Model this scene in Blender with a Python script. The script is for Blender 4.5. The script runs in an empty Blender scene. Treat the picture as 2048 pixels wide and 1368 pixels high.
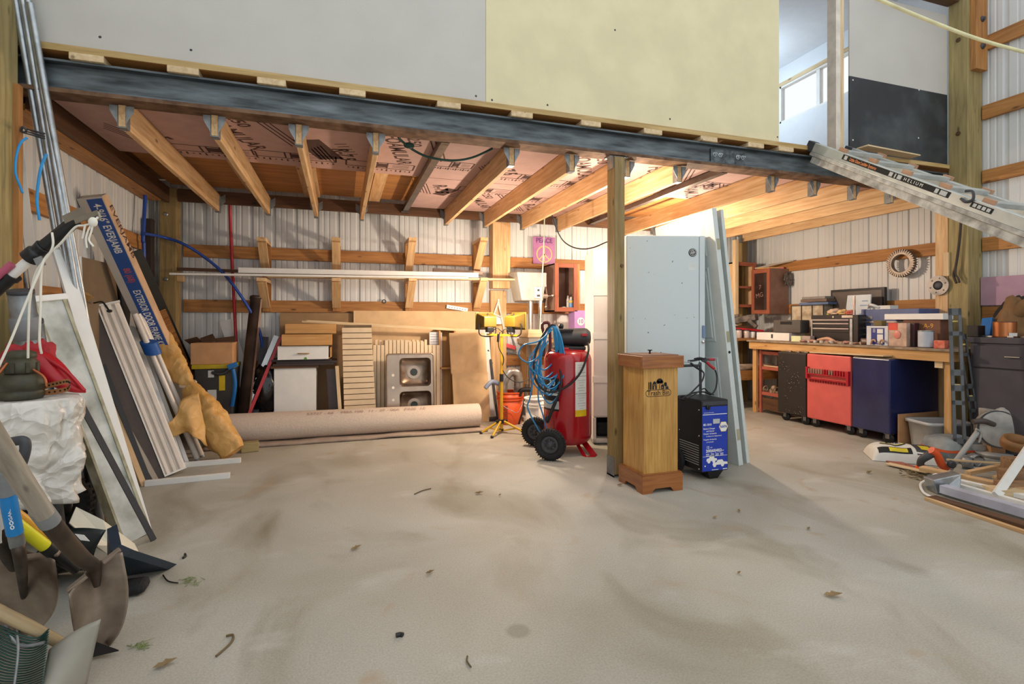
import bpy, math, random
from mathutils import Vector as V, Matrix, noise
rng = random.Random(11)
PI = math.pi
SC = bpy.context.scene
COL = SC.collection
# ---------------------------------------------------------------- camera model (u = along the loft beam, v = towards the back wall, h = up)
FPX, CX, HY, CAMH = 1040.0, 1024.0, 641.0, 1.2
TH = math.atan2(342, 1040)
FW = V((math.sin(TH), math.cos(TH), 0)); RT = V((math.cos(TH), -math.sin(TH), 0))
CAM = V((0, 0, CAMH))
def ray(px, py): return FW + RT * ((px - CX) / FPX) + V((0, 0, (HY - py) / FPX))
def Z(px, py, z): return CAM + ray(px, py) * z            # a point z metres in front of the camera plane
def H(px, py, h=0.0):
    r = ray(px, py); return CAM + r * ((h - CAMH) / r.z)   # on the horizontal plane at height h
def VP(px, py, v):
    r = ray(px, py); return CAM + r * (v / r.y)            # on a plane parallel to the back wall
def UP(px, py, u):
    r = ray(px, py); return CAM + r * (u / r.x)            # on a plane parallel to the side walls
cam = bpy.data.objects.new('camera', bpy.data.cameras.new('camera'))
COL.objects.link(cam); SC.camera = cam
cam.location = CAM; cam.rotation_euler = (PI / 2, 0, -TH)
cam.data.sensor_width = 36; cam.data.lens = 36 * FPX / 2048; cam.data.shift_y = -(684 - HY) / 2048
cam.data.clip_start = 0.05; cam.data.clip_end = 200
# ---------------------------------------------------------------- materials
def lin(hx):
    hx = hx.lstrip('#')
    c = [int(hx[i:i + 2], 16) / 255 for i in (0, 2, 4)]
    return [x / 12.92 if x <= .04045 else ((x + .055) / 1.055) ** 2.4 for x in c] + [1]
MATS = {}
def _base(name):
    m = bpy.data.materials.new(name); m.use_nodes = True
    n = m.node_tree.nodes; l = m.node_tree.links
    return m, n, l, n['Principled BSDF']
def _ramp(n, stops):
    r = n.new('ShaderNodeValToRGB'); e = r.color_ramp.elements
    while len(e) < len(stops): e.new(.5)
    for k, (p, c) in enumerate(stops): e[k].position = p; e[k].color = c
    return r
def _coord(n, l, sc):
    a = n.new('ShaderNodeAttribute'); a.attribute_name = 'lc'
    mp = n.new('ShaderNodeMapping'); mp.inputs['Scale'].default_value = sc
    l.new(a.outputs['Vector'], mp.inputs['Vector']); return mp
def plain(name, hx, rough=.6, metal=0., var=.12, scale=9., bump=0., spec=None, alpha=None, trans=0., coat=0., sc=(1, 1, 1), hx2=None, lo=.35, hi=.65):
    if name in MATS: return MATS[name]
    m, n, l, b = _base(name)
    c = lin(hx)
    tx = n.new('ShaderNodeTexNoise'); tx.inputs['Scale'].default_value = scale; tx.inputs['Detail'].default_value = 6
    mp = _coord(n, l, sc); l.new(mp.outputs[0], tx.inputs['Vector'])
    if hx2: a, d = c, lin(hx2)
    else:
        a = [max(0, x * (1 - var)) for x in c[:3]] + [1]; d = [min(1, x * (1 + var)) for x in c[:3]] + [1]
    r = _ramp(n, [(lo, a), (hi, d)])
    l.new(tx.outputs['Fac'], r.inputs['Fac']); l.new(r.outputs['Color'], b.inputs['Base Color'])
    b.inputs['Roughness'].default_value = rough; b.inputs['Metallic'].default_value = metal
    if spec is not None: b.inputs['Specular IOR Level'].default_value = spec
    if alpha is not None: b.inputs['Alpha'].default_value = alpha
    if trans: b.inputs['Transmission Weight'].default_value = trans
    if coat: b.inputs['Coat Weight'].default_value = coat
    if bump:
        bp = n.new('ShaderNodeBump'); bp.inputs['Strength'].default_value = bump; bp.inputs['Distance'].default_value = .01
        l.new(tx.outputs['Fac'], bp.inputs['Height']); l.new(bp.outputs['Normal'], b.inputs['Normal'])
    MATS[name] = m; return m
def wood(name, dark, light, rough=.65, scale=1., knots=True, coat=0., mid=None):
    if name in MATS: return MATS[name]
    m, n, l, b = _base(name)
    mp = _coord(n, l, (1.2 * scale, 16 * scale, 16 * scale))
    t = n.new('ShaderNodeTexNoise'); t.inputs['Scale'].default_value = 2.2; t.inputs['Detail'].default_value = 7; t.inputs['Distortion'].default_value = .6
    l.new(mp.outputs[0], t.inputs['Vector'])
    r = _ramp(n, [(.28, lin(dark)), (.72, lin(light))])
    l.new(t.outputs['Fac'], r.inputs['Fac'])
    out = r.outputs['Color']
    mp2 = _coord(n, l, (1.5 * scale, 2 * scale, 2 * scale))
    t2 = n.new('ShaderNodeTexNoise'); t2.inputs['Scale'].default_value = 1.6; l.new(mp2.outputs[0], t2.inputs['Vector'])
    mx = n.new('ShaderNodeMix'); mx.data_type = 'RGBA'; mx.blend_type = 'MULTIPLY'; mx.inputs['Factor'].default_value = .35
    rr = _ramp(n, [(.3, (.55, .5, .45, 1)), (.7, (1, 1, 1, 1))]); l.new(t2.outputs['Fac'], rr.inputs['Fac'])
    l.new(out, mx.inputs['A']); l.new(rr.outputs['Color'], mx.inputs['B']); out = mx.outputs['Result']
    if knots:
        mp3 = _coord(n, l, (3.2 * scale, 9 * scale, 9 * scale))
        vo = n.new('ShaderNodeTexVoronoi'); vo.inputs['Scale'].default_value = 1.0; l.new(mp3.outputs[0], vo.inputs['Vector'])
        kr = _ramp(n, [(.05, (1, 1, 1, 1)), (.13, (0, 0, 0, 1))]); l.new(vo.outputs['Distance'], kr.inputs['Fac'])
        mk = n.new('ShaderNodeMix'); mk.data_type = 'RGBA'; l.new(kr.outputs['Color'], mk.inputs['Factor'])
        l.new(out, mk.inputs['A']); mk.inputs['B'].default_value = [x * .45 for x in lin(dark)[:3]] + [1]; out = mk.outputs['Result']
    l.new(out, b.inputs['Base Color']); b.inputs['Roughness'].default_value = rough
    if coat: b.inputs['Coat Weight'].default_value = coat
    MATS[name] = m; return m
# ---------------------------------------------------------------- mesh builder
ORG = {}
def cm(pts, n=6, closed=False):
    if len(pts) < 3 or n <= 1: return [V(p) for p in pts]
    P = [V(p) for p in pts]; out = []; N = len(P)
    for i in range(N if closed else N - 1):
        p0 = P[(i - 1) % N] if closed or i > 0 else P[0]; p1 = P[i]; p2 = P[(i + 1) % N]
        p3 = P[(i + 2) % N] if closed or i + 2 < N else P[-1]
        for k in range(n):
            t = k / n
            out.append(.5 * ((2 * p1) + (p2 - p0) * t + (2 * p0 - 5 * p1 + 4 * p2 - p3) * t * t + (3 * p1 - p0 - 3 * p2 + p3) * t ** 3))
    if not closed: out.append(P[-1])
    return out
def frame(o, x, z):
    x = V(x).normalized(); z = V(z); z = (z - x * z.dot(x))
    if z.length < 1e-6: z = x.orthogonal()
    z.normalize(); y = z.cross(x)
    m = Matrix((x, y, z)).transposed().to_4x4(); m.translation = V(o); return m
def LF(p, deg=0.): return Matrix.Translation(V(p)) @ Matrix.Rotation(math.radians(deg), 4, 'Z')
_tc = {}
def text_geo(s, size, bold=0.0, align='CENTER', xs=1.0):
    k = (s, size, bold, align, xs)
    if k in _tc: return _tc[k]
    c = bpy.data.curves.new('t', 'FONT'); c.body = s; c.size = size; c.align_x = align; c.align_y = 'CENTER'; c.offset = bold * size
    c.resolution_u = 3
    o = bpy.data.objects.new('t', c); COL.objects.link(o)
    dg = bpy.context.evaluated_depsgraph_get(); me = o.evaluated_get(dg).to_mesh()
    vs = [V((v.co.x * xs, v.co.y, 0)) for v in me.vertices]; fs = [list(p.vertices) for p in me.polygons]
    o.evaluated_get(dg).to_mesh_clear(); bpy.data.objects.remove(o); bpy.data.curves.remove(c)
    _tc[k] = (vs, fs); return vs, fs
class MB:
    def __init__(s, M=None): s.v = []; s.f = []; s.l = []; s.sm = []; s.M = M
    def add(s, vs, fs, smooth=False, lc=None, M=None):
        b = len(s.v); off = V((rng.uniform(0, 40), rng.uniform(0, 40), rng.uniform(0, 40)))
        for i, p in enumerate(vs):
            p = V(p); q = V(lc[i]) if lc else p.copy()
            if M is not None: p = M @ p
            if s.M is not None: p = s.M @ p
            s.v.append(p); s.l.append(q + off)
        s.f += [[b + i for i in f] for f in fs]; s.sm += [smooth] * len(fs); return s
    def box(s, x0, x1, y0, y1, z0, z1, M=None):
        if x1 < x0: x0, x1 = x1, x0
        if y1 < y0: y0, y1 = y1, y0
        if z1 < z0: z0, z1 = z1, z0
        vs = [V((x, y, z)) for x in (x0, x1) for y in (y0, y1) for z in (z0, z1)]
        d = (x1 - x0, y1 - y0, z1 - z0); o = sorted(range(3), key=lambda i: -d[i])
        lc = [V((p[o[0]], p[o[1]], p[o[2]])) for p in vs]
        return s.add(vs, [(0, 1, 3, 2), (4, 6, 7, 5), (0, 4, 5, 1), (2, 3, 7, 6), (0, 2, 6, 4), (1, 5, 7, 3)], lc=lc, M=M)
    def bar(s, p0, p1, w, t, n=(0, 0, 1)):
        p0, p1 = V(p0), V(p1); L = (p1 - p0).length
        return s.box(-L / 2, L / 2, -w / 2, w / 2, -t / 2, t / 2, M=frame((p0 + p1) / 2, p1 - p0, n))
    def hexa(s, bot, top):     # 4 bottom + 4 top corners, ccw from above
        return s.add(list(bot) + list(top), [(3, 2, 1, 0), (4, 5, 6, 7), (0, 1, 5, 4), (1, 2, 6, 5), (2, 3, 7, 6), (3, 0, 4, 7)])
    def loft(s, rings, cap=True, closed=False, smooth=True, M=None, lc=None):
        n = len(rings[0]); vs = [p for r in rings for p in r]; fs = []; R = len(rings)
        for i in range(R if closed else R - 1):
            a = i * n; b = ((i + 1) % R) * n
            for k in range(n): fs.append((a + k, a + (k + 1) % n, b + (k + 1) % n, b + k))
        s.add(vs, fs, smooth, lc=lc, M=M)
        if cap and not closed:
            s.add(rings[0], [list(range(n))[::-1]], False, M=M); s.add(rings[-1], [list(range(n))], False, M=M)
        return s
    def tube(s, pts, r, n=8, smooth=6, closed=False, cap=True):
        P = cm(pts, smooth, closed); N = len(P); rs = r if isinstance(r, (list, tuple)) else None
        t0 = (P[1] - P[0]).normalized(); nrm = t0.orthogonal().normalized(); rings = []; lcs = []; d = 0
        for i, p in enumerate(P):
            t = ((P[(i + 1) % N] if closed or i < N - 1 else P[i]) - (P[i - 1] if closed or i > 0 else P[i]))
            t = t.normalized() if t.length > 1e-9 else t0
            nrm = nrm - t * nrm.dot(t); nrm = nrm.normalized() if nrm.length > 1e-6 else t.orthogonal().normalized()
            bi = t.cross(nrm); t0 = t
            if rs:
                q = i / (N - 1) * (len(rs) - 1); k = min(int(q), len(rs) - 2); rr = rs[k] + (rs[k + 1] - rs[k]) * (q - k)
            else: rr = r
            if i: d += (P[i] - P[i - 1]).length
            rings.append([p + (nrm * math.cos(2 * PI * j / n) + bi * math.sin(2 * PI * j / n)) * rr for j in range(n)])
            lcs += [V((d, math.cos(2 * PI * j / n) * rr, math.sin(2 * PI * j / n) * rr)) for j in range(n)]
        return s.loft(rings, cap, closed, lc=lcs)
    def lathe(s, prof, M=None, n=24, smooth=True):
        rings = [[V((max(r, 1e-4) * math.cos(2 * PI * k / n), max(r, 1e-4) * math.sin(2 * PI * k / n), z)) for k in range(n)] for r, z in prof]
        return s.loft(rings, True, False, smooth, M=M)
    def cyl(s, p0, p1, r, n=16, r2=None):
        p0, p1 = V(p0), V(p1); M = frame(p0, (p1 - p0).orthogonal(), p1 - p0)
        return s.lathe([(r, 0), (r2 if r2 else r, (p1 - p0).length)], M=M, n=n)
    def ring(s, r0, r1, h, M=None, n=32):
        return s.loft([[V((r * math.cos(a), r * math.sin(a), z)) for r, z in ((r0, 0), (r1, 0), (r1, h), (r0, h))] for a in [2 * PI * k / n for k in range(n)]], closed=True, smooth=False, M=M)
    def prism(s, poly, z0, z1, M=None, smooth=False):
        n = len(poly); a = [V((x, y, z0)) for x, y in poly]; b = [V((x, y, z1)) for x, y in poly]
        s.add(a + b, [(i, (i + 1) % n, n + (i + 1) % n, n + i) for i in range(n)], smooth, M=M)
        return s.add(a + b, [list(range(n))[::-1], list(range(n, 2 * n))], False, M=M)
    def grid(s, fn, nu, nv, smooth=True, M=None):
        vs = [V(fn(i / nu, j / nv)) for j in range(nv + 1) for i in range(nu + 1)]
        fs = [(j * (nu + 1) + i, j * (nu + 1) + i + 1, (j + 1) * (nu + 1) + i + 1, (j + 1) * (nu + 1) + i) for j in range(nv) for i in range(nu)]
        return s.add(vs, fs, smooth, M=M)
    def blob(s, c, rx, ry, rz, n=14, amp=.0, fr=3., M=None, flat=None):
        rings = []
        for i in range(1, n):
            th = PI * i / n; ring = []
            for k in range(2 * n):
                ph = PI * k / n; d = V((math.sin(th) * math.cos(ph), math.sin(th) * math.sin(ph), math.cos(th)))
                f = 1 + amp * noise.noise(d * fr + V(c) * 3.1)
                z = d.z * rz * f
                if flat is not None: z = max(z, -flat)
                ring.append(V(c) + V((d.x * rx * f, d.y * ry * f, z)))
            rings.append(ring[::-1])
        return s.loft(rings, True, M=M)
    def text(s, t, size, M, bold=0., align='CENTER', xs=1.0):
        vs, fs = text_geo(t, size, bold, align, xs)
        return s.add(vs, fs, False, M=M)
    def cover(s, M, w, h, z=0):
        return s.add([(-w / 2, -h / 2, z), (w / 2, -h / 2, z), (w / 2, h / 2, z), (-w / 2, h / 2, z)], [(0, 1, 2, 3)], M=M)
    def out(s, name, mat, parent=None, bevel=0., solid=0., sub=0, ctr=False):
        xs = [p.x for p in s.v]; ys = [p.y for p in s.v]; zs = [p.z for p in s.v]
        o = V(((min(xs) + max(xs)) / 2, (min(ys) + max(ys)) / 2, min(zs)))
        me = bpy.data.meshes.new(name); me.from_pydata([tuple(p - o) for p in s.v], [], s.f)
        me.polygons.foreach_set('use_smooth', s.sm)
        at = me.attributes.new('lc', 'FLOAT_VECTOR', 'POINT'); at.data.foreach_set('vector', [c for q in s.l for c in q])
        me.materials.append(mat); me.update()
        ob = bpy.data.objects.new(name, me); COL.objects.link(ob)
        if parent is not None: ob.parent = parent; ob.location = o - ORG[parent.name]
        else: ob.location = o
        ORG[ob.name] = o
        if bevel:
            b = ob.modifiers.new('bevel', 'BEVEL'); b.width = bevel; b.segments = 2; b.limit_method = 'ANGLE'; b.angle_limit = .6; b.use_clamp_overlap = True
        if solid:
            b = ob.modifiers.new('solid', 'SOLIDIFY'); b.thickness = solid; b.offset = 0
        if sub:
            b = ob.modifiers.new('sub', 'SUBSURF'); b.levels = sub; b.render_levels = sub
        return ob
LABELS = {}
def tag(o, label, cat, group=None):
    o['label'] = label; o['category'] = cat
    if group: o['group'] = group
    return o
def T(name, loc, label, cat, group=None):
    o = bpy.data.objects.new(name, None); COL.objects.link(o); o.empty_display_size = .05; o.location = loc
    ORG[o.name] = V(loc); return tag(o, label, cat, group)
def one(mb, name, mat, label, cat, group=None, **k): return tag(mb.out(name, mat, **k), label, cat, group)
def struct(mb, name, mat, parent=None, **k):
    o = mb.out(name, mat, parent, **k)
    if parent is None: o['kind'] = 'structure'
    return o
def copy_tree(o, loc, label=None, parent=None):
    c = o.copy(); COL.objects.link(c); c.parent = parent
    if parent is None:
        c.location = loc
        if label: c['label'] = label
    for ch in list(o.children): copy_tree(ch, None, None, c)
    return c
# ---------------------------------------------------------------- the palette
W_JOIST = wood('fir_joist', '#c0935f', '#e6c496')
W_GIRT = wood('fir_girt', '#935f2e', '#bf894c')
W_LEDGER = wood('dark_ledger', '#4a3220', '#6e4a2c')
W_DECK = wood('deck_plywood', '#9a6430', '#c48a4c', scale=.6)
W_PT = wood('treated_post', '#85764a', '#ad9c6a')
W_POST = wood('brown_post', '#80693f', '#a68e5b')
W_PALE = wood('pale_stud', '#c9ab80', '#e6d0a8')
W_OAK = wood('oak_panel', '#b07d35', '#d3a458', scale=1.6, knots=False, rough=.4, coat=.2)
W_TRIM = wood('mahogany_trim', '#824822', '#ad6d33', rough=.35, knots=False, coat=.3)
W_CAB = wood('red_brown_cabinet', '#8a4a33', '#aa6247', knots=False)
W_HARD = plain('hardboard', '#9a7b56', var=.08, rough=.7)
W_MDF = plain('tan_fibreboard', '#cfae82', var=.07, rough=.7)
W_BENCH = wood('bench_lumber', '#b98a4e', '#dcb27a')
W_BENCHTOP = plain('worn_bench_top', '#8f7d68', var=.3, scale=14, rough=.75)
W_OLD = wood('weathered_wood', '#8a8172', '#b9b0a0', scale=1.5)
W_DRAWER = wood('maple_drawer', '#c08b4c', '#d8a768', knots=False)
STEEL = plain('mill_steel', '#3c4042', rough=.5, metal=.55, var=.3, scale=5, sc=(5, 5, .8), hx2='#7e878b', lo=.3, hi=.8)
RUST = plain('rusty_flange', '#5a3f2c', rough=.75, metal=.3, hx2='#7d6048', scale=14)
GALV = plain('galvanized', '#aeb4b8', rough=.38, metal=.85, var=.15, scale=20)
GALVD = plain('dull_galvanized', '#8b8f90', rough=.5, metal=.7, var=.2, scale=18)
ALU = plain('aluminium', '#c4c9c9', rough=.38, metal=.7, var=.08, scale=12)
ALUD = plain('dirty_aluminium', '#a9a69c', rough=.55, metal=.5, var=.25, scale=10, hx2='#c9c7c0')
CHROME = plain('bright_metal', '#d8d6d2', rough=.22, metal=.95, var=.05)
BLACK = plain('black_plastic', '#17181a', rough=.45, var=.2)
BLACKM = plain('black_rubber', '#1b1b1c', rough=.8, var=.3, bump=.3, scale=40)
DGREY = plain('dark_grey', '#3a3b3f', rough=.55, var=.15)
GREY = plain('mid_grey', '#7d7f80', rough=.6, var=.12)
LGREY = plain('light_grey', '#b9bbb9', rough=.6, var=.1)
WHITE = plain('white_paint', '#e4e3de', rough=.45, var=.03)
WHITEP = plain('white_plastic', '#e8e6e0', rough=.4, var=.04)
CREAM = plain('cream_plastic', '#e3ddc8', rough=.5, var=.04)
INK = plain('black_ink', '#121212', rough=.7, var=.02)
INKB = plain('brown_ink', '#4d3530', rough=.9, var=.05)
WINK = plain('white_print', '#eceae4', rough=.6, var=.02)
PAPER = plain('paper_label', '#dcdcd6', rough=.8, var=.04)
CARD = plain('cardboard', '#c39468', rough=.85, var=.08)
def crumple(name, hx, hx2, rough, s1, st):
    m, n, l, b = _base(name); g = n.new('ShaderNodeNewGeometry'); tx = n.new('ShaderNodeTexNoise'); tx.inputs['Scale'].default_value = s1 * .7; l.new(g.outputs['Position'], tx.inputs['Vector'])
    ad = n.new('ShaderNodeMix'); ad.data_type = 'RGBA'; ad.blend_type = 'LINEAR_LIGHT'; ad.inputs['Factor'].default_value = .12; l.new(g.outputs['Position'], ad.inputs['A']); l.new(tx.outputs['Color'], ad.inputs['B'])
    hs = []
    for s_ in (s1, s1 * 2.3):
        v = n.new('ShaderNodeTexVoronoi'); v.inputs['Scale'].default_value = s_; l.new(ad.outputs['Result'], v.inputs['Vector']); hs.append(v.outputs['Distance'])
    mm = n.new('ShaderNodeMath'); mm.operation = 'MULTIPLY_ADD'; l.new(hs[1], mm.inputs[0]); mm.inputs[1].default_value = .45; l.new(hs[0], mm.inputs[2])
    bp = n.new('ShaderNodeBump'); bp.inputs['Strength'].default_value = st; bp.inputs['Distance'].default_value = .06; l.new(mm.outputs[0], bp.inputs['Height']); l.new(bp.outputs['Normal'], b.inputs['Normal'])
    r = _ramp(n, [(.3, lin(hx)), (.7, lin(hx2))]); l.new(tx.outputs['Fac'], r.inputs['Fac']); l.new(r.outputs['Color'], b.inputs['Base Color']); b.inputs['Roughness'].default_value = rough
    return m
KRAFT = crumple('kraft_paper', '#c6944e', '#d9ac68', .5, 6, .38)
RED = plain('red_plastic', '#b01722', rough=.4, var=.12)
REDP = plain('red_enamel', '#a3121c', rough=.22, var=.08, coat=.4)
BLUE = plain('blue_plastic', '#1565a8', rough=.4, var=.1)
YEL = plain('yellow_plastic', '#d9b916', rough=.45, var=.1)
YELM = plain('yellow_lamp_paint', '#c59a17', rough=.4, var=.1)
ORANGE = plain('orange_plastic', '#dd5a2a', rough=.45, var=.08)
GREEN = plain('green_cord', '#123c30', rough=.6, var=.1)
NAVY = plain('navy_enamel', '#232a55', rough=.3, var=.2, scale=4, coat=.3)
PINKF = plain('pink_foam', '#bb9a92', rough=.85, var=.05)
SKYB = plain('blue_twine', '#2e8fd0', rough=.7, var=.1)
ROPEW = plain('white_rope', '#e6e2d4', rough=.8, var=.06)
WB, UL, UR, BV = 6.40, -1.86, 5.93, 3.588
# ---------------------------------------------------------------- floor
def concrete():
    m, n, l, b = _base('concrete_floor')
    g = n.new('ShaderNodeNewGeometry')
    def nz(scale, det, sc=(1, 1, 1), dist=0):
        mp = n.new('ShaderNodeMapping'); mp.inputs['Scale'].default_value = sc; l.new(g.outputs['Position'], mp.inputs['Vector'])
        t = n.new('ShaderNodeTexNoise'); t.inputs['Scale'].default_value = scale; t.inputs['Detail'].default_value = det; t.inputs['Distortion'].default_value = dist
        l.new(mp.outputs[0], t.inputs['Vector']); return t.outputs['Fac']
    def mixc(fac, a, bcol, mode='MIX'):
        x = n.new('ShaderNodeMix'); x.data_type = 'RGBA'; x.blend_type = mode
        if isinstance(fac, float): x.inputs['Factor'].default_value = fac
        else: l.new(fac, x.inputs['Factor'])
        for k, q in (('A', a), ('B', bcol)):
            if isinstance(q, (list, tuple)): x.inputs[k].default_value = q
            else: l.new(q, x.inputs[k])
        return x.outputs['Result']
    r1 = _ramp(n, [(.3, lin('#a09a8b')), (.7, lin('#bcb9ae'))]); l.new(nz(.9, 8, dist=.4), r1.inputs['Fac'])
    r2 = _ramp(n, [(.52, (0, 0, 0, 1)), (.75, (1, 1, 1, 1))]); l.new(nz(1.7, 10, (1, .55, 1), .8), r2.inputs['Fac'])
    c = mixc(r2.outputs['Color'], r1.outputs['Color'], lin('#8a826c'))
    r3 = _ramp(n, [(.6, (0, 0, 0, 1)), (.8, (.8, .8, .8, 1))]); l.new(nz(3.2, 9, (.6, 1, 1), .3), r3.inputs['Fac'])
    c = mixc(r3.outputs['Color'], c, lin('#c6c5bd'))
    r4 = _ramp(n, [(.32, (.66, .66, .66, 1)), (.68, (1.10, 1.10, 1.10, 1))]); l.new(nz(130, 8), r4.inputs['Fac'])
    c = mixc(.5, c, r4.outputs['Color'], 'MULTIPLY')
    r5 = _ramp(n, [(.62, (0, 0, 0, 1)), (.72, (.7, .7, .7, 1))]); l.new(nz(2.3, 12, (1, 1, 1), 1.5), r5.inputs['Fac'])
    c = mixc(r5.outputs['Color'], c, lin('#a6937b'))
    # the round dried stain in the middle of the floor
    p = H(1036, 1262)
    vm = n.new('ShaderNodeVectorMath'); vm.operation = 'DISTANCE'; l.new(g.outputs['Position'], vm.inputs[0]); vm.inputs[1].default_value = p
    rs = _ramp(n, [(.035, (.45, .45, .45, 1)), (.055, (0, 0, 0, 1))]); l.new(vm.outputs['Value'], rs.inputs['Fac'])
    c = mixc(rs.outputs['Color'], c, lin('#6e6858'))
    l.new(c, b.inputs['Base Color'])
    b.inputs['Roughness'].default_value = .62
    bp = n.new('ShaderNodeBump'); bp.inputs['Strength'].default_value = .05; bp.inputs['Distance'].default_value = .006
    l.new(nz(30, 6), bp.inputs['Height']); l.new(bp.outputs['Normal'], b.inputs['Normal'])
    return m
struct(MB().box(-3.2, UR + .3, -1.5, WB + .3, -.12, 0), 'floor', concrete())
# ---------------------------------------------------------------- ribbed steel siding
SIDING = plain('white_siding', '#cfd0cf', rough=.42, var=.03, scale=3)
def siding(name, p0, d, L, h0, h1, outn, cut=None):
    prof = []; x = 0.0; P = .2286
    while x < L:
        for q, y in ((.0, .0), (.02, .0), (.03, .016), (.062, .016), (.072, .0), (.108, 0), (.113, .0045), (.127, .0045), (.132, 0), (.165, 0), (.17, .0045), (.184, .0045), (.189, 0)):
            if x + q <= L: prof.append((x + q, y))
        x += P
    prof.append((L, 0)); mb = MB(); d = V(d); o = V(outn)
    vs = []; fs = []
    for x, y in prof:
        for h in (h0, h1): vs.append(V(p0) + d * x + o * y + V((0, 0, h)))
    k = len(prof)
    for x, y in prof:
        for h in (h0, h1): vs.append(V(p0) + d * x + o * (y + .03) + V((0, 0, h)))
    for i in range(k - 1):
        a = 2 * i; fs.append((a, a + 2, a + 3, a + 1)); c = 2 * k + a; fs.append((c, c + 1, c + 3, c + 2))
        fs.append((a + 1, a + 3, c + 3, c + 1)); fs.append((a, c, c + 2, a + 2))
    mb.add(vs, fs); return struct(mb, name, SIDING)
siding('wall_back', (UL - .05, WB, 0), (1, 0, 0), UR - UL + .1, 0, 2.69, (0, 1, 0))
siding('wall_left', (UL, -1.2, 0), (0, 1, 0), WB + 1.25, 0, 4.9, (-1, 0, 0))
siding('wall_right', (UR, -1.2, 0), (0, 1, 0), 4.75, 0, 5.0, (1, 0, 0))
siding('wall_right', (UR, 3.55, 0), (0, 1, 0), WB - 3.55, 0, 2.7, (1, 0, 0))
# ---------------------------------------------------------------- girts
def girt(mb, nm, lab): return one(mb, nm, W_GIRT, lab, 'girt', bevel=.004)
GH = ((1.29, 1.425, 'lower'), (1.88, 2.015, 'upper'))
for a, b, w in GH:
    girt(MB().box(-1.60, 5.62, WB - .04, WB - .001, a, b), 'wall_girt', f'{w} horizontal wooden girt across the back wall siding')
    girt(MB().box(UL + .001, UL + .04, .4, 6.0, a, b), 'wall_girt', f'{w} horizontal wooden girt on the left wall siding')
    girt(MB().box(UR - .04, UR - .001, 3.66, 6.0, a, b), 'wall_girt', f'{w} horizontal wooden girt on the siding above the workbench')
girt(MB().box(-1.0, 5.0, WB - .04, WB - .001, .62, .755), 'wall_girt', 'lowest horizontal wooden girt behind the items on the back wall')
for a, b, w in ((1.2, 1.335, 'lowest girt right of the big post, behind the dark cabinet'), (1.867, 2.0, 'girt right of the big post just under the ladder rail'), (2.525, 2.65, 'girt right of the big post just above the ladder rail'), (3.14, 3.275, 'girt right of the big post level with the black panel'), (3.80, 3.937, 'topmost girt right of the big post, by the bolted block')):
    girt(MB().box(UR - .04, UR - .001, -1.0, 3.36, a, b), 'wall_girt', 'horizontal wooden ' + w)
# ---------------------------------------------------------------- posts
one(MB().box(-1.86, -1.655, 3.30, 3.50, 0, 4.9), 'timber_post', W_PT, 'greenish treated timber post at the left end of the steel beam', 'post', bevel=.006)
one(MB().box(-1.655, -1.63, 3.45, 3.49, 1.0, 2.46), 'nailer_strip', W_GIRT, 'orange nailer strip on the side of the greenish left post', 'strip')
t = T('corner_post', (-1.68, 6.2, 0), 'dark timber post standing in the back left corner', 'post')
MB().box(-1.75, -1.60, 6.12, 6.30, 0, 2.55).out('shaft', W_POST, t, bevel=.005)
m = MB()
for h in (2.28, 1.62): m.lathe([(.02, 0), (.02, .006), (.012, .01)], M=frame((-1.69, 6.12, h), (1, 0, 0), (0, -1, 0)), n=12)
m.out('bolt', GALV, t)
MB().box(-1.60, -1.54, 6.14, 6.19, 1.60, 1.66).out('nailing_block', W_JOIST, t, bevel=.003)
one(MB().bar((-1.80, 5.98, 0), (-1.80, 6.0, 2.2), .1, .07, (1, 0, 0)), 'dark_plank', plain('dark_stain', '#2b2320', rough=.6), 'dark narrow plank standing upright in the back left corner', 'plank', bevel=.004)
p = VP(985, 500, 6.22); q = VP(1020, 500, 6.22)
one(MB().box(p.x, q.x, 6.205, 6.359, 1.60, 2.43), 'short_post', W_JOIST, 'short thick wooden post hanging at the middle of the back wall', 'post', bevel=.006)
one(MB().box(p.x, q.x - .02, 6.30, 6.359, .0, 1.58), 'wall_post', W_JOIST, 'lower wooden wall post behind the yellow work lights', 'post', bevel=.006)
t = T('support_post', (2.025, 3.59, 0), 'brown square timber post holding up the middle of the steel beam', 'post')
MB().box(1.985, 2.072, 3.525, 3.645, .02, 2.455).out('shaft', W_POST, t, bevel=.004)
m = MB(); m.box(1.979, 1.985, 3.53, 3.64, .0, .15); m.box(2.072, 2.078, 3.53, 3.64, .0, .15); m.box(1.979, 2.078, 3.53, 3.64, 0, .012); m.out('post_base_bracket', GALVD, t)
m = MB(); m.box(1.978, 1.984, 3.54, 3.63, 2.37, 2.464); m.box(2.073, 2.079, 3.54, 3.63, 2.37, 2.464); m.box(1.95, 2.11, 3.54, 3.63, 2.457, 2.464); m.out('post_cap_bracket', GALVD, t)
m = MB(); m.lathe([(.014, 0), (.012, .01)], M=frame((2.045, 3.525, 1.62), (1, 0, 0), (0, -1, 0)), n=10); m.out('nail_head', RUST, t)
t = T('big_timber_post', (5.8, 3.45, 0), 'thick timber post on the right with a bolted block at the top', 'post')
MB().box(5.71, 5.92, 3.37, 3.54, 0, 4.5).out('shaft', W_PT, t, bevel=.006)
MB().box(5.71, 5.80, 3.545, 3.66, 0, 2.45).out('bearing_stud', W_JOIST, t, bevel=.004)
MB().box(5.74, 5.90, 3.315, 3.37, 3.60, 4.6).out('bolted_block', W_GIRT, t, bevel=.004)
for h in (3.82, 4.08):
    m = MB(); m.lathe([(.028, 0), (.028, .006), (.018, .01), (.016, .022)], M=frame((5.82, 3.315, h), (1, 0, 0), (0, -1, 0)), n=14); m.out('bolt', DGREY, t)
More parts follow.
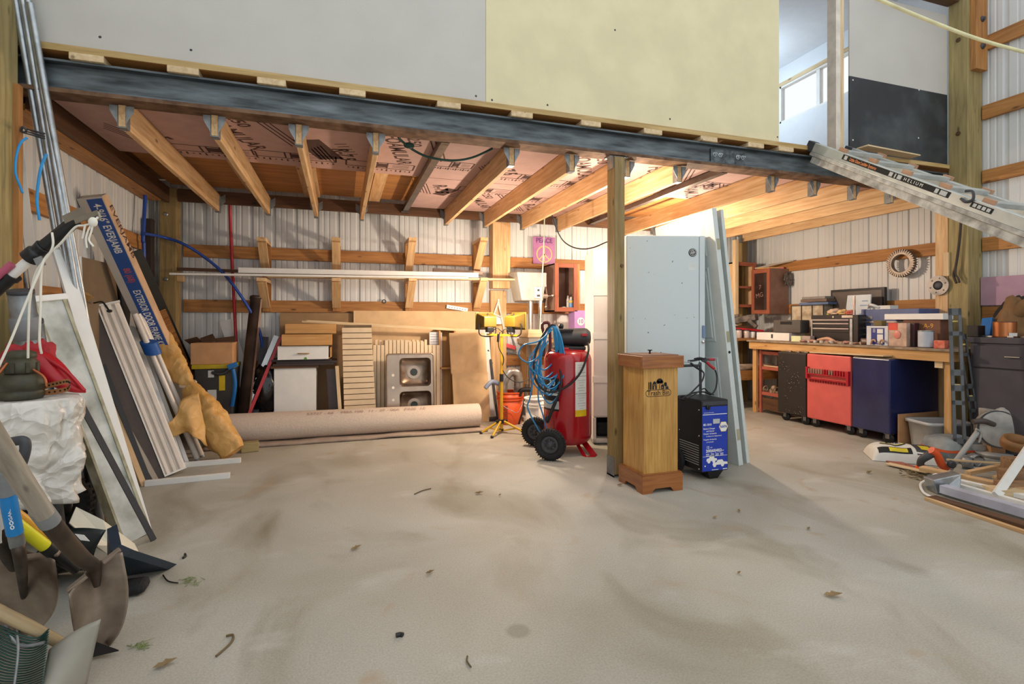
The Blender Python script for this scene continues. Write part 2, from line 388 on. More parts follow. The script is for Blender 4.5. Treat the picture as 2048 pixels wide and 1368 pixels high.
for h in (3.93, 3.02):
    m = MB(); m.lathe([(.022, 0), (.016, .004)], M=frame((5.705, 3.45, h), (0, 1, 0), (-1, 0, 0)), n=14); m.out('knot', plain('knot_brown', '#4f3718', rough=.7), t)
one(MB().box(5.60, 5.70, 6.20, 6.35, 0, 2.40), 'corner_post', W_POST, 'timber post in the far right corner behind the leaning doors', 'post', bevel=.005)
one(MB().box(5.28, 5.34, 5.98, 6.04, 0, 2.34), 'jack_stud', W_PALE, 'pale stud standing in front of the far right corner post', 'stud', bevel=.004)
# ---------------------------------------------------------------- steel beam
def cprof(v0, v1, h0, h1, tf, tw): return [(v0, h0), (v1, h0), (v1, h0 + tf), ((v0 + v1) / 2 + tw / 2, h0 + tf), ((v0 + v1) / 2 + tw / 2, h1 - tf), (v1, h1 - tf), (v1, h1), (v0, h1), (v0, h1 - tf), ((v0 + v1) / 2 - tw / 2, h1 - tf), ((v0 + v1) / 2 - tw / 2, h0 + tf), (v0, h0 + tf)]
t = T('steel_beam', (2, BV, 2.465), 'long dark steel I beam carrying the front of the loft', 'beam')
MB().prism(cprof(3.535, 3.645, 2.49, 2.655, .012, .014), -1.84, 5.70, M=Matrix(((0, 0, 1, 0), (1, 0, 0, 0), (0, 1, 0, 0), (0, 0, 0, 1)))).out('web_and_flanges', STEEL, t)
MB().box(-1.84, 5.70, 3.52, 3.66, 2.466, 2.489).out('wood_plate', RUST, t)
a = VP(1421, 320, 3.575).x; b = VP(1489, 320, 3.575).x
MB().box(a, b, 3.568, 3.581, 2.507, 2.625).out('splice_plate', STEEL, t, bevel=.002)
for px in (1429, 1440, 1475, 1485):
    c = VP(px, 322, 3.568); m = MB(); m.lathe([(.02, 0), (.02, .004), (.013, .005), (.013, .018), (.007, .019), (.007, .03)], M=frame((c.x, 3.568, 2.575), (1, 0, 0), (0, -1, 0)), n=6, smooth=False); m.out('splice_bolt', GALV, t)
# ---------------------------------------------------------------- ledgers and joists
one(MB().box(-1.70, -1.66, 3.66, 6.15, 2.40, 2.555), 'rim_joist', W_LEDGER, 'dark rim joist along the left side of the loft', 'joist', bevel=.003)
one(MB().box(-1.85, -1.70, 3.66, 6.0, 2.39, 2.43), 'rim_cleat', W_GIRT, 'thin orange cleat between the left siding and rim joist', 'cleat')
one(MB().box(-1.60, 5.60, 6.165, 6.203, 2.43, 2.56), 'ledger_board', W_LEDGER, 'dark ledger board under the loft along the back wall', 'ledger', bevel=.003)
j0 = T('loft_joist', (0, 4.8, 2.34), 'x', 'joist', 'loft floor joists')
MB().box(-.019, .019, 3.62, 6.16, 2.34, 2.52).out('board', W_JOIST, j0, bevel=.004)
def hanger(fr):
    m = MB()
    if fr:
        for s_ in (-1, 1):
            poly = [(.021, 2.355), (.021, 2.462), (.062, 2.462), (.060, 2.43), (.045, 2.40), (.028, 2.372)]
            m.prism([(s_ * x, h) for x, h in (poly if s_ > 0 else poly[::-1])], 0, .003, M=Matrix(((1, 0, 0, 0), (0, 0, -1, 3.62), (0, 1, 0, 0), (0, 0, 0, 1))))
            m.box(s_ * .020, s_ * .023, 3.62, 3.68, 2.338, 2.462)
        m.box(-.022, .022, 3.618, 3.68, 2.334, 2.338)
    else:
        for s_ in (-1, 1):
            poly = [(6.10, 2.345), (6.155, 2.335), (6.155, 2.52), (6.10, 2.50)]
            m.box(s_ * .020, s_ * .024, 6.10, 6.163, 2.335, 2.50)
            m.prism([(s_ * .02, 2.40), (s_ * .02, 2.50), (s_ * .065, 2.53), (s_ * .065, 2.45)], 0, .003, M=Matrix(((1, 0, 0, 0), (0, 0, -1, 6.163), (0, 1, 0, 0), (0, 0, 0, 1))))
        m.box(-.022, .022, 6.10, 6.163, 2.332, 2.336)
    return m
hanger(True).out('front_hanger', GALVD, j0); hanger(False).out('back_hanger', GALVD, j0)
ORD = ['first', 'second', 'third', 'fourth', 'fifth', 'sixth', 'seventh', 'eighth', 'ninth', 'tenth', 'eleventh', 'twelfth', 'thirteenth', 'fourteenth']
ku = [-3.244 + .4825 * k for k in range(15)]
i = 0
for k, t_ in enumerate(ku):
    if k in (4, 9): continue
    lab = f'{ORD[i]} loft joist counted from the left wall, pale fir with metal hangers'
    if i == 0: j0.location = (2.02 + t_, 4.8, 2.34); j0['label'] = lab
    else: copy_tree(j0, (2.02 + t_, 4.8, 2.34), lab)
    i += 1
STEELCH = plain('brown_steel_channel', '#6b5f56', rough=.4, metal=.8, var=.2)
for k, w in ((4, 'left of the two brown steel channels between the loft joists'), (9, 'right of the two brown steel channels, above the tall white freezer')):
    u = 2.02 + ku[k]; m = MB(); m.box(u - .03, u + .03, 3.66, 6.12, 2.462, 2.467); m.box(u - .03, u - .026, 3.66, 6.12, 2.467, 2.515); m.box(u + .026, u + .03, 3.66, 6.12, 2.467, 2.515); m.box(u - .045, u + .045, 6.08, 6.16, 2.452, 2.462)
    one(m, 'steel_channel', STEELCH, w, 'channel')
# ---------------------------------------------------------------- pink foam under the deck
def foam(u0, u1, v0, v1, lab, prints):
    t = T('foam_board', ((u0 + u1) / 2, (v0 + v1) / 2, 2.523), lab, 'insulation board', 'pink foam boards under the loft')
    MB().box(u0, u1, v0, v1, 2.523, 2.546).out('board', PINKF, t)
    m = MB()
    def rot(u, v, d): return Matrix.Translation((u, v, 2.5225)) @ Matrix.Rotation(math.radians(d), 4, 'Z') @ Matrix.Rotation(PI, 4, 'X')
    for kind, u, v, d, s_ in prints:
        M_ = rot(u, v, d)
        if kind == 'F':
            m.text('FOAMULAR', .185 * s_, M_, bold=.02, xs=.8); m.text('250', .14 * s_, M_ @ Matrix.Translation((-.2, .17 * s_, 0)), bold=.02)
            for q in range(3): m.cover(M_ @ Matrix.Translation((.0, .28 + .035 * q, 0)), .6 - .08 * q, .012)
        elif kind == 'R':
            m.text('R-7.5', .19 * s_, M_, bold=.03, xs=.8)
            for q in range(4): m.cover(M_ @ Matrix.Translation((.0, -.12 - .03 * q, 0)), .42 - .05 * q, .010)
        elif kind == 'B':     # printed border strip with little boxes
            w = .62 * s_
            for y in (-.075, .075): m.cover(M_ @ Matrix.Translation((0, y, 0)), w, .014)
            for x in (-w / 2, -w * .12, -w * .05, w * .1, w / 2): m.cover(M_ @ Matrix.Translation((x, 0, 0)), .014, .15)
            m.cover(M_ @ Matrix.Translation((w * .025, 0, 0)), w * .13, .10)
            for q in range(14): m.cover(M_ @ Matrix.Translation((-w / 2 + (q + .5) * w / 14, -.13, 0)), .014, .02 + .02 * (q % 3))
            for q in range(3): m.cover(M_ @ Matrix.Translation((w * .3, .03 - .03 * q, 0)), w * .25, .008)
        elif kind == 'K':     # solid printed block
            m.cover(M_, .15 * s_, .34 * s_)
            for q in range(5): m.cover(M_ @ Matrix.Translation((.16 * s_, .12 - .06 * q, 0)), .09, .012)
    m.out('printing', INKB, t)
foam(-1.64, .70, 3.67, 4.81, 'pink printed foam board at the left under the loft, beside the rim joist',
     [('R', -1.30, 4.28, 60, 1), ('B', -.95, 4.56, 0, 1), ('F', -.72, 4.10, 68, .9), ('B', -.35, 4.52, 0, 1), ('K', -.16, 4.30, -22, 1.35), ('R', .02, 4.36, 75, .9), ('B', .32, 4.56, 0, .9), ('F', .42, 4.13, 75, .9)])
foam(.75, 3.09, 3.67, 4.81, 'pink printed foam board right of the left steel channel, nearer the beam',
     [('B', .92, 4.35, 0, .5), ('F', 2.0, 4.10, 62, .95), ('R', 1.38, 4.36, 60, 1), ('B', 1.62, 4.52, 0, .8), ('B', 2.1, 4.60, 0, .7), ('F', 2.75, 4.2, 62, 1)])
foam(.75, 3.09, 4.82, 6.12, 'pink printed foam board right of the left steel channel, nearer the back wall',
     [('R', .95, 5.2, 75, 1), ('K', 1.02, 5.3, 20, .9), ('B', 1.4, 5.1, 0, .9), ('F', 1.45, 5.6, 60, .9), ('B', 2.0, 5.3, 0, 1), ('R', 2.1, 5.7, 60, 1), ('B', 2.6, 5.2, 0, 1)])
foam(3.15, 5.49, 3.67, 4.78, 'pink printed foam board at the right under the loft, above the leaning doors',
     [('F', 3.45, 4.55, 50, 1), ('B', 3.42, 4.2, 0, 1), ('B', 4.2, 4.4, 0, 1)])
# ---------------------------------------------------------------- loft deck, cross pieces
struct(MB().box(UL - .06, UR + .06, 3.53, WB + .06, 2.697, 2.735).box(-1.66, 5.60, 4.83, 6.16, 2.60, 2.625), 'ceiling', W_DECK)
one(MB().box(-1.80, 5.70, 3.522, 3.5295, 2.698, 2.7345), 'deck_edge_strip', wood('ply_edge', '#a88a52', '#d2b57c', knots=False), 'pale yellow plywood edge along the front of the loft deck', 'strip')
for u0, u1, w in ((-.93, -.85, 'leftmost flat wooden cross piece above the joists near the back wall'), (-.38, -.22, 'middle flat wooden cross piece above the joists near the back wall'), (.30, .42, 'rightmost flat wooden cross piece above the joists near the back wall')):
    one(MB().box(u0, u1, 4.85, 6.15, 2.565, 2.60), 'cross_piece', W_JOIST, w, 'cross piece')
n_ = ['first', 'second', 'third', 'fourth', 'fifth', 'sixth', 'seventh', 'eighth', 'ninth', 'tenth', 'eleventh']
for k, px in enumerate((173, 366, 543, 705, 898, 1044, 1182, 1306, 1418, 1512, 1572)):
    u = VP(px, 200, 3.52).x
    m = MB(); m.box(u - .082, u + .082, 3.515, 5.0, 2.657, 2.696); o = one(m, 'deck_sleeper', W_PALE, f'{n_[k]} flat block end above the beam counted from the left', 'sleeper', 'sleepers on the steel beam', bevel=.004)
# ---------------------------------------------------------------- loft front wall
DRYW = plain('loft_white_board', '#c0bdb5', rough=.7, var=.03, scale=3)
DRYC = plain('loft_cream_board', '#dad0a9', rough=.7, var=.05, scale=4)
BPANEL = plain('loft_black_panel', '#2b3034', rough=.4, hx2='#565e62', scale=3, lo=.45, hi=.85, bump=.05)
def screws(m, pts, v):
    for px, py in pts:
        c = VP(px, py, v); m.lathe([(.008, 0), (.006, .002)], M=frame((c.x, v, c.z), (1, 0, 0), (0, -1, 0)), n=8)
xw0, xw1, xc1 = -1.68, VP(972, 200, 3.55).x, VP(1558, 200, 3.55).x
t = T('wall_panel', (0, 3.556, 2.735), 'wide grey white wallboard closing the loft above the beam', 'wall panel')
MB().box(xw0, xw1 - .002, 3.55, 3.562, 2.737, 5.0).out('board', DRYW, t)
m = MB(); screws(m, ((382, 100), (200, 74), (952, 192)), 3.55); m.out('screw', DGREY, t)
t = T('wall_panel', (1.6, 3.556, 2.735), 'cream yellow wallboard in the middle of the loft front', 'wall panel')
MB().box(xw1, xc1, 3.55, 3.562, 2.737, 5.0).out('board', DRYC, t)
m = MB(); screws(m, ((984, 200), (1555, 274), (1230, 60), (1095, 210), (1340, 238)), 3.55); m.out('screw', DGREY, t)
a, b = VP(1667, 150, 3.56), VP(1684, 150, 3.56)
t = T('opening_stud', ((a.x + b.x) / 2, 3.58, 2.735), 'pale stud and jamb on the right side of the loft opening', 'stud')
MB().box(a.x + .03, b.x - .02, 3.56, 3.65, 2.736, 5.0).out('jamb_board', plain('jamb_pale', '#d8cfc0', rough=.6), t)
MB().box(b.x - .018, b.x + .03, 3.566, 3.65, 2.736, 5.0).out('stud', W_PALE, t)
x0, x1 = VP(1699, 150, 3.55).x, 5.708
hs = VP(1700, 152, 3.55).z; hb = VP(1700, 298, 3.55).z
one(MB().box(x0, x1, 3.55, 3.562, hs + .001, VP(1800, 6, 3.55).z), 'wall_panel', DRYW, 'small grey white wallboard above the black panel beside the big post', 'wall panel')
t = T('wallboard', ((x0 + x1) / 2, 3.556, 2.737), 'scuffed black panel on the loft wall beside the big post', 'wall panel')
MB().box(x0, x1, 3.548, 3.562, 2.737, hs).out('board', BPANEL, t)
m = MB(); screws(m, ((1706, 160), (1838, 180), (1706, 280), (1837, 276)), 3.548); m.out('screw', WHITE, t)
one(MB().box(4.7, 5.705, 3.44, 3.545, 4.30, 4.55), 'header_beam', W_LEDGER, 'dark brown header beam above the white panel at top right', 'beam', bevel=.005)
m = MB(); m.box(5.50, 5.68, 3.436, 3.44, 4.32, 4.55)
one(m, 'nail_plate', DGREY, 'dark metal nail plate on the header beam', 'plate')
# the room in the loft
LW = plain('loft_room_white', '#e2e6ea', rough=.55, var=.02)
def wall_window():
    U0, U1 = 5.83, 5.90; w0, w1, h0, h1 = 4.25, 5.74, 3.95, 4.46
    m = MB(); m.box(U0, U1, 3.57, w0, 2.737, 4.72); m.box(U0, U1, w1, WB, 2.737, 4.72); m.box(U0, U1, w0, w1, 2.737, h0); m.box(U0, U1, w0, w1, h1, 4.72)
    struct(m, 'wall_right', LW)
    t = bpy.data.objects.new('window_1', None); COL.objects.link(t); t['kind'] = 'structure'; t.location = (U0, (w0 + w1) / 2, h0); ORG[t.name] = V(t.location)
    m = MB(); fw = .024
    m.box(U0 + .0, U1, w0, w1, h0, h0 + fw); m.box(U0 + .0, U1, w0, w1, h1 - fw, h1); m.box(U0 + .0, U1, w0, w0 + fw, h0, h1); m.box(U0, U1, w1 - fw, w1, h0, h1)
    m.box(U0 + .01, U1, 5.11, 5.16, h0, h1); m.out('window_frame', WHITEP, t)
    MB().box(U0 - .012, U0, w0 - .06, w1 + .06, h1, h1 + .05).out('window_casing', W_PALE, t)
    g, n, l, b = _base('window_glass'); b.inputs['Transmission Weight'].default_value = 1; b.inputs['Roughness'].default_value = .02; b.inputs['IOR'].default_value = 1.05
    MB().box(U1 - .03, U1 - .026, w0 + fw, w1 - fw, h0 + fw, h1 - fw).out('pane', g, t)
wall_window()
struct(MB().box(-1.6, 5.83, WB - .06, WB, 2.737, 4.72), 'wall_back', LW)
struct(MB().box(-1.7, 5.93, 3.57, WB, 4.72, 4.76), 'ceiling', LW)
# ================================================================ LEFT PILE
def lean(top, bot, w, t, n=(.6, -.8, .2)):
    m = MB(); m.bar(bot, top, w, t, n); return m
FACE = (.55, -.8, .25)
# conduit bundle leaning on the left end of the beam
for k, (xt, yt, xb, yb) in enumerate(((24, -40, 206, 1018), (35, -60, 217, 1024), (46, -55, 227, 1030), (38, -30, 222, 1012), (60, 6, 240, 1022))):
    a, b = VP(xt, yt, (3.455, 3.45, 3.455, 3.495, 3.45)[k]), H(xb, yb)
    m = MB(); m.tube([b, a], .0165, n=14, smooth=1)
    one(m, 'conduit_pipe', GALV, ['leftmost tall galvanized pipe leaning on the beam', 'second tall galvanized pipe from the left leaning on the beam', 'third tall galvanized pipe from the left leaning on the beam', 'tall galvanized pipe mostly hidden behind the leaning bundle', 'rightmost tall galvanized pipe, its open end in sight'][k], 'pipe', 'galvanized pipes leaning on the beam')
m = MB()
for dy in (0, 5, 9):
    m.tube([VP(52, 258 + dy, 3.43), VP(70, 262 + dy, 3.415), VP(88, 266 + dy, 3.43), VP(86, 268 + dy, 3.49), VP(66, 262 + dy, 3.52), VP(52, 258 + dy, 3.49)], .003, n=6, closed=True)
m.tube([VP(54, 262, 3.43), VP(46, 254, 3.42), VP(42, 262, 3.43), VP(52, 266, 3.42)], .006, n=6)
one(m, 'wire_tie', DGREY, 'dark wire tie wound around the galvanized pipes', 'wire tie')
one(MB().tube([VP(54, 276, 3.42), VP(42, 285, 3.40), VP(33, 310, 3.4), VP(31, 345, 3.4), VP(40, 372, 3.4), VP(45, 386, 3.4)], .006, n=6), 'blue_twine', SKYB, 'short blue twine hanging left of the galvanized pipes', 'twine')
one(MB().tube([VP(93, 308, 3.40), VP(82, 335, 3.4), VP(76, 372, 3.4), VP(74, 405, 3.4), VP(79, 440, 3.4)], .007, n=6), 'blue_twine', SKYB, 'long blue twine hanging in front of the galvanized pipes', 'twine')
one(lean(VP(30, 268, 3.52), H(120, 960), .05, .018, FACE), 'white_board', WHITE, 'narrow white board standing left of the galvanized pipes', 'board', bevel=.002)
one(MB().tube([Z(35, 467, 3.0), H(128, 1010)], .012, smooth=1), 'steel_rod', GALVD, 'thin dull steel rod leaning beside the greenish post', 'rod')
# duct pipes behind the covered crate
def duct(x0, y0, x1, y1, z, r, lab, coup):
    t = T('duct_pipe', H(x1, y1), lab, 'pipe')
    a, b = Z(x0, y0, z), H(x1, y1); d = (b - a).normalized(); M_ = frame(a, d.orthogonal(), d); L = (b - a).length
    MB().lathe([(r * .9, 0), (r, 0), (r, L), (r * .9, L)], M=M_, n=24).out('tube', GALVD, t)
    MB().lathe([(r * .92, -.002), (r * 1.03, -.002), (r * 1.03, .015), (r, .016)], M=M_, n=24).out('end_cap', DGREY, t)
    if coup: MB().lathe([(r, coup), (r * 1.16, coup + .01), (r * 1.16, coup + .1), (r, coup + .11)], M=M_, n=24).out('coupling', GREY, t)
duct(41, 581, 112, 1085, 2.50, .050, 'thick grey duct pipe with a coupling behind the plastic covered stand', .13)
duct(68, 640, 135, 1060, 2.62, .036, 'plain grey duct pipe right of the coupled one behind the covered stand', 0)
# framed mottled panel etc.
MOTTLE = plain('mottled_grey', '#8f9187', hx2='#cfd2cc', scale=7, rough=.5, lo=.3, hi=.6)
a, b = Z(94, 592, 2.80), H(274, 1078)
t = T('light_cover', b, 'long mottled grey light fixture cover in a dirty metal frame', 'fixture cover')
n_ = V((.75, -.6, .25)); M_ = frame(b, a - b, n_); L = (a - b).length
MB(M_).box(0, L, -.062, .062, -.012, .002).out('mottled_face', MOTTLE, t)
m = MB(M_); m.box(0, L, -.078, -.062, -.06, .01); m.box(0, L, .062, .074, -.06, .01); m.out('side_rail', plain('dirty_frame', '#8a8468', hx2='#b9b49c', rough=.6, scale=12), t)
m = MB(M_); m.box(L - .03, L + .004, -.09, .08, -.065, .014); m.out('end_cap', WHITEP, t, bevel=.003)
for k, (xt, yt, xb, yb, w, mt, lab) in enumerate(((72, 640, 232, 1064, .035, ALU, 'narrow aluminium strip leaning left of the mottled panel'), (150, 786, 308, 1081, .03, DGREY, 'dark perforated angle iron lying against the mottled panel'), (118, 640, 246, 1052, .03, ALUD, 'grey trim strip standing behind the mottled panel'))):
    zt = (2.64, 2.55, 2.85)[k]
    one(lean(Z(xt, yt, zt), H(xb, yb), w, .012 if k != 1 else .006, (.75, -.6, .25)), 'metal_strip', mt, lab, 'strip')
one(lean(Z(119, 500, 3.0), H(290, 1070), .075, .02, (.75, -.62, .2)), 'white_board', WHITE, 'tall clean white board leaning right of the mottled panel', 'board', bevel=.002)
for k, (xt, yt, xb, yb, mt, lab) in enumerate(((196, 740, 288, 972, W_MDF, 'tan strip of wood leaning between white board and brown panel'), (205, 730, 299, 968, BLACK, 'black strip leaning left of the brown edged fixture'), (245, 840, 312, 962, W_OLD, 'short weathered batten beside the brown edged fixture'))):
    one(lean(Z(xt, yt, 3.85), H(xb, yb), .035, .02), 'batten', mt, lab, 'batten')
# brown edged louvre fixture
a, b = UP(184, 612, -1.80), H(322, 957)
t = T('light_fixture', b, 'white fluorescent fixture with a dark brown side leaning on the left wall', 'light fixture')
n_ = V((.35, -.9, .25)); M_ = frame(b, a - b, n_); L = (a - b).length
BRN = plain('brown_side', '#4e4038', rough=.55, var=.15)
sd = -1 if (M_.to_3x3() @ V((0, 1, 0))).dot(RT) > 0 else 1
M_ = M_ @ Matrix.Diagonal((1, sd, 1, 1))
MB(M_).box(0, L, -.022, .075, -.05, .0).out('side_panel', BRN, t, bevel=.002)
m = MB(M_); m.box(0, L, -.175, -.024, -.06, -.05); m.box(0, L, -.034, -.024, -.06, .012)
m.out('housing', WHITEP, t)
m = MB(M_)
for y in (-.148, -.102, -.058): m.prism([(y - .021, -.05), (y + .021, -.05), (y + .009, -.022), (y - .009, -.022)], 0, L, M=Matrix(((0, 0, 1, 0), (1, 0, 0, 0), (0, 1, 0, 0), (0, 0, 0, 1))))
m.out('reflector', plain('pale_cream', '#e2d8cd', rough=.4, var=.05), t)
for q in (0, L - .012): m = MB(M_); m.box(q, q + .012, -.175, -.024, -.06, .005); m.out('end_plate', WHITEP, t)
m = MB(); m.tube([Z(188, 606, 3.86), Z(204, 604, 3.82), Z(213, 614, 3.8), Z(218, 621, 3.8)], .006); m.blob(Z(219, 622, 3.8), .018, .018, .012); m.out('power_cord', BLACK, t)
for k, (xt, yt, xb, yb, w, lab) in enumerate(((246, 612, 362, 938, .07, 'white flat casing board leaning right of the fluorescent fixture'), (262, 622, 376, 931, .03, 'narrow white casing board leaning beside the fluorescent tubes'))):
    one(lean(UP(xt, yt, -1.79), H(xb, yb), w, .022, (.35, -.9, .25)), 'casing_board', WHITE, lab, 'board', bevel=.003)
TUBE = plain('milky_tube', '#dcd3c8', rough=.3, var=.04)
for k, (xt, xb, yb) in enumerate(((283, 396, 921), (294, 405, 914), (290, 402, 906))):
    t = T('fluorescent_tube', H(xb, yb), ['front', 'right', 'rear'][k] + ' milky fluorescent tube in the taped bundle', 'tube', 'milky tubes in the taped bundle')
    a, b = UP(xt - 14, 628, -1.60), H(xb, yb); d = (a - b).normalized()
    MB().tube([b + d * .02, a], .021, n=14, smooth=1).out('glass_tube', TUBE, t)
    MB().cyl(b, b + d * .02, .0215).out('end_cap', GALV, t)
c = (UP(269, 628, -1.60) * .78 + H(396, 921) * .22); d = (UP(269, 628, -1.60) - H(396, 921)).normalized()
m = MB(); m.loft([[c + d * s_ + V((math.cos(q) * .062 + .012, math.sin(q) * .04, math.sin(q) * .02)) for q in [2 * PI * k / 16 for k in range(16)]] for s_ in (-.05, .05)])
one(m, 'blue_tape', plain('blue_tape', '#15549f', rough=.5, var=.05), 'bright blue tape around the milky tubes', 'tape')
# sheets on the left wall
def sheet_on_left(x0, y0, x1, u_top, u_bot, mt, nm, lab, th=.012):
    a = UP(x0, y0, u_top); b = UP(x1, y0, u_top)
    m = MB(); m.hexa([(u_bot, a.y, 0), (u_bot + th, a.y, 0), (u_bot + th, b.y, 0), (u_bot, b.y, 0)], [(u_top, a.y, a.z), (u_top + th, a.y, a.z), (u_top + th, b.y, a.z), (u_top, b.y, a.z)])
    return one(m, nm, mt, lab, 'panel')
sheet_on_left(153, 512, 226, -1.80, -1.66, plain('taupe_sheet', '#7d6a52', rough=.5, var=.08), 'wall_sheet', 'taupe sheet leaning on the left wall behind the white fixture')
m = lean(UP(157, 513, -1.785), UP(163, 640, -1.76), .03, .02, FACE); one(m, 'trim_stick', WHITEP, 'short white trim stick on the edge of the taupe sheet', 'trim')
sheet_on_left(228, 497, 272, -1.79, -1.62, BLACK, 'wall_sheet', 'black sheet leaning on the left wall behind the printed carton')
# printed door frame carton
a, b = UP(186, 391, -1.77), H(412, 884)
t = T('door_frame_carton', b, 'long printed carton for a door frame kit leaning on the left wall', 'carton')
M_ = frame(b, a - b, (-.16, -.98, .0)); L = (a - b).length
sd = 1 if (M_.to_3x3() @ V((0, 1, 0))).dot(RT) > 0 else -1
MB(M_).box(0, L, -.085, .085, -.025, .06).out('carton', plain('carton_grey', '#c9c2b8', rough=.7, var=.03), t)
MB(M_).box(L * .40, L - .005, sd * .0852, sd * .0862, -.0255, .0605).out('tan_side', plain('carton_tan', '#caa888', rough=.8), t)
BLUEP = plain('blue_print', '#2f549a', rough=.6, var=.04)
MB(M_).box(L * .46, L - .012, sd * .080, -sd * .025, .0602, .0608).out('blue_band', BLUEP, t)
def along(sz, s0, txt, mat, y, nm, xs=1., M0=M_):
    m = MB(M0 @ Matrix.Translation((s0, y, .0614)) @ Matrix.Rotation(PI, 4, 'Z')); m.text(txt, sz, Matrix(), bold=.015, align='LEFT', xs=xs); m.out(nm, mat, t)
along(.078, L - .05, '4-9/16" EVERJAMB', WINK, sd * .028, 'lettering', .66)
along(.070, L - .575, '80 (68)', plain('red_print', '#c9584c', rough=.6), sd * .028, 'lettering', .62)
along(.078, L - .77, 'EXTERIOR DOOR FRAME KIT', WINK, sd * .028, 'lettering', .55)
M2 = M_ @ Matrix.Translation((0, sd * .0866, 0)) @ Matrix.Rotation(-sd * PI / 2, 4, 'X')
m = MB(M2 @ Matrix.Translation((L - .08, 0, .0006)) @ Matrix.Rotation(PI, 4, 'Z')); m.text('EVERJAMB', .07, Matrix.Translation((0, -sd * .0, 0)), bold=.01, align='LEFT', xs=1.4); m.out('lettering', INKB, t)
# bamboo blind in a dark frame
a, b = UP(268, 505, -1.78), H(425, 850)
t = T('bamboo_blind', b, 'orange bamboo blind on a dark framed board behind the kraft roll', 'blind')
M_ = frame(b, a - b, (.45, -.88, .1)); L = (a - b).length
sd = -1 if (M_.to_3x3() @ V((0, 1, 0))).dot(RT) > 0 else 1
M_ = M_ @ Matrix.Diagonal((1, sd, 1, 1))
MB(M_).box(0, L, -.07, .10, -.03, -.012).out('dark_board', BLACK, t, bevel=.002)
m = MB(M_)
for k in range(int(L * .72 / .014)): m.box(k * .014, k * .014 + .010, -.045, .08, -.012, .004)
m.out('bamboo_slats', wood('bamboo', '#8d5524', '#bd8447', knots=False), t)
# kraft paper roll
def kraft():
    P = [(303, 650, 4.62), (325, 690, 4.58), (352, 735, 4.55), (376, 768, 4.5), (398, 808, 4.48), (425, 850, 4.47), (466, 906, 4.45)]
    W = [.085, .105, .10, .048, .13, .145, .105]
    pts = cm([Z(*p) for p in P], 9); N = len(pts); rings = []
    for i, p in enumerate(pts):
        q = i / (N - 1) * 6; k = min(int(q), 5); r = W[k] + (W[k + 1] - W[k]) * (q - k)
        t = (pts[min(i + 1, N - 1)] - pts[max(i - 1, 0)]).normalized(); x = RT - t * RT.dot(t); x.normalize(); y = t.cross(x)
        ring = []
        for j in range(26):
            a = 2 * PI * j / 26; f = 1 + .26 * noise.noise(V((math.cos(a) * 1.8, math.sin(a) * 1.8, i * .30))) + .16 * noise.noise(V((math.cos(a) * 4, math.sin(a) * 4, i * .55 + 9)))
            ring.append(p + x * math.cos(a) * r * f + y * math.sin(a) * r * .75 * f)
        rings.append(ring)
    t = T('kraft_roll', (pts[-1].x, pts[-1].y, 0), 'bundle wrapped in crumpled brown kraft paper, tied in the middle', 'wrapped bundle')
    low = min(p.z for r in rings for p in r)
    rings = [[p - V((0, 0, max(0, low - .005))) for p in r] for r in rings]
    MB().loft(rings).out('wrapping', KRAFT, t)
    c = pts[27]
    m = MB(); m.tube([c + V((.055 * math.cos(a), .04 * math.sin(a), .02 * math.sin(a + .5))) for a in [2 * PI * k / 10 for k in range(10)]], .014, closed=True, smooth=3); m.out('tape', plain('clear_tape', '#c7b49a', rough=.25), t)
    top = cm([Z(398, 782, 4.34), Z(366, 800, 4.26), Z(352, 822, 4.2), Z(338, 846, 4.17), Z(317, 842, 4.15)], 6); bot = cm([Z(414, 892, 4.30), Z(392, 878, 4.22), Z(366, 866, 4.2), Z(345, 872, 4.17), Z(322, 882, 4.14)], 6)
    def flap(i, j): k = min(int(i * 24 + .5), 24); p = top[k] * (1 - j) + bot[k] * j; return p - FW * .05 * noise.noise(p * 9) + V((0, 0, .02 * noise.noise(p * 14)))
    m = MB(); m.grid(flap, 24, 12); m.out('torn_flap', KRAFT, t, solid=.004)
kraft()
m = MB()
for k, (x, y, dx, dy) in enumerate(((158, 588, 26, 4), (160, 597, 28, -2), (160, 608, 16, 18), (156, 618, 20, 12))):
    a = Z(x - 6, y, 3.55); b = Z(x + dx, y + dy, 3.45); c = (a + b) / 2; w = V((.0, .0, .028))
    m.add([a, c - w, b, c + w, c + V((.02, -.03, 0))], [(0, 1, 4), (1, 2, 4), (2, 3, 4), (3, 0, 4)])
one(m, 'torn_paper', KRAFT, 'pointed scraps of brown paper behind the tall white board', 'paper', solid=.003)
for (x0, y0, x1, y1, lab) in ((288, 974, 459, 957, 'white painted floor batten nearer the camera under the leaning pieces'), (352, 937, 481, 926, 'white painted floor batten under the kraft paper bundle')):
    a, b = H(x0, y0), H(x1, y1); m = MB(); m.bar(a + V((0, .02, .02)), b + V((0, .02, .02)), .035, .04, (0, 0, 1)); one(m, 'floor_batten', WHITE, lab, 'batten', bevel=.002)
m = MB(); m.bar(H(480, 907) + V((0, .04, .045)), H(516, 903) + V((0, .04, .045)), .09, .085, (0, 0, 1)); one(m, 'wood_block', W_PT, 'yellowish wood block on the floor at the carpet end', 'block', bevel=.004)
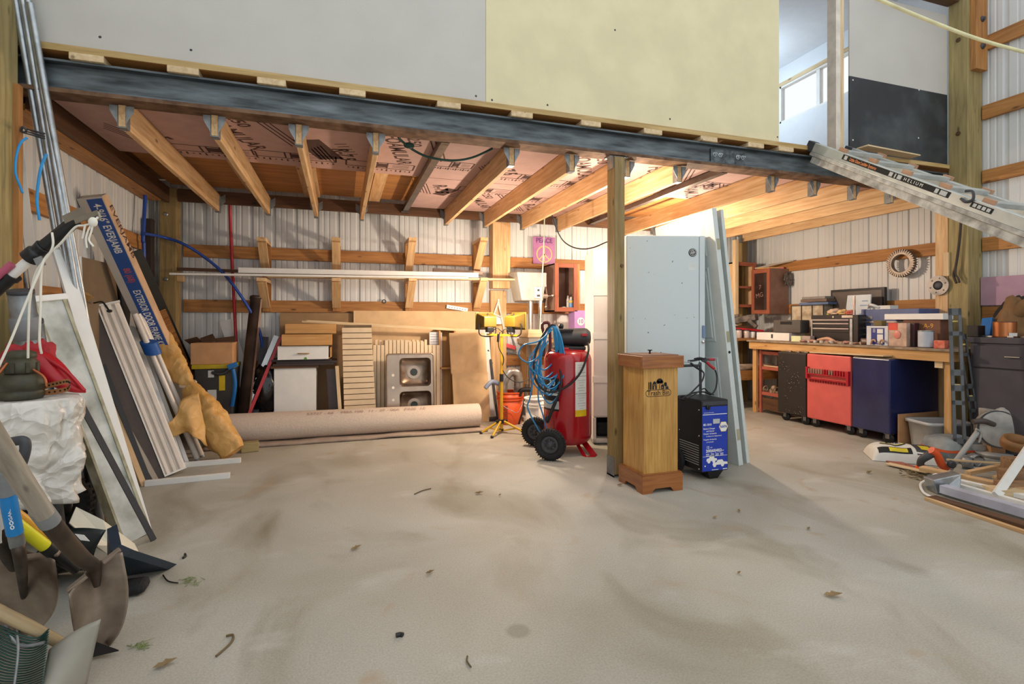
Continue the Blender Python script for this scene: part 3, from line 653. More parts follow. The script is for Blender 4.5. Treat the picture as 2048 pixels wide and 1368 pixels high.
# ---------------------------------------------------------------- covered crate with things on it
CT = .86
cb = [H(-130, 800, CT), H(165, 800, CT)]
c0 = V((-2.33, 2.0, 0))
P0 = Z(-150, 800, 2.13); P1 = Z(146, 800, 2.13)
P1 = Z(158, 800, 2.2); rd = V((P1.x, P1.y, 0)).normalized(); dirx = V((rd.y, -rd.x, 0)); hw = .36; cx = P1 - dirx * hw; MC = frame((cx.x, cx.y, 0), dirx, (0, 0, 1))
t = T('tool_stand', MC @ V((0, .25, 0)), 'dark stand on thin legs under the white plastic sheet', 'stand')
MB(MC).box(-hw + .03, hw - .06, .05, .38, .50, .845).out('body', BLACK, t, bevel=.01)
for x in (-hw + .06, hw - .09):
    for y in (.24, .36): MB(MC).box(x - .015, x + .015, y - .015, y + .015, 0, .499).out('leg', DGREY, t)
PLSH = crumple('plastic_sheet', '#d3cec4', '#dedad2', .3, 8, .6)
def cover(i, j):
    a = i * 2 * PI; k = j
    sx = math.copysign(abs(math.cos(a)) ** .45, math.cos(a)); sy = math.copysign(abs(math.sin(a)) ** .45, math.sin(a))
    if k < .25: s_ = k / .25 * .96; h = CT + .012
    elif k < .35: s_ = .96 + (k - .25) / .1 * .06; h = CT + .012 - ((k - .25) / .1) ** 2 * .05
    else: s_ = 1.02 - .05 * math.sin((k - .35) * 2.2); h = CT - .04 - (k - .35) / .65 * .38
    f = max(0, k - .3); w = 1 + f * .10 * math.sin(a * 11 + k * 3) + f * .30 * noise.noise(V((math.cos(a) * 4, math.sin(a) * 4, k * 5))) + .05 * noise.noise(V((math.cos(a) * 9, math.sin(a) * 9, k * 12)))
    h += f * .06 * noise.noise(V((a * 1.5, k * 2, 5)))
    return V(((hw + .01) * sx * s_ * w, .19 + .21 * sy * s_ * w, h))
one(MB(MC).grid(cover, 90, 34), 'plastic_sheet', PLSH, 'crumpled white plastic sheet draped over the stand at the left edge', 'plastic sheet', solid=.002)
OLIVE = plain('grimy_olive', '#3f3d2c', rough=.55, var=.3, scale=20)
c = H(42, 792, CT + .026); c.z = CT + .016
t = T('pump_motor', c, 'grimy olive pump motor sitting on the plastic sheet', 'pump')
MB(Matrix.Translation(c)).lathe([(.07, 0), (.075, .01), (.075, .03), (.07, .035), (.078, .04), (.082, .07), (.07, .095), (.045, .105)], n=28).out('base_housing', OLIVE, t)
m = MB(Matrix.Translation(c)); m.lathe([(.05, .105), (.055, .11), (.055, .15), (.045, .165), (.05, .17), (.05, .19), (.03, .2)], n=24)
for k in range(8): m.box(.05, .06, -.006, .006, .11, .15, M=Matrix.Rotation(k * PI / 4, 4, 'Z'))
m.out('upper_housing', OLIVE, t)
m = MB(); m.tube([c + V((-.02, -.055, .15)), c + V((-.03, -.09, .11)), c + V((-.05, -.1, .06))], .005); m.out('wire', plain('copper_wire', '#b0663f', rough=.4, metal=.6), t); m = MB(); m.tube([c + V((.05, -.02, .12)), c + V((.09, -.03, .09)), c + V((.1, -.03, .05))], .005); m.out('wire', plain('copper_wire', '#b0663f', rough=.4, metal=.6), t)
def redscoop():
    A = Z(58, 722, 2.32); B = Z(171, 783, 2.30); ax = B - A; t = T('red_scoop', (B.x, B.y, CT), 'crumpled red plastic scoop lying on the plastic sheet, its tip pointing right', 'scoop')
    M_ = frame(A, ax, (0, -.3, 1)); L = ax.length; rings = []
    for i in range(15):
        q = i / 14; w = .062 * (1 - q ** 2.2) + .004; hgt = .055 * (1 - q ** 1.5) + .004
        rings.append([V((q * L, w * math.cos(a), hgt * math.sin(a) + .012 * math.sin(q * 6))) for a in [2 * PI * k / 18 for k in range(18)]])
    MB(M_).loft(rings).out('wedge', RED, t)
    m = MB(M_); m.tube([V((0, .02, .05)), V((L * .3, 0, .058)), V((L * .65, -.0, .046)), V((L * .98, 0, .0))], .008); m.out('ridge', RED, t)
    m = MB(); m.blob(Z(48, 718, 2.34), .075, .06, .07, amp=.5, fr=2.4); m.blob(Z(78, 716, 2.36), .06, .05, .075, amp=.5, fr=2.2); m.blob(Z(36, 735, 2.3), .05, .05, .035, amp=.5); m.out('crumpled_cloth', plain('red_cloth', '#a3222a', rough=.7, var=.2), t)
redscoop()
COPPER = plain('copper_strap', '#b57b4d', rough=.4, metal=.5, var=.15)
A, B, C = Z(70, 784, 2.2), Z(118, 766, 2.2), Z(140, 769, 2.2)
m = MB()
pts = cm([A, Z(95, 772, 2.2), B, Z(136, 763, 2.2), C, Z(134, 778, 2.21), Z(105, 784, 2.21), Z(72, 786, 2.2)], 6)
for p in pts: p.z = max(p.z, CT + .026)
up = V((0, 0, .0105))
m.add([p + up for p in pts] + [p - up for p in pts], [(i, i + 1, len(pts) + i + 1, len(pts) + i) for i in range(len(pts) - 1)])
t = T('perforated_strap', A, 'bent perforated copper strap beside the pump motor', 'strap'); m.out('strip', COPPER, t, solid=.002)
m = MB()
for i in range(1, len(pts) - 1, 2):
    d = (pts[i + 1] - pts[i - 1]).normalized(); m.cyl(pts[i] - d.cross(V((0, 0, 1))) * .003, pts[i] + d.cross(V((0, 0, 1))) * .003, .004, n=8)
m.out('hole', BLACK, t)
# tree pruner
t = T('tree_pruner', Z(0, 571, 2.15), 'tree pruner with white pole and black head, hung with white rope', 'pruner')
p0, p1 = Z(-160, 712, 2.1), Z(72, 508, 2.15)
MB().tube([p0, p1], .019, n=14, smooth=1).out('pole', WHITEP, t)
d = (p1 - p0).normalized()
m = MB(); c = Z(2, 570, 2.14); m.cyl(c - d * .07, c + d * .06, .028); m.cyl(c + d * .045, c + d * .062, .034); m.out('clamp', BLACK, t)
m = MB(); c = Z(10, 540, 2.11); m.cyl(c - d * .05, c + d * .035, .014); m.out('pink_grip', plain('dusty_pink', '#b0546c', rough=.6), t)
A, B = Z(58, 517, 2.15), Z(152, 442, 2.16); d2 = (B - A).normalized()
m = MB(); m.tube([A, A + (B - A) * .15, A + (B - A) * .2, A + (B - A) * .32, A + (B - A) * .34, B], [.036, .036, .028, .032, .026, .022], n=14, smooth=3)
m.bar(A + (B - A) * .2 + V((0, 0, .02)), B + V((0, 0, .022)), .02, .012, (0, -1, .3)); m.out('head', BLACK, t)
m = MB(); m.bar(Z(75, 515, 2.13), Z(84, 532, 2.13), .03, .006, (0, -1, 0)); m.out('pulley', GALVD, t)
m = MB(); m.bar(Z(128, 440, 2.14), Z(168, 421, 2.14), .035, .006, (0, -1, .2)); m.bar(Z(150, 443, 2.13), Z(196, 425, 2.13), .022, .005, (0, -1, .2)); m.tube([Z(196, 425, 2.13), Z(199, 432, 2.13), Z(196, 440, 2.13)], .006); m.out('hook_blade', plain('brushed_hook', '#8f8a7c', rough=.4, metal=.7), t)
m = MB()
m.tube([Z(196, 434, 2.12), Z(184, 446, 2.11), Z(168, 451, 2.11), Z(150, 455, 2.11), Z(120, 488, 2.11), Z(92, 514, 2.1), Z(78, 545, 2.08), Z(50, 610, 2.05), Z(22, 680, 2.02), Z(-8, 745, 2.0)], .0045, n=6)
m.tube([Z(104, 465, 2.1), Z(106, 490, 2.1), Z(96, 512, 2.1), Z(72, 545, 2.1), Z(60, 600, 2.1), Z(57, 660, 2.1), Z(56, 716, 2.12)], .0045, n=6)
m.tube([Z(92, 514, 2.1), Z(83, 540, 2.1), Z(81, 620, 2.1), Z(79, 680, 2.1), Z(83, 707, 2.12)], .0045, n=6)
for pts in (((184, 446), (176, 462), (172, 478), (174, 496)), ((186, 448), (182, 465), (178, 480), (187, 493)), ((170, 451), (168, 462), (165, 477))): m.tube([Z(x, y, 2.1) for x, y in pts], .004, n=6)
m.blob(Z(186, 444, 2.1), .016, .014, .02, n=8); m.out('rope', ROPEW, t)
# pipes and tyre under the sheet
for k, (xt, xb, yb, r, mt, lab) in enumerate(((160, 204, 1052, .017, GREY, 'grey pipe standing right of the plastic sheet, nearest the copper pipe'), (176, 212, 1046, .009, plain('copper_pipe', '#a8633f', rough=.35, metal=.7), 'thin copper pipe standing right of the plastic sheet'), (188, 224, 1040, .018, GREY, 'grey pipe standing right of the thin copper pipe'), (150, 190, 1046, .016, DGREY, 'dark pipe standing under the edge of the plastic sheet'))):
    one(MB().tube([H(xb, yb), Z(xt, 800, 2.95)], r, n=12, smooth=1), 'pipe', mt, lab, 'pipe')
c = H(112, 1072); M_ = frame(c + V((0, 0, .17)), (1, 0, 0), (.25, -1, .1))
t = T('tyre', c, 'dark tyre on the floor under the plastic sheet', 'tyre')
m = MB(M_); m.loft([[V((math.cos(a) * (.125 + .045 * math.cos(b)), math.sin(a) * (.125 + .045 * math.cos(b)), .045 * math.sin(b))) for b in [2 * PI * k / 12 for k in range(12)]] for a in [2 * PI * k / 40 for k in range(40)]], closed=True); m.out('rubber', BLACKM, t)
m = MB(M_)
for k in range(30): m.box(.155, .173, -.008, .008, -.035, .035, M=Matrix.Rotation(k * 2 * PI / 30, 4, 'Z'))
m.out('tread_blocks', BLACKM, t)
# ---------------------------------------------------------------- garden tools, bottom left
RUSTB = plain('rusty_blade', '#5f4938', hx2='#b3a493', rough=.5, metal=.35, scale=5, lo=.3, hi=.68, bump=.1)
def blade(SL, SR, TIP, bulge, step=.0, square=False, mt=RUSTB, name='blade', parent=None, th=.004):
    SL, SR, TIP = V(SL), V(SR), V(TIP); mid = (SL + SR) / 2; ax = TIP - mid; x = (SR - SL); n = x.cross(ax).normalized()
    if n.dot(-FW) < 0: n = -n
    def fn(i, j):
        c = (i - .5) * 2
        w = 1.0 if square else (1.04 * math.sqrt(max(0, 1 - max(0, (j - .35) / .65) ** 2.3)) if j > .35 else 1 + .04 * j / .35)
        return mid + ax * j + x * (c * .5 * max(w, .02)) + n * (bulge * (c * c - .4) * (1 - .3 * j) + step * math.exp(-(c / .28) ** 2) * max(0, 1 - j * 1.5) )
    m = MB(); m.grid(fn, 22, 20); return m.out(name, mt, parent, solid=th)
SL, SR, TP = Z(134, 1182, 1.80), Z(240, 1098, 1.90), H(214, 1289)
t = T('round_shovel', TP, 'rusty round point shovel with weathered grey handle, standing in front of the tools', 'shovel')
blade(SL, SR, TP, .045, -.02, parent=t)
m = MB(); d = (SR - SL).normalized(); dn = (TP - (SL + SR) / 2).normalized()
for a, b in ((SL, SL + (SR - SL) * .36), (SL + (SR - SL) * .66, SR)): m = MB(); m.bar(a, b, .022, .012, -dn); m.out('foot_step', RUSTB, t, bevel=.003)
mid = (SL + SR) / 2
m = MB(); m.tube([mid + dn * .07, mid - dn * .01 , Z(165, 1118, 1.74), Z(128, 1078, 1.66), Z(98, 1042, 1.59)], [.010, .022, .0245, .0255, .027], n=16); m.out('socket', plain('dark_socket', '#2f2b28', rough=.45, metal=.6, hx2='#55483c', scale=9), t)
m = MB(); m.tube([Z(100, 1045, 1.59), Z(80, 1018, 1.55)], .0285, n=16, smooth=1); m.out('ferrule', GREY, t)
m = MB(); m.tube([Z(88, 1028, 1.56), Z(40, 955, 1.46), Z(-60, 800, 1.25)], [.026, .0265, .027], n=16); m.out('handle', W_OLD, t)
# left shovel
SL, SR, TP = Z(-70, 1132, 1.80), Z(119, 1106, 1.84), H(38, 1266)
t = T('round_shovel', TP, 'rusty round point shovel cut by the left edge of the picture', 'shovel')
blade(SL, SR, TP, .05, -.02, parent=t); dn = (TP - (SL + SR) / 2).normalized()
m = MB(); m.bar(SL + (SR - SL) * .60, SR, .022, .012, -dn); m.out('foot_step', RUSTB, t, bevel=.003)
m = MB(); m.tube([(SL + SR) / 2 + dn * .05, Z(22, 1116, 1.78), Z(8, 1085, 1.72), Z(-4, 1052, 1.68)], [.012, .024, .026, .026], n=14); m.out('socket', plain('dark_socket', '#2f2b28'), t)
m = MB(); m.tube([Z(-2, 1075, 1.70), Z(-30, 985, 1.6)], .027, n=14, smooth=1); m.out('white_handle', WHITEP, t)
# blue socket tool
t = T('garden_fork', H(40, 1180), 'garden tool with bright blue socket and dark D shaped grip', 'garden tool')
MB().tube([Z(14, 985, 1.62), Z(30, 1066, 1.66)], .0215, n=16, smooth=1).out('blue_socket', plain('tool_blue', '#1b7fc4', rough=.4, var=.05), t)
MB().tube([Z(6, 945, 1.60), Z(14, 988, 1.62)], [.02, .024], n=14, smooth=1).out('grey_neck', GREY, t)
MB().tube([Z(30, 1064, 1.66), Z(35, 1090, 1.68)], .020, n=14, smooth=1).out('ferrule', GALVD, t)
MB().tube([Z(35, 1088, 1.68), Z(42, 1130, 1.72), H(52, 1230)], [.019, .017, .006], n=12).out('steel_shaft', plain('dark_socket', '#2f2b28'), t)
MB().tube([Z(-30, 888, 1.6), Z(8, 886, 1.60), Z(44, 881, 1.6), Z(51, 892, 1.6), Z(47, 915, 1.6), Z(38, 935, 1.61), Z(12, 958, 1.62)], .0145, n=12).out('grip', DGREY, t)
M_ = frame(Z(21, 1026, 1.622), Z(30, 1066, 1.6) - Z(14, 985, 1.6), -FW)
m = MB(M_ @ Matrix.Rotation(PI, 4, 'Z')); m.text('GARDEN', .016, Matrix.Translation((.008, 0, .003)), bold=.01)
for k in (-1, 1): m.ring(.004, .0065, .001, M=Matrix.Translation((-.038 + k * .007, 0, .003)), n=12)
m.out('lettering', WINK, t)
for (x0, y0, x1, y1, z0, z1, r, mt, lab) in ((-60, 962, 118, 1092, 1.75, 1.95, .019, plain('amber_handle', '#d99a25', rough=.4), 'amber yellow tool handle behind the blue socket'), (-60, 978, 92, 1094, 1.62, 1.82, .0195, plain('lemon_handle', '#d8d022', rough=.4), 'lemon yellow ribbed tool handle with black end')):
    t = T('garden_tool', Z(x1, y1, z1), lab, 'tool handle')
    MB().tube([Z(x0, y0, z0), Z(x1, y1, z1)], r, n=14, smooth=1).out('shaft', mt, t)
    d = (Z(x1, y1, z1) - Z(x0, y0, z0)).normalized(); q = Z(x1, y1, z1)
    MB().tube([q - d * .004, q + d * .03, q + d * .16], [r * 1.1, r * 1.1, r * .8], n=14, smooth=1).out('socket', BLACK, t)
# black snow shovel
t = T('snow_shovel', H(250, 1160), 'black plastic snow shovel lying on edge behind the rusty shovels', 'snow shovel')
def scoop(i, j):
    a, b, c, d = Z(108, 1062, 2.28), Z(212, 1060, 2.32), H(232, 1140), H(100, 1150)
    top = a + (b - a) * i; bot = d + (c - d) * i
    return top + (bot - top) * j - FW * (.10 * math.sin(PI * j)) + V((0, 0, .012 * math.sin(i * PI)))
MB().grid(scoop, 14, 14).out('scoop', plain('shovel_black', '#1d2424', rough=.35, var=.15), t, solid=.006)
m = MB()
A = [Z(214, 1058, 2.3), Z(222, 1100, 2.2), Z(248, 1112, 2.15), H(338, 1139), H(252, 1152), H(215, 1152)]
m.add(A + [p + V((.02, .05, .0)) for p in A], [(0, 1, 5), (1, 2, 4, 5), (2, 3, 4), (6, 11, 7), (7, 11, 10, 8), (8, 10, 9)] + [(i, (i + 1) % 6, 6 + (i + 1) % 6, 6 + i) for i in range(6)])
m.out('side_wing', plain('navy_plastic', '#12283a', rough=.45), t)
M_ = frame(Z(165, 1075, 2.19), RT + V((0, 0, -.5)), -FW + V((0, 0, .3)))
MB(M_).prism([(-.035, 0), (0, .011), (.035, 0), (0, -.011)], 0, .002).out('diamond_emblem', WINK, t)
# black rounded end
m = MB(); m.bar(H(225, 1192) + V((0, 0, .03)), H(296, 1182) + V((0, 0, .03)), .10, .05, (0, 0, 1)); one(m, 'rubber_paddle', BLACKM, 'black rounded rubber paddle on the floor behind the rusty shovel', 'paddle', bevel=.022)
# cream panel
A = [Z(152, 1014, 2.45), Z(205, 1040, 2.5), H(268, 1088, .05), H(282, 1116, .015), H(305, 1119, .01), H(303, 1130, .01), H(240, 1124, .015), Z(190, 1092, 2.4), Z(138, 1046, 2.4)]
m = MB(); cc = sum(A, V()) / 9 - FW * .03
m.add(A + [cc], [(i, (i + 1) % 9, 9) for i in range(9)]); one(m, 'cream_liner', CREAM, 'cream curved plastic panel leaning behind the black snow shovel', 'panel', solid=.006)
# square spade with wooden handle
t = T('square_spade', H(150, 1380), 'grey square spade lying in front with its pale wooden handle', 'spade')
SPD = plain('spade_grey', '#7f7b70', hx2='#a09b8e', rough=.5, metal=.3, scale=4)
def spade(i, j):
    a, b, c, d = Z(98, 1300, 1.66), Z(202, 1238, 1.72), H(172, 1372, .01), H(70, 1440, .01)
    return (a + (b - a) * i) * (1 - j) + (d + (c - d) * i) * j + V((0, 0, .012 * math.sin(PI * i)))
MB().grid(spade, 12, 12).out('blade', SPD, t, solid=.004)
MB().tube([Z(-70, 1190, 1.52), Z(60, 1254, 1.66), Z(140, 1296, 1.75)], [.0185, .018, .016], n=14).out('handle', wood('ash_handle', '#a48d68', '#cdb893', knots=False), t)
m = MB(); m.prism([(0, -.03), (.10, .0), (0, .03)], 0, .006, M=frame(H(182, 1302, .02), RT, (0, -.4, 1))); one(m, 'steel_point', BLACK, 'small black steel point sticking out beside the grey spade', 'point')
# green wire rake
t = T('leaf_rake', H(40, 1360), 'green wire leaf rake in the bottom left corner', 'rake')
GR = plain('rake_green', '#24443c', rough=.4, metal=.3, var=.25)
for k in range(22):
    x = 98 - k * 1.2; y = 1262 + k * 5.6
    m = MB(); m.tube([Z(98 - k * .6, 1258 + k * 5.2, 1.66 - k * .004), Z(74 - k * 1.6, 1276 + k * 5.0, 1.65), Z(36 - k * 2.5, 1268 + k * 5.4, 1.63), Z(-30 - k * 2, 1238 + k * 5.2, 1.60)], .0028, n=5, smooth=4)
    m.out('tine', GR, t)
m = MB(); m.tube([Z(34, 1258, 1.64), Z(36, 1310, 1.6), Z(28, 1375, 1.56)], .004, n=6); m.tube([Z(10, 1250, 1.63), Z(40, 1290, 1.63), Z(90, 1285, 1.64)], .006, n=6); m.out('brace', GALVD, t)
# ================================================================ BACK WALL
def vbox(m, x0, y0, x1, y1, v, depth, ym=None):          # box whose front face spans the pixel box on plane v, extending back
    yy = (y0 + y1) / 2; a = VP(x0, yy, v); b = VP(x1, yy, v)
    xm = (x0 + x1) / 2; h1 = VP(xm, y0, v).z; h0 = VP(xm, y1, v).z
    m.box(a.x, b.x, v, v + depth, max(h0, 0), h1); return a.x, b.x, max(h0, 0), h1
RPX = plain('pex_red', '#b3202c', rough=.4); BPX = plain('pex_blue', '#23479b', rough=.4)
one(MB().tube([VP(460, 404, 6.25), VP(461, 450, 6.3), VP(466, 560, 6.3), VP(471, 660, 6.22), VP(473, 700, 6.2)], .016, n=10), 'red_pipe', RPX, 'red plastic water pipe running down the back wall', 'pipe')
one(MB().tube([VP(472, 690, 6.2), VP(473, 720, 6.2), VP(478, 750, 6.18), (VP(478, 750, 6.18).x, 6.15, .02)], .011, n=8), 'grey_hose', GREY, 'thin grey hose under the red water pipe', 'hose')
one(MB().tube([UP(291, 366, -1.77), UP(289, 420, -1.77), UP(286, 480, -1.77), UP(288, 524, -1.77), (UP(288, 524, -1.77).x, UP(288, 524, -1.77).y, .02)], .017, n=10), 'blue_pipe', BPX, 'blue plastic water pipe running down the left wall', 'pipe')
one(MB().tube([UP(288, 467, -1.74), VP(325, 474, 6.04), VP(365, 487, 6.06), VP(410, 515, 6.1), VP(450, 550, 6.1), VP(486, 598, 6.1), VP(510, 640, 6.12), VP(522, 675, 6.15), VP(526, 720, 6.2)], .015, n=10), 'blue_pipe', BPX, 'blue plastic water pipe arching across the back left corner', 'pipe')
# lumber rack brackets
def rack_bracket(px, dx, lab, tilt=0):
    t = None
    for tier, (ya, yb) in enumerate(((476, 545), (556, 617))):
        c = VP(px, ya, 6.0); w = VP(px + 6, ya, 6.35).x
        x = c.x; ht = c.z
        hb = VP(px, yb, 6.2).z if tier else ht - .36
        t = T('rack_bracket', (x, 6.3, hb), f'{lab} wooden rack bracket, ' + ('upper' if not tier else 'lower') + ' tier, on the back wall', 'bracket', 'lumber rack brackets')
        MB().box(x - .045, x + .045, 5.94, 6.355, ht - .038, ht).out('arm', W_JOIST, t, bevel=.003)
        MB().bar((x - .0, 5.99, ht - .04), (x, 6.30, hb + .02), .088, .036, (0, -1, -.3)).out('brace', W_JOIST, t, bevel=.003)
        MB().box(x - .04, x + .05, 6.318, 6.358, hb - .03, ht - .04).out('upright', W_GIRT, t, bevel=.003)
rack_bracket(524, 0, 'leftmost'); rack_bracket(672, 0, 'second'); rack_bracket(824, 0, 'third'); rack_bracket(966, 0, 'rightmost')
def long_board(nm, x0, y0, x1, y1, v, w, th, mt, lab):
    a, b = VP(x0, y0, v), VP(x1, y1, v); m = MB(); m.bar(a, b, w, th, (0, 0, 1)); return one(m, nm, mt, lab, 'board', bevel=.002)
long_board('rack_board', 478, 541, 955, 551, 6.0, .10, .055, WHITE, 'thick white moulding lying on top of the lumber rack')
long_board('rack_board', 340, 548, 935, 556, 5.93, .06, .02, WHITEP, 'long thin white strip on the rack reaching furthest left')
long_board('rack_board', 535, 553, 1032, 560, 6.06, .16, .022, W_PALE, 'tan board lying lowest on the lumber rack')
long_board('rack_board', 866, 540, 964, 547, 6.18, .06, .045, plain('taupe_trim', '#9c8778', rough=.5), 'short taupe trim on the right end of the rack')
long_board('rack_board', 355, 538, 560, 545, 6.16, .05, .03, W_LEDGER, 'dark stick lying behind the thick white moulding')
m = MB(); m.ring(.014, .026, .006, M=frame(VP(768, 603, 6.36), (1, 0, 0), (0, -1, 0))); one(m, 'washer', DGREY, 'dark washer ring hanging on the back wall', 'washer')
a, b = VP(893, 613, 6.34), VP(935, 620, 6.34)
t = T('slotted_strip', a, 'white slotted metal strip on the lower back girt', 'strip')
M_ = frame((a + b) / 2, b - a, (0, -1, 0)); L = (b - a).length
MB(M_).box(-L / 2, L / 2, -.022, .022, 0, .012).out('strip', WHITE, t)
m = MB(M_)
for k in range(7): m.box(-L * .4 + k * L * .125, -L * .4 + k * L * .125 + .014, -.008, .004, .0121, .013)
m.out('slot', GREY, t)
# bins and cartons in the back left
t = T('storage_bin', VP(425, 800, 5.85), 'dark storage bin with yellow lid under the cardboard carton', 'bin')
m = MB(); x0, x1, h0, h1 = vbox(m, 388, 735, 468, 815, 5.80, .34)
m = MB(); m.hexa([(x0 + .02, 5.82, 0), (x1 - .02, 5.82, 0), (x1 - .02, 6.12, 0), (x0 + .02, 6.12, 0)], [(x0, 5.80, h1), (x1, 5.80, h1), (x1, 6.15, h1), (x0, 6.15, h1)]); m.out('tub', plain('bin_dark', '#3a3735', rough=.5), t, bevel=.01)
MB().box(x0 - .02, x1 + .005, 5.78, 6.16, h1 - .012, h1 + .03).out('lid', plain('bin_yellow', '#b9a21b', rough=.5), t, bevel=.006)
BH = h1 + .031
m = MB(); vbox(m, 416, 741, 428, 755, 5.798, .002); m.out('white_sticker', PAPER, t); m = MB(); vbox(m, 415, 772, 433, 800, 5.806, .002); m.out('white_sticker', PAPER, t)
m = MB(); vbox(m, 438, 751, 450, 781, 5.79, .004); m.out('yellow_tag', YEL, t)
m = MB(); m.tube([VP(424, 745, 5.79), VP(440, 748, 5.775), VP(452, 744, 5.78), VP(462, 735, 5.78)], .016, n=8); m.out('latch', DGREY, t)
m = MB(); m.bar(VP(456, 735, 5.74), VP(474, 728, 5.74), .05, .045, (0, -1, 0)); m.tube([VP(466, 738, 5.74), VP(470, 770, 5.75), VP(464, 812, 5.8)], .02); one(m, 'blue_sprayer', BLUE, 'small blue sprayer head beside the storage bin', 'sprayer', bevel=.004)
t = T('cardboard_carton', VP(422, 724, 5.82), 'plain cardboard carton on the yellow lid of the bin', 'carton')
m = MB(); x0, x1, _, h1 = vbox(m, 381, 686, 465, 726, 5.81, .30); m = MB(); m.box(x0, x1, 5.81, 6.11, BH, h1); m.out('body', CARD, t, bevel=.003)
m = MB(); m.bar((x0 - .07, 6.0, h1 + .0), (x0 + .04, 6.0, h1 + .03), .2, .005, (0, .3, 1)); m.bar((x0 + .05, 6.02, h1 + .005), (x0 + .16, 6.05, h1 + .05), .16, .005, (0, -.5, 1)); m.bar((x0 + .16, 6.06, h1 + .006), (x1 - .02, 6.07, h1 + .03), .1, .005, (0, -.7, 1)); m.out('flap', plain('dark_card', '#5b4330', rough=.9), t)
def vlean(nm, x0, y0, x1, y1, v0, v1, w, th, mt, lab, cat='board', n=(0, -1, .1), **k):
    a = VP(x0, y0, v0); b = VP(x1, y1, v1); d = (b - a)
    if b.z > .005: b = a + d * (a.z / (a.z - b.z))
    m = MB(); m.bar(b, a, w, th, n); return one(m, nm, mt, lab, cat, **k)
vlean('white_board', 452, 641, 502, 800, 6.33, 6.1, .125, .02, WHITE, 'short white panelled board leaning behind the red water pipe')
t = T('drain_pipe', VP(490, 830, 5.82), 'thick dark brown drain pipe leaning on the back wall', 'pipe')
a, b = VP(513, 594, 6.20), VP(483, 836, 5.83); b.z = 0.03
d = (a - b).normalized(); M_ = frame(b, d.orthogonal(), d); L = (a - b).length
ABS = plain('drain_brown', '#2c211d', rough=.4, hx2='#47372f', scale=6)
MB(M_).lathe([(.055, 0), (.06, 0), (.06, L - .03), (.066, L - .028), (.066, L), (.055, L), (.055, L - .05)], n=24).out('tube', ABS, t)
m = MB(); m.bar(b + V((.055, -.03, 0)), a + V((.055, -.03, 0)), .02, .004, (1, -1, 0)); m.out('copper_edge', plain('pale_seam', '#8a6a58', rough=.4), t)
t0 = 6.0
for k, (xa, ya, xb, yb, w, mt, lab) in enumerate(((553, 672, 494, 812, .05, ALU, 'pale aluminium strip leaning left of the red bar'), (547, 690, 488, 812, .045, GALVD, 'dull metal strip leaning behind the aluminium strip'), (562, 674, 505, 812, .03, RED, 'bright red bar leaning in front of the white cabinet'), (530, 674, 512, 812, .07, DGREY, 'dark grey rounded bar leaning behind the metal strips'))):
    vlean('leaning_strip', xa, ya, xb, yb, (6.1, 6.16, 6.0, 6.2)[k], (5.90, 5.93, 5.84, 5.99)[k], w, .02, mt, lab, 'strip')
m = MB(); m.blob(VP(530, 780, 6.0) + V((0, 0, 0)), .13, .1, .26, amp=.35, fr=3)
o = one(m, 'plastic_bag', plain('black_bag', '#141416', rough=.22, bump=.5, scale=12), 'shiny black plastic bag slumped behind the metal strips', 'bag')
# drawers and cabinet pieces
x0, x1 = VP(548, 770, 5.92).x, VP(632, 770, 5.92).x; hc = VP(590, 736, 5.92).z
t = T('cabinet_carcass', ((x0 + x1) / 2, 6.0, 0), 'white cabinet carcass under the stacked drawers', 'cabinet')
MB().box(x0, x1, 5.92, 6.25, 0, hc).out('body', WHITE, t, bevel=.002)
MB().box(x0 - .03, x1 + .03, 5.90, 6.28, hc, hc + .028).out('dark_top', W_LEDGER, t)
DKB = plain('dark_veneer', '#33211c', rough=.45, var=.15)
xs0, xs1 = VP(546, 730, 5.9).x, VP(668, 730, 5.9).x
for k, (dx, hh) in enumerate(((.0, .02), (.03, .02), (-.02, .018))):
    one(MB().box(xs0 + dx, xs1 + dx, 5.88 + .02 * k, 6.24, hc + .029 + k * .021, hc + .049 + k * .021), 'dark_slab', DKB, ['lowest', 'middle', 'topmost'][k] + ' dark veneer slab under the white drawer', 'slab', 'dark slabs under the drawers')
hd = hc + .029 + .063
t = T('drawer_unit', ((xs0 + xs1) / 2, 5.9, hd), 'white fronted drawer with brass handle and green sticker', 'drawer')
a, b = VP(555, 705, 5.86).x, VP(657, 705, 5.86).x; h1 = VP(606, 692, 5.86).z
MB().box(a, b, 5.86, 5.88, hd, h1).out('front', WHITE, t, bevel=.002)
m = MB(); m.box(a + .02, b + .03, 5.88, 6.25, hd + .005, hd + .015); m.box(b + .015, b + .03, 5.88, 6.25, hd + .005, h1 - .02); m.box(a + .02, a + .035, 5.88, 6.25, hd + .005, h1 - .02); m.out('box', W_DRAWER, t)
m = MB(); c = VP(607, 707, 5.86); m.tube([c + V((-.05, 0, 0)), c + V((-.045, -.02, 0)), c + V((.045, -.02, 0)), c + V((.05, 0, 0))], .006, smooth=2); m.out('handle', plain('brass', '#b08d57', rough=.35, metal=.7), t)
m = MB(); m.lathe([(.014, 0), (.014, .0015)], M=frame(VP(611, 717, 5.86), (1, 0, 0), (0, -1, 0))); m.out('sticker', plain('green_sticker', '#4f8a2b', rough=.6), t)
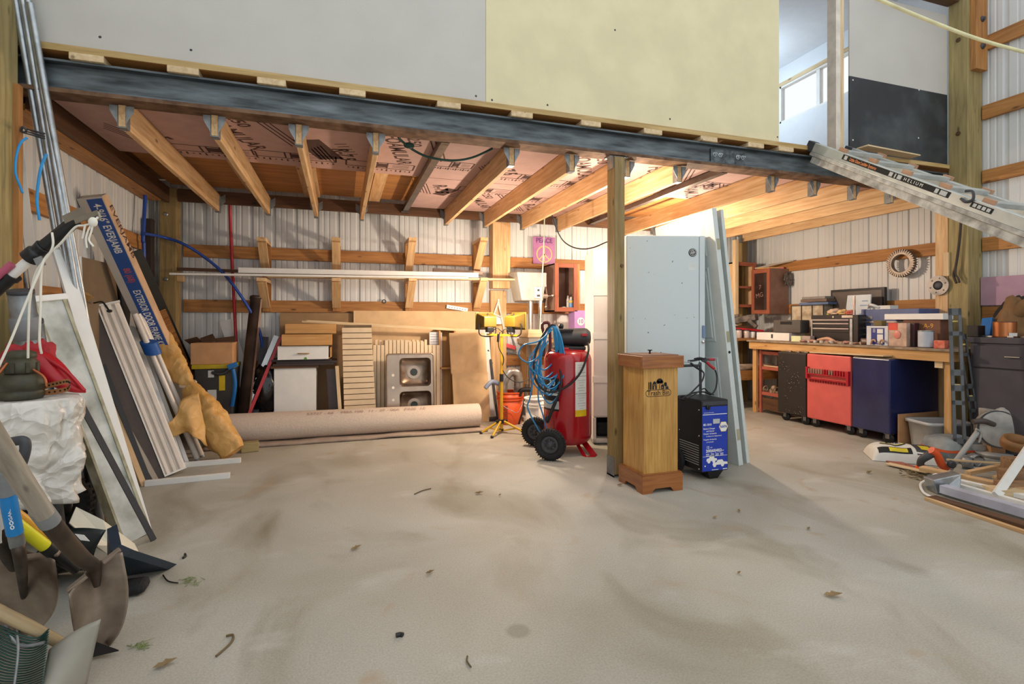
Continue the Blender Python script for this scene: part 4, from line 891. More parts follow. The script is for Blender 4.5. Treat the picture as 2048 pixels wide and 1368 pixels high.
for k, (xa, ya, xb, yb, vv, lab) in enumerate(((563, 669, 664, 691, 5.84, 'maple drawer box resting on the white fronted drawer'), (570, 648, 672, 668, 5.92, 'maple drawer box on top of the drawer stack'))):
    m = MB(); x0, x1, h0, h1 = vbox(m, xa, ya, xb, yb, vv, .3)
    h0 = [VP(606, 692, 5.86).z + .001, VP(613, 669, 5.84).z + .001][k]
    t = T('drawer_box', ((x0 + x1) / 2, vv, h0), lab, 'drawer')
    MB().box(x0, x1, vv, vv + .016, h0, h1).out('front', W_DRAWER, t, bevel=.002)
    m = MB(); m.box(x0, x0 + .014, vv + .016, vv + .33, h0, h1); m.box(x1 - .014, x1, vv + .016, vv + .33, h0, h1); m.box(x0, x1, vv + .32, vv + .335, h0, h1); m.box(x0, x1, vv, vv + .33, h0, h0 + .008); m.out('sides', W_DRAWER, t)
vlean('drawer_front', 672, 651, 666, 675, 5.83, 5.82, .035, .30, W_DRAWER, 'narrow maple piece standing at the right of the drawers', 'panel') if False else None
vlean('veneer_board', 662, 738, 668, 820, 5.98, 5.92, .10, .02, DKB, 'dark brown panel leaning right of the white cabinet')
vlean('veneer_board', 674, 733, 680, 820, 6.02, 5.94, .035, .14, W_PALE, 'pale edged panel end leaning right of the dark brown panel')
one(MB().box(VP(642, 740, 6.0).x, VP(678, 740, 6.0).x, 5.95, 6.2, VP(660, 735, 6.0).z, VP(660, 735, 6.0).z + .02), 'dark_shelf', DKB, 'dark brown shelf piece on the leaning panels', 'shelf') if False else None
def vsheet(nm, x0, y0, x1, v, lean_, mt, lab, th=.012, bev=0):
    a, b = VP(x0, y0, v), VP(x1, y0, v); h = VP((x0 + x1) / 2, y0, v).z
    m = MB(); m.hexa([(a.x, v - lean_, 0), (b.x, v - lean_, 0), (b.x, v - lean_ + th, 0), (a.x, v - lean_ + th, 0)], [(a.x, v, h), (b.x, v, h), (b.x, v + th, h), (a.x, v + th, h)])
    return one(m, nm, mt, lab, 'panel')
vsheet('hardboard_sheet', 560, 626, 712, 6.33, .02, W_HARD, 'brown hardboard sheet behind the drawer stack')
vsheet('hardboard_sheet', 707, 622, 958, 6.31, .02, W_MDF, 'wide tan hardboard sheet behind the sink')
vlean('pale_stick', 709, 622, 709, 830, 6.29, 6.26, .02, .014, W_PALE, 'pale upright stick at the seam between the hardboard sheets', 'stick')
a, b = VP(604, 642, 5.98), VP(958, 662, 6.12); m = MB(); m.bar(a, b, .028, .028, (0, 0, 1)); one(m, 'long_stick', W_PALE, 'long thin tan stick lying across the leaning panels', 'stick')
# slatted cream panels
SLAT = plain('cream_slat', '#d9c3a2', rough=.55, var=.05)
t = T('slatted_panel', VP(715, 830, 5.98), 'cream panel of stacked horizontal slats left of the sink', 'panel')
m = MB(); ys = [655 + k * 11 for k in range(17)]
for k, y in enumerate(ys):
    x0 = 684 + k * .3; x1 = 743 + k * .55
    a, b = VP(x0, y, 6.0), VP(x1, y, 6.0); h1 = VP(715, y + .5, 6.0).z; h0 = VP(715, y + 10, 6.0).z; dv = -.004 * k
    m.box(a.x, b.x, 5.99 + dv, 6.05 + dv, max(h0, 0), h1)
m.out('slats', SLAT, t)
a, b = VP(686, 700, 6.0), VP(745, 700, 6.0); MB().box(a.x + .01, b.x - .01, 6.0, 6.04, 0, 1.15).out('backing', plain('slat_back', '#6b5843', rough=.8), t)
t = T('slatted_panel', VP(812, 830, 6.05), 'cream panel of upright slats standing behind the sink', 'panel')
m = MB()
for k in range(17):
    x = 746 + k * 7.9; y = (680 if k < 9 else 683) if 2 < k < 13 else 690
    a, b = VP(x, y, 6.10), VP(x + 6.6, y, 6.10); m.box(a.x, b.x, 6.08, 6.12, 0, a.z)
m.out('slats', SLAT, t)
m = MB()
for k in range(13):
    x = 750 + k * 8.2; a, b = VP(x, 680, 6.16), VP(x + 5, 680, 6.16); m.box(a.x, b.x, 6.13, 6.17, 0, VP(x, 679 + (k % 3), 6.16).z)
m.out('rear_slats', SLAT, t)
# sink
SINK = plain('stainless', '#a08d7c', rough=.3, metal=.9, var=.15, scale=4); SINKD = plain('reflection_steel', '#6f5c4c', rough=.35, metal=.75, hx2='#a4988c', scale=5)  # brown reflections are put into the rim and bowl colours
a, b = VP(771, 708, 6.0), VP(866, 708, 6.0); W_ = b.x - a.x; bot = (a.x + b.x) / 2
HT = a.z - .07
t = T('double_sink', (bot, 5.9, .0), 'stainless double bowl kitchen sink standing on edge against the slats', 'sink')
M_ = frame((bot, 5.86, .03), (1, 0, 0), (0, -1, .10)); 
yv = M_.to_3x3() @ V((0, 1, 0)); 
LH = HT + .05
def rr(cx, cy, w, h, r, z, n=6):
    out = []
    for sx, sy, a0 in ((1, 1, 0), (-1, 1, 90), (-1, -1, 180), (1, -1, 270)):
        for k in range(n + 1):
            q = math.radians(a0 + 90 * k / n); out.append(V((cx + sx * (w / 2 - r) + r * math.cos(q), cy + sy * (h / 2 - r) + r * math.sin(q), z)))
    return out
bw, bh = W_ * .66, LH * .40; cxs = W_ * .10
m = MB(M_)
m.loft([rr(0, LH / 2, W_, LH, .03, -.012), rr(0, LH / 2, W_, LH, .03, .004), rr(0, LH / 2, W_ - .025, LH - .025, .025, .008), rr(0, LH / 2, W_ - .03, LH - .03, .025, .001)], cap=False)
# deck with two openings, as strips
yc = (LH * .27, LH * .735)
xl, xr = cxs - bw / 2, cxs + bw / 2
zf = .001
def q4(x0, x1, y0, y1): m.add([(x0, y0, zf), (x1, y0, zf), (x1, y1, zf), (x0, y1, zf)], [(0, 1, 2, 3)])
q4(-W_ / 2 + .012, xl, .01, LH - .01); q4(xr, W_ / 2 - .012, .01, LH - .01)
q4(xl, xr, .01, yc[0] - bh / 2); q4(xl, xr, yc[0] + bh / 2, yc[1] - bh / 2); q4(xl, xr, yc[1] + bh / 2, LH - .01)
for y in yc:   # corner fillets
    for sx in (-1, 1):
        for sy in (-1, 1):
            c = V((cxs + sx * (bw / 2 - .045), y + sy * (bh / 2 - .045), zf)); k = V((cxs + sx * bw / 2, y + sy * bh / 2, zf))
            arc = [c + V((sx * .045 * math.cos(a), sy * .045 * math.sin(a), 0)) for a in [PI / 2 * i / 6 for i in range(7)]]
            m.add([k] + arc, [(0, i, i + 1) for i in range(1, 7)])
m.out('rim_and_deck', SINK, t)
for y in yc:
    bo = MB(M_).loft([rr(cxs, y, bw, bh, .045, .001), rr(cxs, y, bw - .01, bh - .01, .045, -.012), rr(cxs, y, bw - .03, bh - .03, .05, -.10), rr(cxs, y, bw - .07, bh - .07, .05, -.13), rr(cxs, y + .0, .14, .14, .068, -.135), rr(cxs, y, .10, .10, .0499, -.137)], cap=False).out('bowl', SINKD, t)
    MB(M_).ring(.042, .075, .006, M=Matrix.Translation((cxs, y, -.137))).out('drain_ring', SINK, bo)
    MB(M_).lathe([(.04, 0), (.04, .002)], M=Matrix.Translation((cxs, y, -.139))).out('drain_hole', plain('drain_dark', '#22302e', rough=.5), bo)
m = MB(M_)
for k in range(4): m.lathe([(.015, 0), (.015, .002)], M=Matrix.Translation((-W_ * .36, LH * (.19 + .17 * k), .002)))
m.out('tap_hole', plain('hole_pale', '#dbd2c6', rough=.5), t)
# foil strip, frame, cabinet doors
t = T('foil_board', VP(872, 830, 6.16), 'white printed foam strip standing between slats and cabinet doors', 'board')
x0, x1 = VP(859, 700, 6.15).x, VP(884, 700, 6.15).x; hh = VP(870, 664, 6.15).z
MB().box(x0, x1, 6.15, 6.19, 0, hh).out('strip', plain('foil_white', '#dad9dc', rough=.5), t)
m = MB()
for k in range(24): m.box(x0 + .01, x1 - .01 - .02 * (k % 3), 6.149, 6.15, hh - .03 - k * .03, hh - .022 - k * .03)
m.out('print', plain('pale_print', '#a9a9b5', rough=.7), t)
t = T('open_cabinet', VP(893, 830, 6.12), 'narrow open wooden cabinet frame left of the tan cabinet doors', 'cabinet')
x0, x1 = VP(878, 700, 6.1).x, VP(908, 700, 6.1).x; h1 = VP(893, 656, 6.1).z; h0 = VP(893, 738, 6.1).z
m = MB(); m.box(x0, x0 + .02, 6.1, 6.3, 0, h1); m.box(x1, x1 + .02, 6.1, 6.3, 0, h1); m.box(x0, x1, 6.1, 6.3, h1 - .02, h1); m.box(x0, x1, 6.1, 6.3, h0, h0 + .02); m.box(x0, x1, 6.28, 6.3, 0, h1); m.out('carcass', W_DRAWER, t)
def door_slab(x0, y0, x1, y1, v, lab, lean_):
    a, b = VP(x0, (y0 + y1) / 2, v), VP(x1, (y0 + y1) / 2, v); h1, h0 = VP(x0, y0, v).z, max(0.0, VP(x0, y1, v).z)
    m = MB(); m.hexa([(a.x + .02, v - lean_, h0), (b.x + .02, v - lean_, h0), (b.x + .02, v - lean_ + .02, h0), (a.x + .02, v - lean_ + .02, h0)], [(a.x, v, h1), (b.x, v, h1), (b.x, v + .02, h1), (a.x, v + .02, h1)]); return one(m, 'tan_slab', W_MDF, lab, 'board', bevel=.003)
door_slab(898, 666, 970, 748, 6.04, 'upper tan cabinet door panel leaning near the work lights', .03)
door_slab(904, 747, 976, 860, 6.0, 'lower tan cabinet door panel leaning near the work lights', .05)
t = T('marked_board', VP(975, 830, 6.2), 'white board with blue pencil marks right of the tan cabinet doors', 'board')
a, b = VP(972, 665, 6.3), VP(983, 830, 6.14); b = VP(985, 846, 6.14); b.z = 0; m = MB(); m.bar(b, a, .07, .02, (0, -1, .05)); m.out('board', WHITE, t)
m = MB(); m.bar(VP(976, 700, 6.255), VP(978, 704, 6.255), .02, .002, (0, -1, 0)); m.bar(VP(973, 708, 6.25), VP(974, 712, 6.25), .02, .002, (0, -1, 0)); m.bar(VP(978, 726, 6.235), VP(986, 726, 6.235), .008, .002, (0, -1, 0)); m.out('pencil_mark', NAVY, t)
vlean('tan_board', 1000, 668, 1004, 846, 6.34, 6.3, .10, .02, W_MDF, 'tan board standing behind the work light pole')
vlean('white_strip', 985, 672, 990, 846, 6.35, 6.28, .045, .02, WHITE, 'narrow white strip standing behind the black pipe', 'strip')
vlean('black_pipe', 981, 718, 996, 846, 6.22, 6.05, .03, .03, DGREY, 'black pipe leaning left of the orange bucket', 'pipe', bevel=.012)
a, b = VP(978, 838, 5.96), VP(1064, 836, 6.0); a.z = b.z = .028; m = MB(); m.tube([a, b], .026, n=16, smooth=1); one(m, 'black_pipe', DGREY, 'black pipe lying on the floor in front of the buckets', 'pipe')
# carpet roll
CP = plain('carpet_backing', '#c9b9a9', rough=.95, var=.05, scale=60, bump=.3)
u0, u1 = VP(436, 840, 5.62).x, VP(957, 840, 5.62).x
t = T('carpet_roll', ((u0 + u1) / 2, 5.62, 0), 'long rolled carpet lying in front of the leaning panels, backing outwards', 'carpet')
rings = []
for i in range(40):
    q = i / 39; r = .140 - .012 * q; ring = []
    for k in range(36):
        a = 2 * PI * k / 36; f = r * (1 + .02 * noise.noise(V((q * 4, math.cos(a), math.sin(a))))); z = math.sin(a) * f
        if z < -r * .88: z = -r * .88
        ring.append(V((u0 + (u1 - u0) * q, 5.62 + math.cos(a) * f * 1.08, r * .88 + .035 + z)))
    rings.append(ring)
MB().loft(rings).out('roll', CP, t)
m = MB(); r = .128; pts = []
for k in range(70):
    a = k / 70 * 2 * PI * 4.2; rr_ = r * (1 - k / 80); pts.append(V((u1 + .004, 5.62 + math.cos(a) * rr_ * 1.05, .147 + math.sin(a) * rr_ * .94)))
m.tube(pts, .006, n=5, smooth=1); m.out('spiral_end', plain('carpet_pile', '#a08d7d', rough=.95), t)
M_ = frame(((u0 + u1) / 2 + .1, 5.545, .262), (1, 0, 0), (0, -.62, .8))
m = MB(M_ @ Matrix.Translation((0, 0, .012))); m.text('53727 - 66    M8A 100   11 - 29 - 06A   PASS  1A', .042, Matrix(), xs=1.4); m.out('lettering', plain('faint_print', '#a3867c', rough=.9), t)
def pad(i, j):
    u = u0 - .1 + (u1 - u0 + .15) * i; v = 5.40 + .42 * j; return V((u, v, .016 + .012 * noise.noise(V((i * 9, j * 2, 1))) + .018 * (1 - j) * max(0, noise.noise(V((i * 5, 7, 1))))))
m = MB(); m.grid(pad, 60, 8); one(m, 'carpet_strip', plain('carpet_pile', '#a08d7d', rough=.95), 'flat carpet strip on the floor under the carpet roll', 'carpet', solid=.022)
# ---------------------------------------------------------------- right part of the back wall
t = T('peace_sign', VP(1087, 528, 6.35), 'purple metal sign reading peace on the back wall', 'sign')
x0, x1 = VP(1066, 500, 6.35).x, VP(1110, 500, 6.35).x; h1, h0 = VP(1066, 473, 6.35).z, VP(1090, 528, 6.35).z
MB().box(x0, x1, 6.345, 6.355, h0, h1).out('plate', plain('sign_purple', '#a56a9b', rough=.45, var=.12), t, bevel=.002)
M_ = frame(((x0 + x1) / 2, 6.3445, (h0 + h1) / 2), (1, 0, 0), (0, -1, 0)); w = x1 - x0; h = h1 - h0
m = MB(M_); m.text('PEACE', .085, Matrix.Translation((0, h * .36, .001)), bold=.02, xs=.95); m.out('lettering', plain('sign_ink', '#5c2a66', rough=.5), t)
SY = plain('sign_gold', '#d9b27a', rough=.5); r = w * .36
m = MB(M_ @ Matrix.Translation((0, -h * .14, .001))); m.ring(r * .86, r, .001); m.box(-.008, .008, -r * .9, r * .9, 0, .001); m.bar((0, 0, 0), (-r * .62, -r * .62, 0), .016, .002); m.bar((0, 0, 0), (r * .62, -r * .62, 0), .016, .002); m.out('symbol', SY, t)
# wall cabinet with bottles
t = T('wall_cabinet', VP(1132, 625, 6.0), 'red brown wall cabinet with a see through door frame under the peace sign', 'cabinet')
x0, x1 = VP(1110, 575, 5.98).x, VP(1155, 575, 5.98).x; h1, h0 = VP(1132, 527, 5.98).z, VP(1132, 623, 5.98).z
m = MB(); m.box(x0, x0 + .016, 6.0, 6.35, h0, h1); m.box(x1 - .016, x1, 6.0, 6.35, h0, h1); m.box(x0, x1, 6.0, 6.35, h0, h0 + .016); m.box(x0, x1, 6.0, 6.35, h1 - .016, h1); m.box(x0, x1, 6.335, 6.35, h0, h1); m.out('carcass', plain('cabinet_inside', '#8f7468', rough=.6), t)
m = MB(); fw = .052; m.box(x0, x0 + fw, 5.98, 6.0, h0, h1); m.box(x1 - fw, x1, 5.98, 6.0, h0, h1); m.box(x0 + fw, x1 - fw, 5.98, 6.0, h0, h0 + fw); m.box(x0 + fw, x1 - fw, 5.98, 6.0, h1 - fw, h1); m.out('face_frame', W_CAB, t, bevel=.002)
MB().box(x1 + .002, x1 + .04, 6.0, 6.3, h0 + .02, h1).out('side_board', W_GIRT, t)
CF = h0 + .0165
for px, r, hh, mt, cap, lab in ((1142, .027, .17, plain('spray_blue', '#6f9fd6', rough=.35), plain('spray_yellow', '#e2c86a', rough=.4), 'blue and yellow spray can in the wall cabinet'), (1136, .022, .19, WHITEP, WHITE, 'white spray can in the wall cabinet')):
    c = VP(px, 600, 6.06 if px > 1140 else 6.15); c.z = CF; t = T('spray_can', c, lab, 'spray can')
    MB(Matrix.Translation(c)).lathe([(r * .9, 0), (r, .005), (r, hh * .72), (r * .75, hh * .8)], n=18).out('can', mt, t)
    MB(Matrix.Translation(c)).lathe([(r * .99, hh * .55), (r * 1.01, hh * .55), (r * 1.01, hh * .74), (r * .9, hh * .75)], n=18).out('band', cap, t)
    MB(Matrix.Translation(c)).lathe([(r * .62, hh * .8), (r * .6, hh), (r * .5, hh * 1.01)], n=14).out('cap', WHITE, t)
c = VP(1128, 615, 6.1); c.z = CF; m = MB(Matrix.Translation(c)); m.blob((0, 0, .022), .045, .03, .024, amp=.3); one(m, 'rag', WHITE, 'small crumpled white rag in the wall cabinet', 'rag')
# back bench with purple box
bx0, bx1 = VP(1060, 690, 5.85).x, VP(1240, 690, 5.85).x
t = T('workbench', ((bx0 + bx1) / 2, 6.1, 0), 'wooden back workbench behind the air compressor', 'workbench')
MB().box(bx0, bx1, 5.85, 6.34, .93, .968).out('top', W_BENCH, t, bevel=.003)
for x in (bx0 + .08, bx1 - .04):
    for v in (5.89, 6.30): MB().box(x - .04, x + .04, v - .02, v + .02, 0, .93).out('leg', W_BENCH, t)
BT = .969
t = T('purple_carton', (VP(1168, 650, 6.0).x, 6.05, BT), 'purple and white printed carton on the back workbench', 'carton')
x0, xm, x1 = VP(1149, 640, 5.98).x, VP(1174, 640, 5.98).x, VP(1187, 640, 5.98).x; h1 = VP(1165, 621, 5.98).z
PUR = plain('carton_purple', '#7a3b9c', rough=.5, var=.05)
MB().box(x0, xm, 5.98, 6.16, BT, h1).out('box', plain('carton_lilac', '#b08ac9', rough=.5, var=.06), t, bevel=.002)
MB().box(xm + .001, x1, 5.985, 6.16, BT, h1).out('side', PUR, t, bevel=.002)
M_ = frame(((x0 + xm) / 2, 5.979, (BT + h1) / 2), (1, 0, 0), (0, -1, 0)); m = MB(M_); m.lathe([(.05, 0), (.05, .001)], M=Matrix.Translation((0, .04, 0)), n=24); m.box(-.05, .05, -.09, -.05, 0, .001); m.out('white_print', WINK, t)
m = MB(M_); m.text('10', .07, Matrix.Translation((0, .04, .0015)), bold=.02); m.text('lb', .03, Matrix.Translation((0, -.07, .0015)), bold=.02); m.out('purple_print', PUR, t)
c = VP(1184, 612, 6.1); m = MB(); m.add([V((c.x - .06, 6.1, h1 + .12)), V((c.x + .06, 6.1, h1 + .10)), V((c.x + .06, 6.1, h1 + .002)), V((c.x - .03, 6.1, h1 + .002)), V((c.x, 6.05, h1 + .06))], [(0, 1, 4), (1, 2, 4), (2, 3, 4), (3, 0, 4)]); one(m, 'clear_bag', plain('milky_bag', '#d9d4d2', rough=.25), 'milky plastic bag standing on the purple carton', 'bag', solid=.003)
c = VP(1200, 676, 5.95); c.z = BT; m = MB(Matrix.Translation(c)); m.blob((0, 0, .03), .09, .06, .032, amp=.3); one(m, 'shop_rag', CREAM, 'cream shop rag on the back workbench by the freezer', 'rag')
# drill press
DPG = plain('drill_press_grey', '#b3b3ad', rough=.4, var=.06)
c = VP(1061, 640, 6.02); c.z = 0
t = T('drill_press', c, 'grey drill press standing behind the air compressor', 'drill press')
MB(Matrix.Translation(c)).box(-.16, .16, -.2, .16, 0, .05).out('base', DPG, t, bevel=.01)
MB(Matrix.Translation(c)).lathe([(.034, .05), (.034, 1.62)], n=20).out('column', CHROME, t)
MB(Matrix.Translation(c)).lathe([(.048, .75), (.048, .90), (.042, .91)], n=20).out('table_bracket', DPG, t)
MB(Matrix.Translation(c)).box(-.12, .16, -.25, .10, .91, 1.0).out('cast_table', DPG, t, bevel=.01)
MB(Matrix.Translation(c)).box(-.14, .17, -.26, .12, 1.001, 1.10).out('wooden_table', W_PALE, t, bevel=.004) if False else None
MB(Matrix.Translation(c)).hexa([(-.13, -.26, 1.0), (.17, -.26, 1.0), (.17, .1, 1.0), (-.13, .1, 1.0)], [(-.10, -.2, 1.09), (.14, -.2, 1.09), (.14, .08, 1.09), (-.10, .08, 1.09)]).out('wooden_table', W_PALE, t)
x0 = VP(1034, 570, 5.85).x - c.x; x1 = VP(1094, 570, 5.85).x - c.x; h1 = VP(1062, 541, 5.85).z
MB(Matrix.Translation(c)).hexa([(x0 + .06, -.17, h1 - .36), (x1 - .05, -.17, h1 - .36), (x1 - .05, .16, h1 - .36), (x0 + .06, .16, h1 - .36)], [(x0, -.17, h1 - .02), (x1, -.17, h1 - .02), (x1, .2, h1 - .0), (x0, .2, h1)]).out('head', DPG, t, bevel=.012)
m = MB(Matrix.Translation(c)); m.box(x0 + .19, x1 - .01, -.173, -.170, h1 - .19, h1 - .03); m.out('warning_label', plain('label_pink', '#d7a9a6', rough=.6), t)
m = MB(Matrix.Translation(c)); m.box(x1 - .17, x1 - .09, -.22, -.171, h1 - .33, h1 - .2); m.out('switch_box', WHITEP, t, bevel=.003)
m = MB(Matrix.Translation(c)); m.box(x1 - .145, x1 - .115, -.222, -.22, h1 - .25, h1 - .225); m.box(x1 - .15, x1 - .11, -.2215, -.22, h1 - .315, h1 - .29); m.out('switch', DGREY, t)
m = MB(Matrix.Translation(c)); m.lathe([(.022, 0), (.022, .2), (.012, .22), (.010, .33), (.004, .40)], M=Matrix.Translation((.09, -.1, h1 - .36)) @ Matrix.Rotation(PI, 4, 'X'), n=16); m.out('spindle', CHROME, t)
m = MB(Matrix.Translation(c)); q = V((x1 - .03, -.1, h1 - .3))
m.lathe([(.03, 0), (.03, .06)], M=frame(q, (0, 1, 0), (1, 0, 0)), n=14)
for a in (60, 180, 300):
    e = q + V((.07, math.cos(math.radians(a)) * .15, math.sin(math.radians(a)) * .15)); m.tube([q + V((.06, 0, 0)), e], .007, smooth=1); m.blob(e, .016, .016, .016, n=8)
m.out('feed_handle', CHROME, t)
# buckets
def bucket(px, py, r, hh, mt, lab, txt=None):
    c = H(px, py); t = T('bucket', c, lab, 'bucket'); M_ = Matrix.Translation(c)
    MB(M_).lathe([(r * .84, 0), (r * .86, .004), (r, hh), (r * 1.0, hh), (r * .96, hh), (r * .82, .02), (.01, .018)], n=32).out('pail', mt, t)
    m = MB(M_)
    for z in (hh * .76, hh * .84, hh * .975): m.ring(r * .9, r * 1.045, .012, M=Matrix.Translation((0, 0, z)))
    m.out('rim_ring', mt, t)
    m = MB(M_); f = -FW; s_ = RT; m.tube([s_ * (-r * 1.03) + V((0, 0, hh * .8)), f * r * 1.05 - s_ * r * .5 + V((0, 0, hh * .62)), f * r * 1.07 + V((0, 0, hh * .5)), f * r * 1.05 + s_ * r * .6 + V((0, 0, hh * .42)), s_ * r * 1.03 + V((0, 0, hh * .76))], .003, n=6); m.out('bail', GALV, t)
    if txt:
        m = MB(M_); 
        for k in range(5): m.cover(frame(f * (r * .945) - s_ * r * .32 + V((0, 0, hh * (.18 + .1 * k))), s_, f + V((0, 0, -.02))), r * .3, hh * .06)
        m.out('label', txt, t)
    return c, r, hh
c, r, hh = bucket(1020, 846, .155, .37, ORANGE, 'orange bucket stuffed with hoses behind the work light pole', plain('dark_orange', '#8c3a1c', rough=.6))
SIL = plain('duct_silver', '#a9a8a4', rough=.3, metal=.6, var=.3, scale=14)
m = MB(); pz = [c + V((-.05, 0, .10)), c + V((-.10, -.02, hh + .05)), c + V((-.02, -.03, hh + .22)), c + V((.08, -.03, hh + .2)), c + V((.10, 0, hh + .02)), c + V((.06, 0, .1))]
P_ = cm(pz, 14); m.tube(P_, [.05 + .006 * (k % 2) for k in range(len(P_))], n=12, smooth=1); one(m, 'flex_duct', SIL, 'silver flexible duct looped out of the orange bucket', 'duct')
m = MB(); m.tube([c + V((.0, .05, .2)), c + V((-.06, .05, hh + .02)), c + V((-.2, .02, hh + .12)), c + V((-.30, .0, hh + .05))], .026, n=10); one(m, 'blue_pump_tube', plain('tube_greyblue', '#8794ad', rough=.4), 'grey blue tube poking out left of the orange bucket', 'tube')
m = MB(); m.tube([c + V((.06, -.09, .25)), c + V((.09, -.13, hh + .02)), c + V((.2, -.16, hh + .03))], .028, n=10); m.tube([c + V((.12, -.17, .30)), c + V((.1, -.19, .2)), c + V((.04, -.2, .02))], .012, n=8); one(m, 'black_hose', BLACK, 'black hose end hanging over the orange bucket', 'hose')
bucket(1078, 864, .155, .37, WHITEP, 'white bucket half hidden behind the air compressor wheels')
c = H(1052, 840); m = MB(Matrix.Translation(c)); m.blob((0, .12, .13), .06, .06, .13, amp=.3); m.cyl((.02, .1, .1), (.04, .1, .42), .02); one(m, 'grinder', GALVD, 'grimy metal grinder between the two buckets', 'grinder')
t = T('bow_saw', VP(1015, 705, 6.33), 'red handled bow saw hanging on the back wall by the work light', 'saw')
m = MB(); m.bar(VP(1004, 688, 6.33), VP(1031, 696, 6.33), .05, .02, (0, -1, 0)); m.bar(VP(1002, 670, 6.33), VP(1006, 690, 6.33), .03, .02, (0, -1, 0)); m.out('red_frame', plain('saw_red', '#d0525a', rough=.4), t, bevel=.004)
m = MB(); m.bar(VP(1006, 700, 6.33), VP(1033, 706, 6.33), .03, .006, (0, -1, 0)); m.tube([VP(1020, 660, 6.35), VP(1030, 695, 6.34)], .012); m.out('blade', GALVD, t)
t = T('folded_easel', VP(992, 650, 6.2), 'grey metal wedge clamp hanging on the wall post above the work light', 'clamp')
m = MB(); m.bar(VP(996, 602, 6.19), VP(1008, 660, 6.17), .02, .02, (0, -1, 0)); m.bar(VP(997, 602, 6.19), VP(984, 640, 6.17), .02, .02, (0, -1, 0)); m.bar(VP(988, 628, 6.18), VP(1002, 634, 6.18), .02, .01, (0, -1, 0)); m.out('legs', ALUD, t)
m = MB(); m.bar(VP(989, 640, 6.2), VP(1003, 640, 6.2), .1, .004, (0, -1, .1)); m.blob(VP(997, 600, 6.18), .014, .014, .014, n=8); m.out('plate', WHITE, t)
# ================================================================ WORK LIGHT
c = H(1003, 866); 
t = T('work_light_stand', c, 'yellow tripod stand with two work lights', 'work light')
MC_ = Matrix.Translation(c)
hp = 1.2 + (641 - 672) / FPX * ((c - CAM).dot(FW))
pole = MB(MC_); pole.cyl((0, 0, .02), (0, 0, .56), .017); pole.cyl((0, 0, .54), (0, 0, hp), .013); pole.out('pole', YELM, t)
m = MB(MC_); m.cyl((0, 0, .55), (0, 0, .63), .021); m.out('collar', BLACK, t)
m = MB(MC_); m.cyl((0, 0, .105), (0, 0, .145), .03); m.box(-.06, .06, -.02, .02, .112, .14); m.out('collar', BLACK, t)
m = MB(MC_); m.cyl((0, 0, .02), (0, 0, .045), .024); m.out('collar', BLACK, t)
for k, (e, f) in enumerate(((Z(962, 848, 5.5), 0), (Z(1056, 858, 5.45), 0), (Z(984, 880, 5.3), 0))):
    e = V((e.x, e.y, .012)) - c; d = V((e.x, e.y, 0)).normalized(); hgt = .125
    m = MB(MC_); m.tube([d * .03 + V((0, 0, hgt)), e], .0125, n=10, smooth=1); lg = m.out('leg', YELM, t)
    m = MB(MC_); m.tube([d * .02 + V((0, 0, .03)), d * .03 * .4 + (V((0, 0, hgt)) * .45 + e * .55) * .98], .008, n=8, smooth=1); m.out('strut', YELM, lg)
    m = MB(MC_); m.blob(e, .017, .017, .017, n=8); m.out('foot_cap', BLACK, lg)
a, b = (Z(973, 669, 5.57) - c), (Z(1037, 671, 5.57) - c)
m = MB(MC_); m.bar(a, b, .02, .02, (0, 0, 1)); m.out('crossbar', YELM, t)
m = MB(MC_)
for q in (.15, .5, .86): p = a + (b - a) * q; m.cyl(p, p + V((0, 0, .035)), .005); m.cyl(p + V((0, 0, .03)), p + V((0, 0, .037)), .016)
m.out('wing_bolt', BLACK, t)
def lamp(px, py, yaw, w):
    p = Z(px, py, 5.57); M_ = LF(p, yaw)       # local -y = away from camera = beam direction here reversed
    M_ = M_ @ Matrix.Scale(.86, 4)
    hd = MB(M_).hexa([(-.085, -.03, -.075), (.085, -.03, -.075), (.115, .14, -.10), (-.115, .14, -.10)], [(-.085, -.03, .055), (.085, -.03, .055), (.115, .14, .10), (-.115, .14, .10)]).out('lamp_housing', plain('lamp_gold', '#6b5318', rough=.45), t, bevel=.008)
    m = MB(M_); m.box(-.125, .125, .14, .155, -.11, .11); m.out('lamp_bezel', plain('bezel_olive', '#6b5a16', rough=.5), hd, bevel=.004)
    m = MB(M_); m.box(-.045, .045, -.04, .03, -.14, -.078); m.out('junction_box', BLACK, hd, bevel=.006)
    m = MB(M_)
    m.tube([V((-.11, .06, -.03)), V((-.115, .06, -.15)), V((-.06, .05, -.19)), V((.06, .05, -.19)), V((.115, .06, -.15)), V((.11, .06, -.03))], .008, n=6, smooth=4); m.box(-.02, .02, .02, .1, .06, .075); m.cyl((0, .05, .06), (0, .05, .1), .006); m.out('yoke', BLACK, hd)
lamp(979, 642, 10, 0); lamp(1022, 642, -62, 0)
m = MB(); m.tube([Z(982, 665, 5.5), Z(994, 656, 5.5), Z(1003, 662, 5.5), Z(1012, 658, 5.5), Z(1018, 662, 5.5)], .005, n=6); m.tube([Z(1000, 664, 5.5), Z(997, 678, 5.5), Z(998, 696, 5.5), Z(1006, 712, 5.5), Z(1007, 724, 5.53), Z(1003, 735, 5.55)], .005, n=6); m.tube([Z(997, 668, 5.5), Z(996, 684, 5.5)], .014, n=8, smooth=1); m.out('cord', BLACK, t)
one(MB().tube([Z(1005, 740, 5.6), Z(1015, 754, 5.62), Z(1032, 764, 5.65), Z(1050, 762, 5.68), Z(1066, 750, 5.7), Z(1074, 735, 5.72)], .005, n=6), 'extension_lead', BLACK, 'thin dark cord drooping behind the work light pole', 'cord')
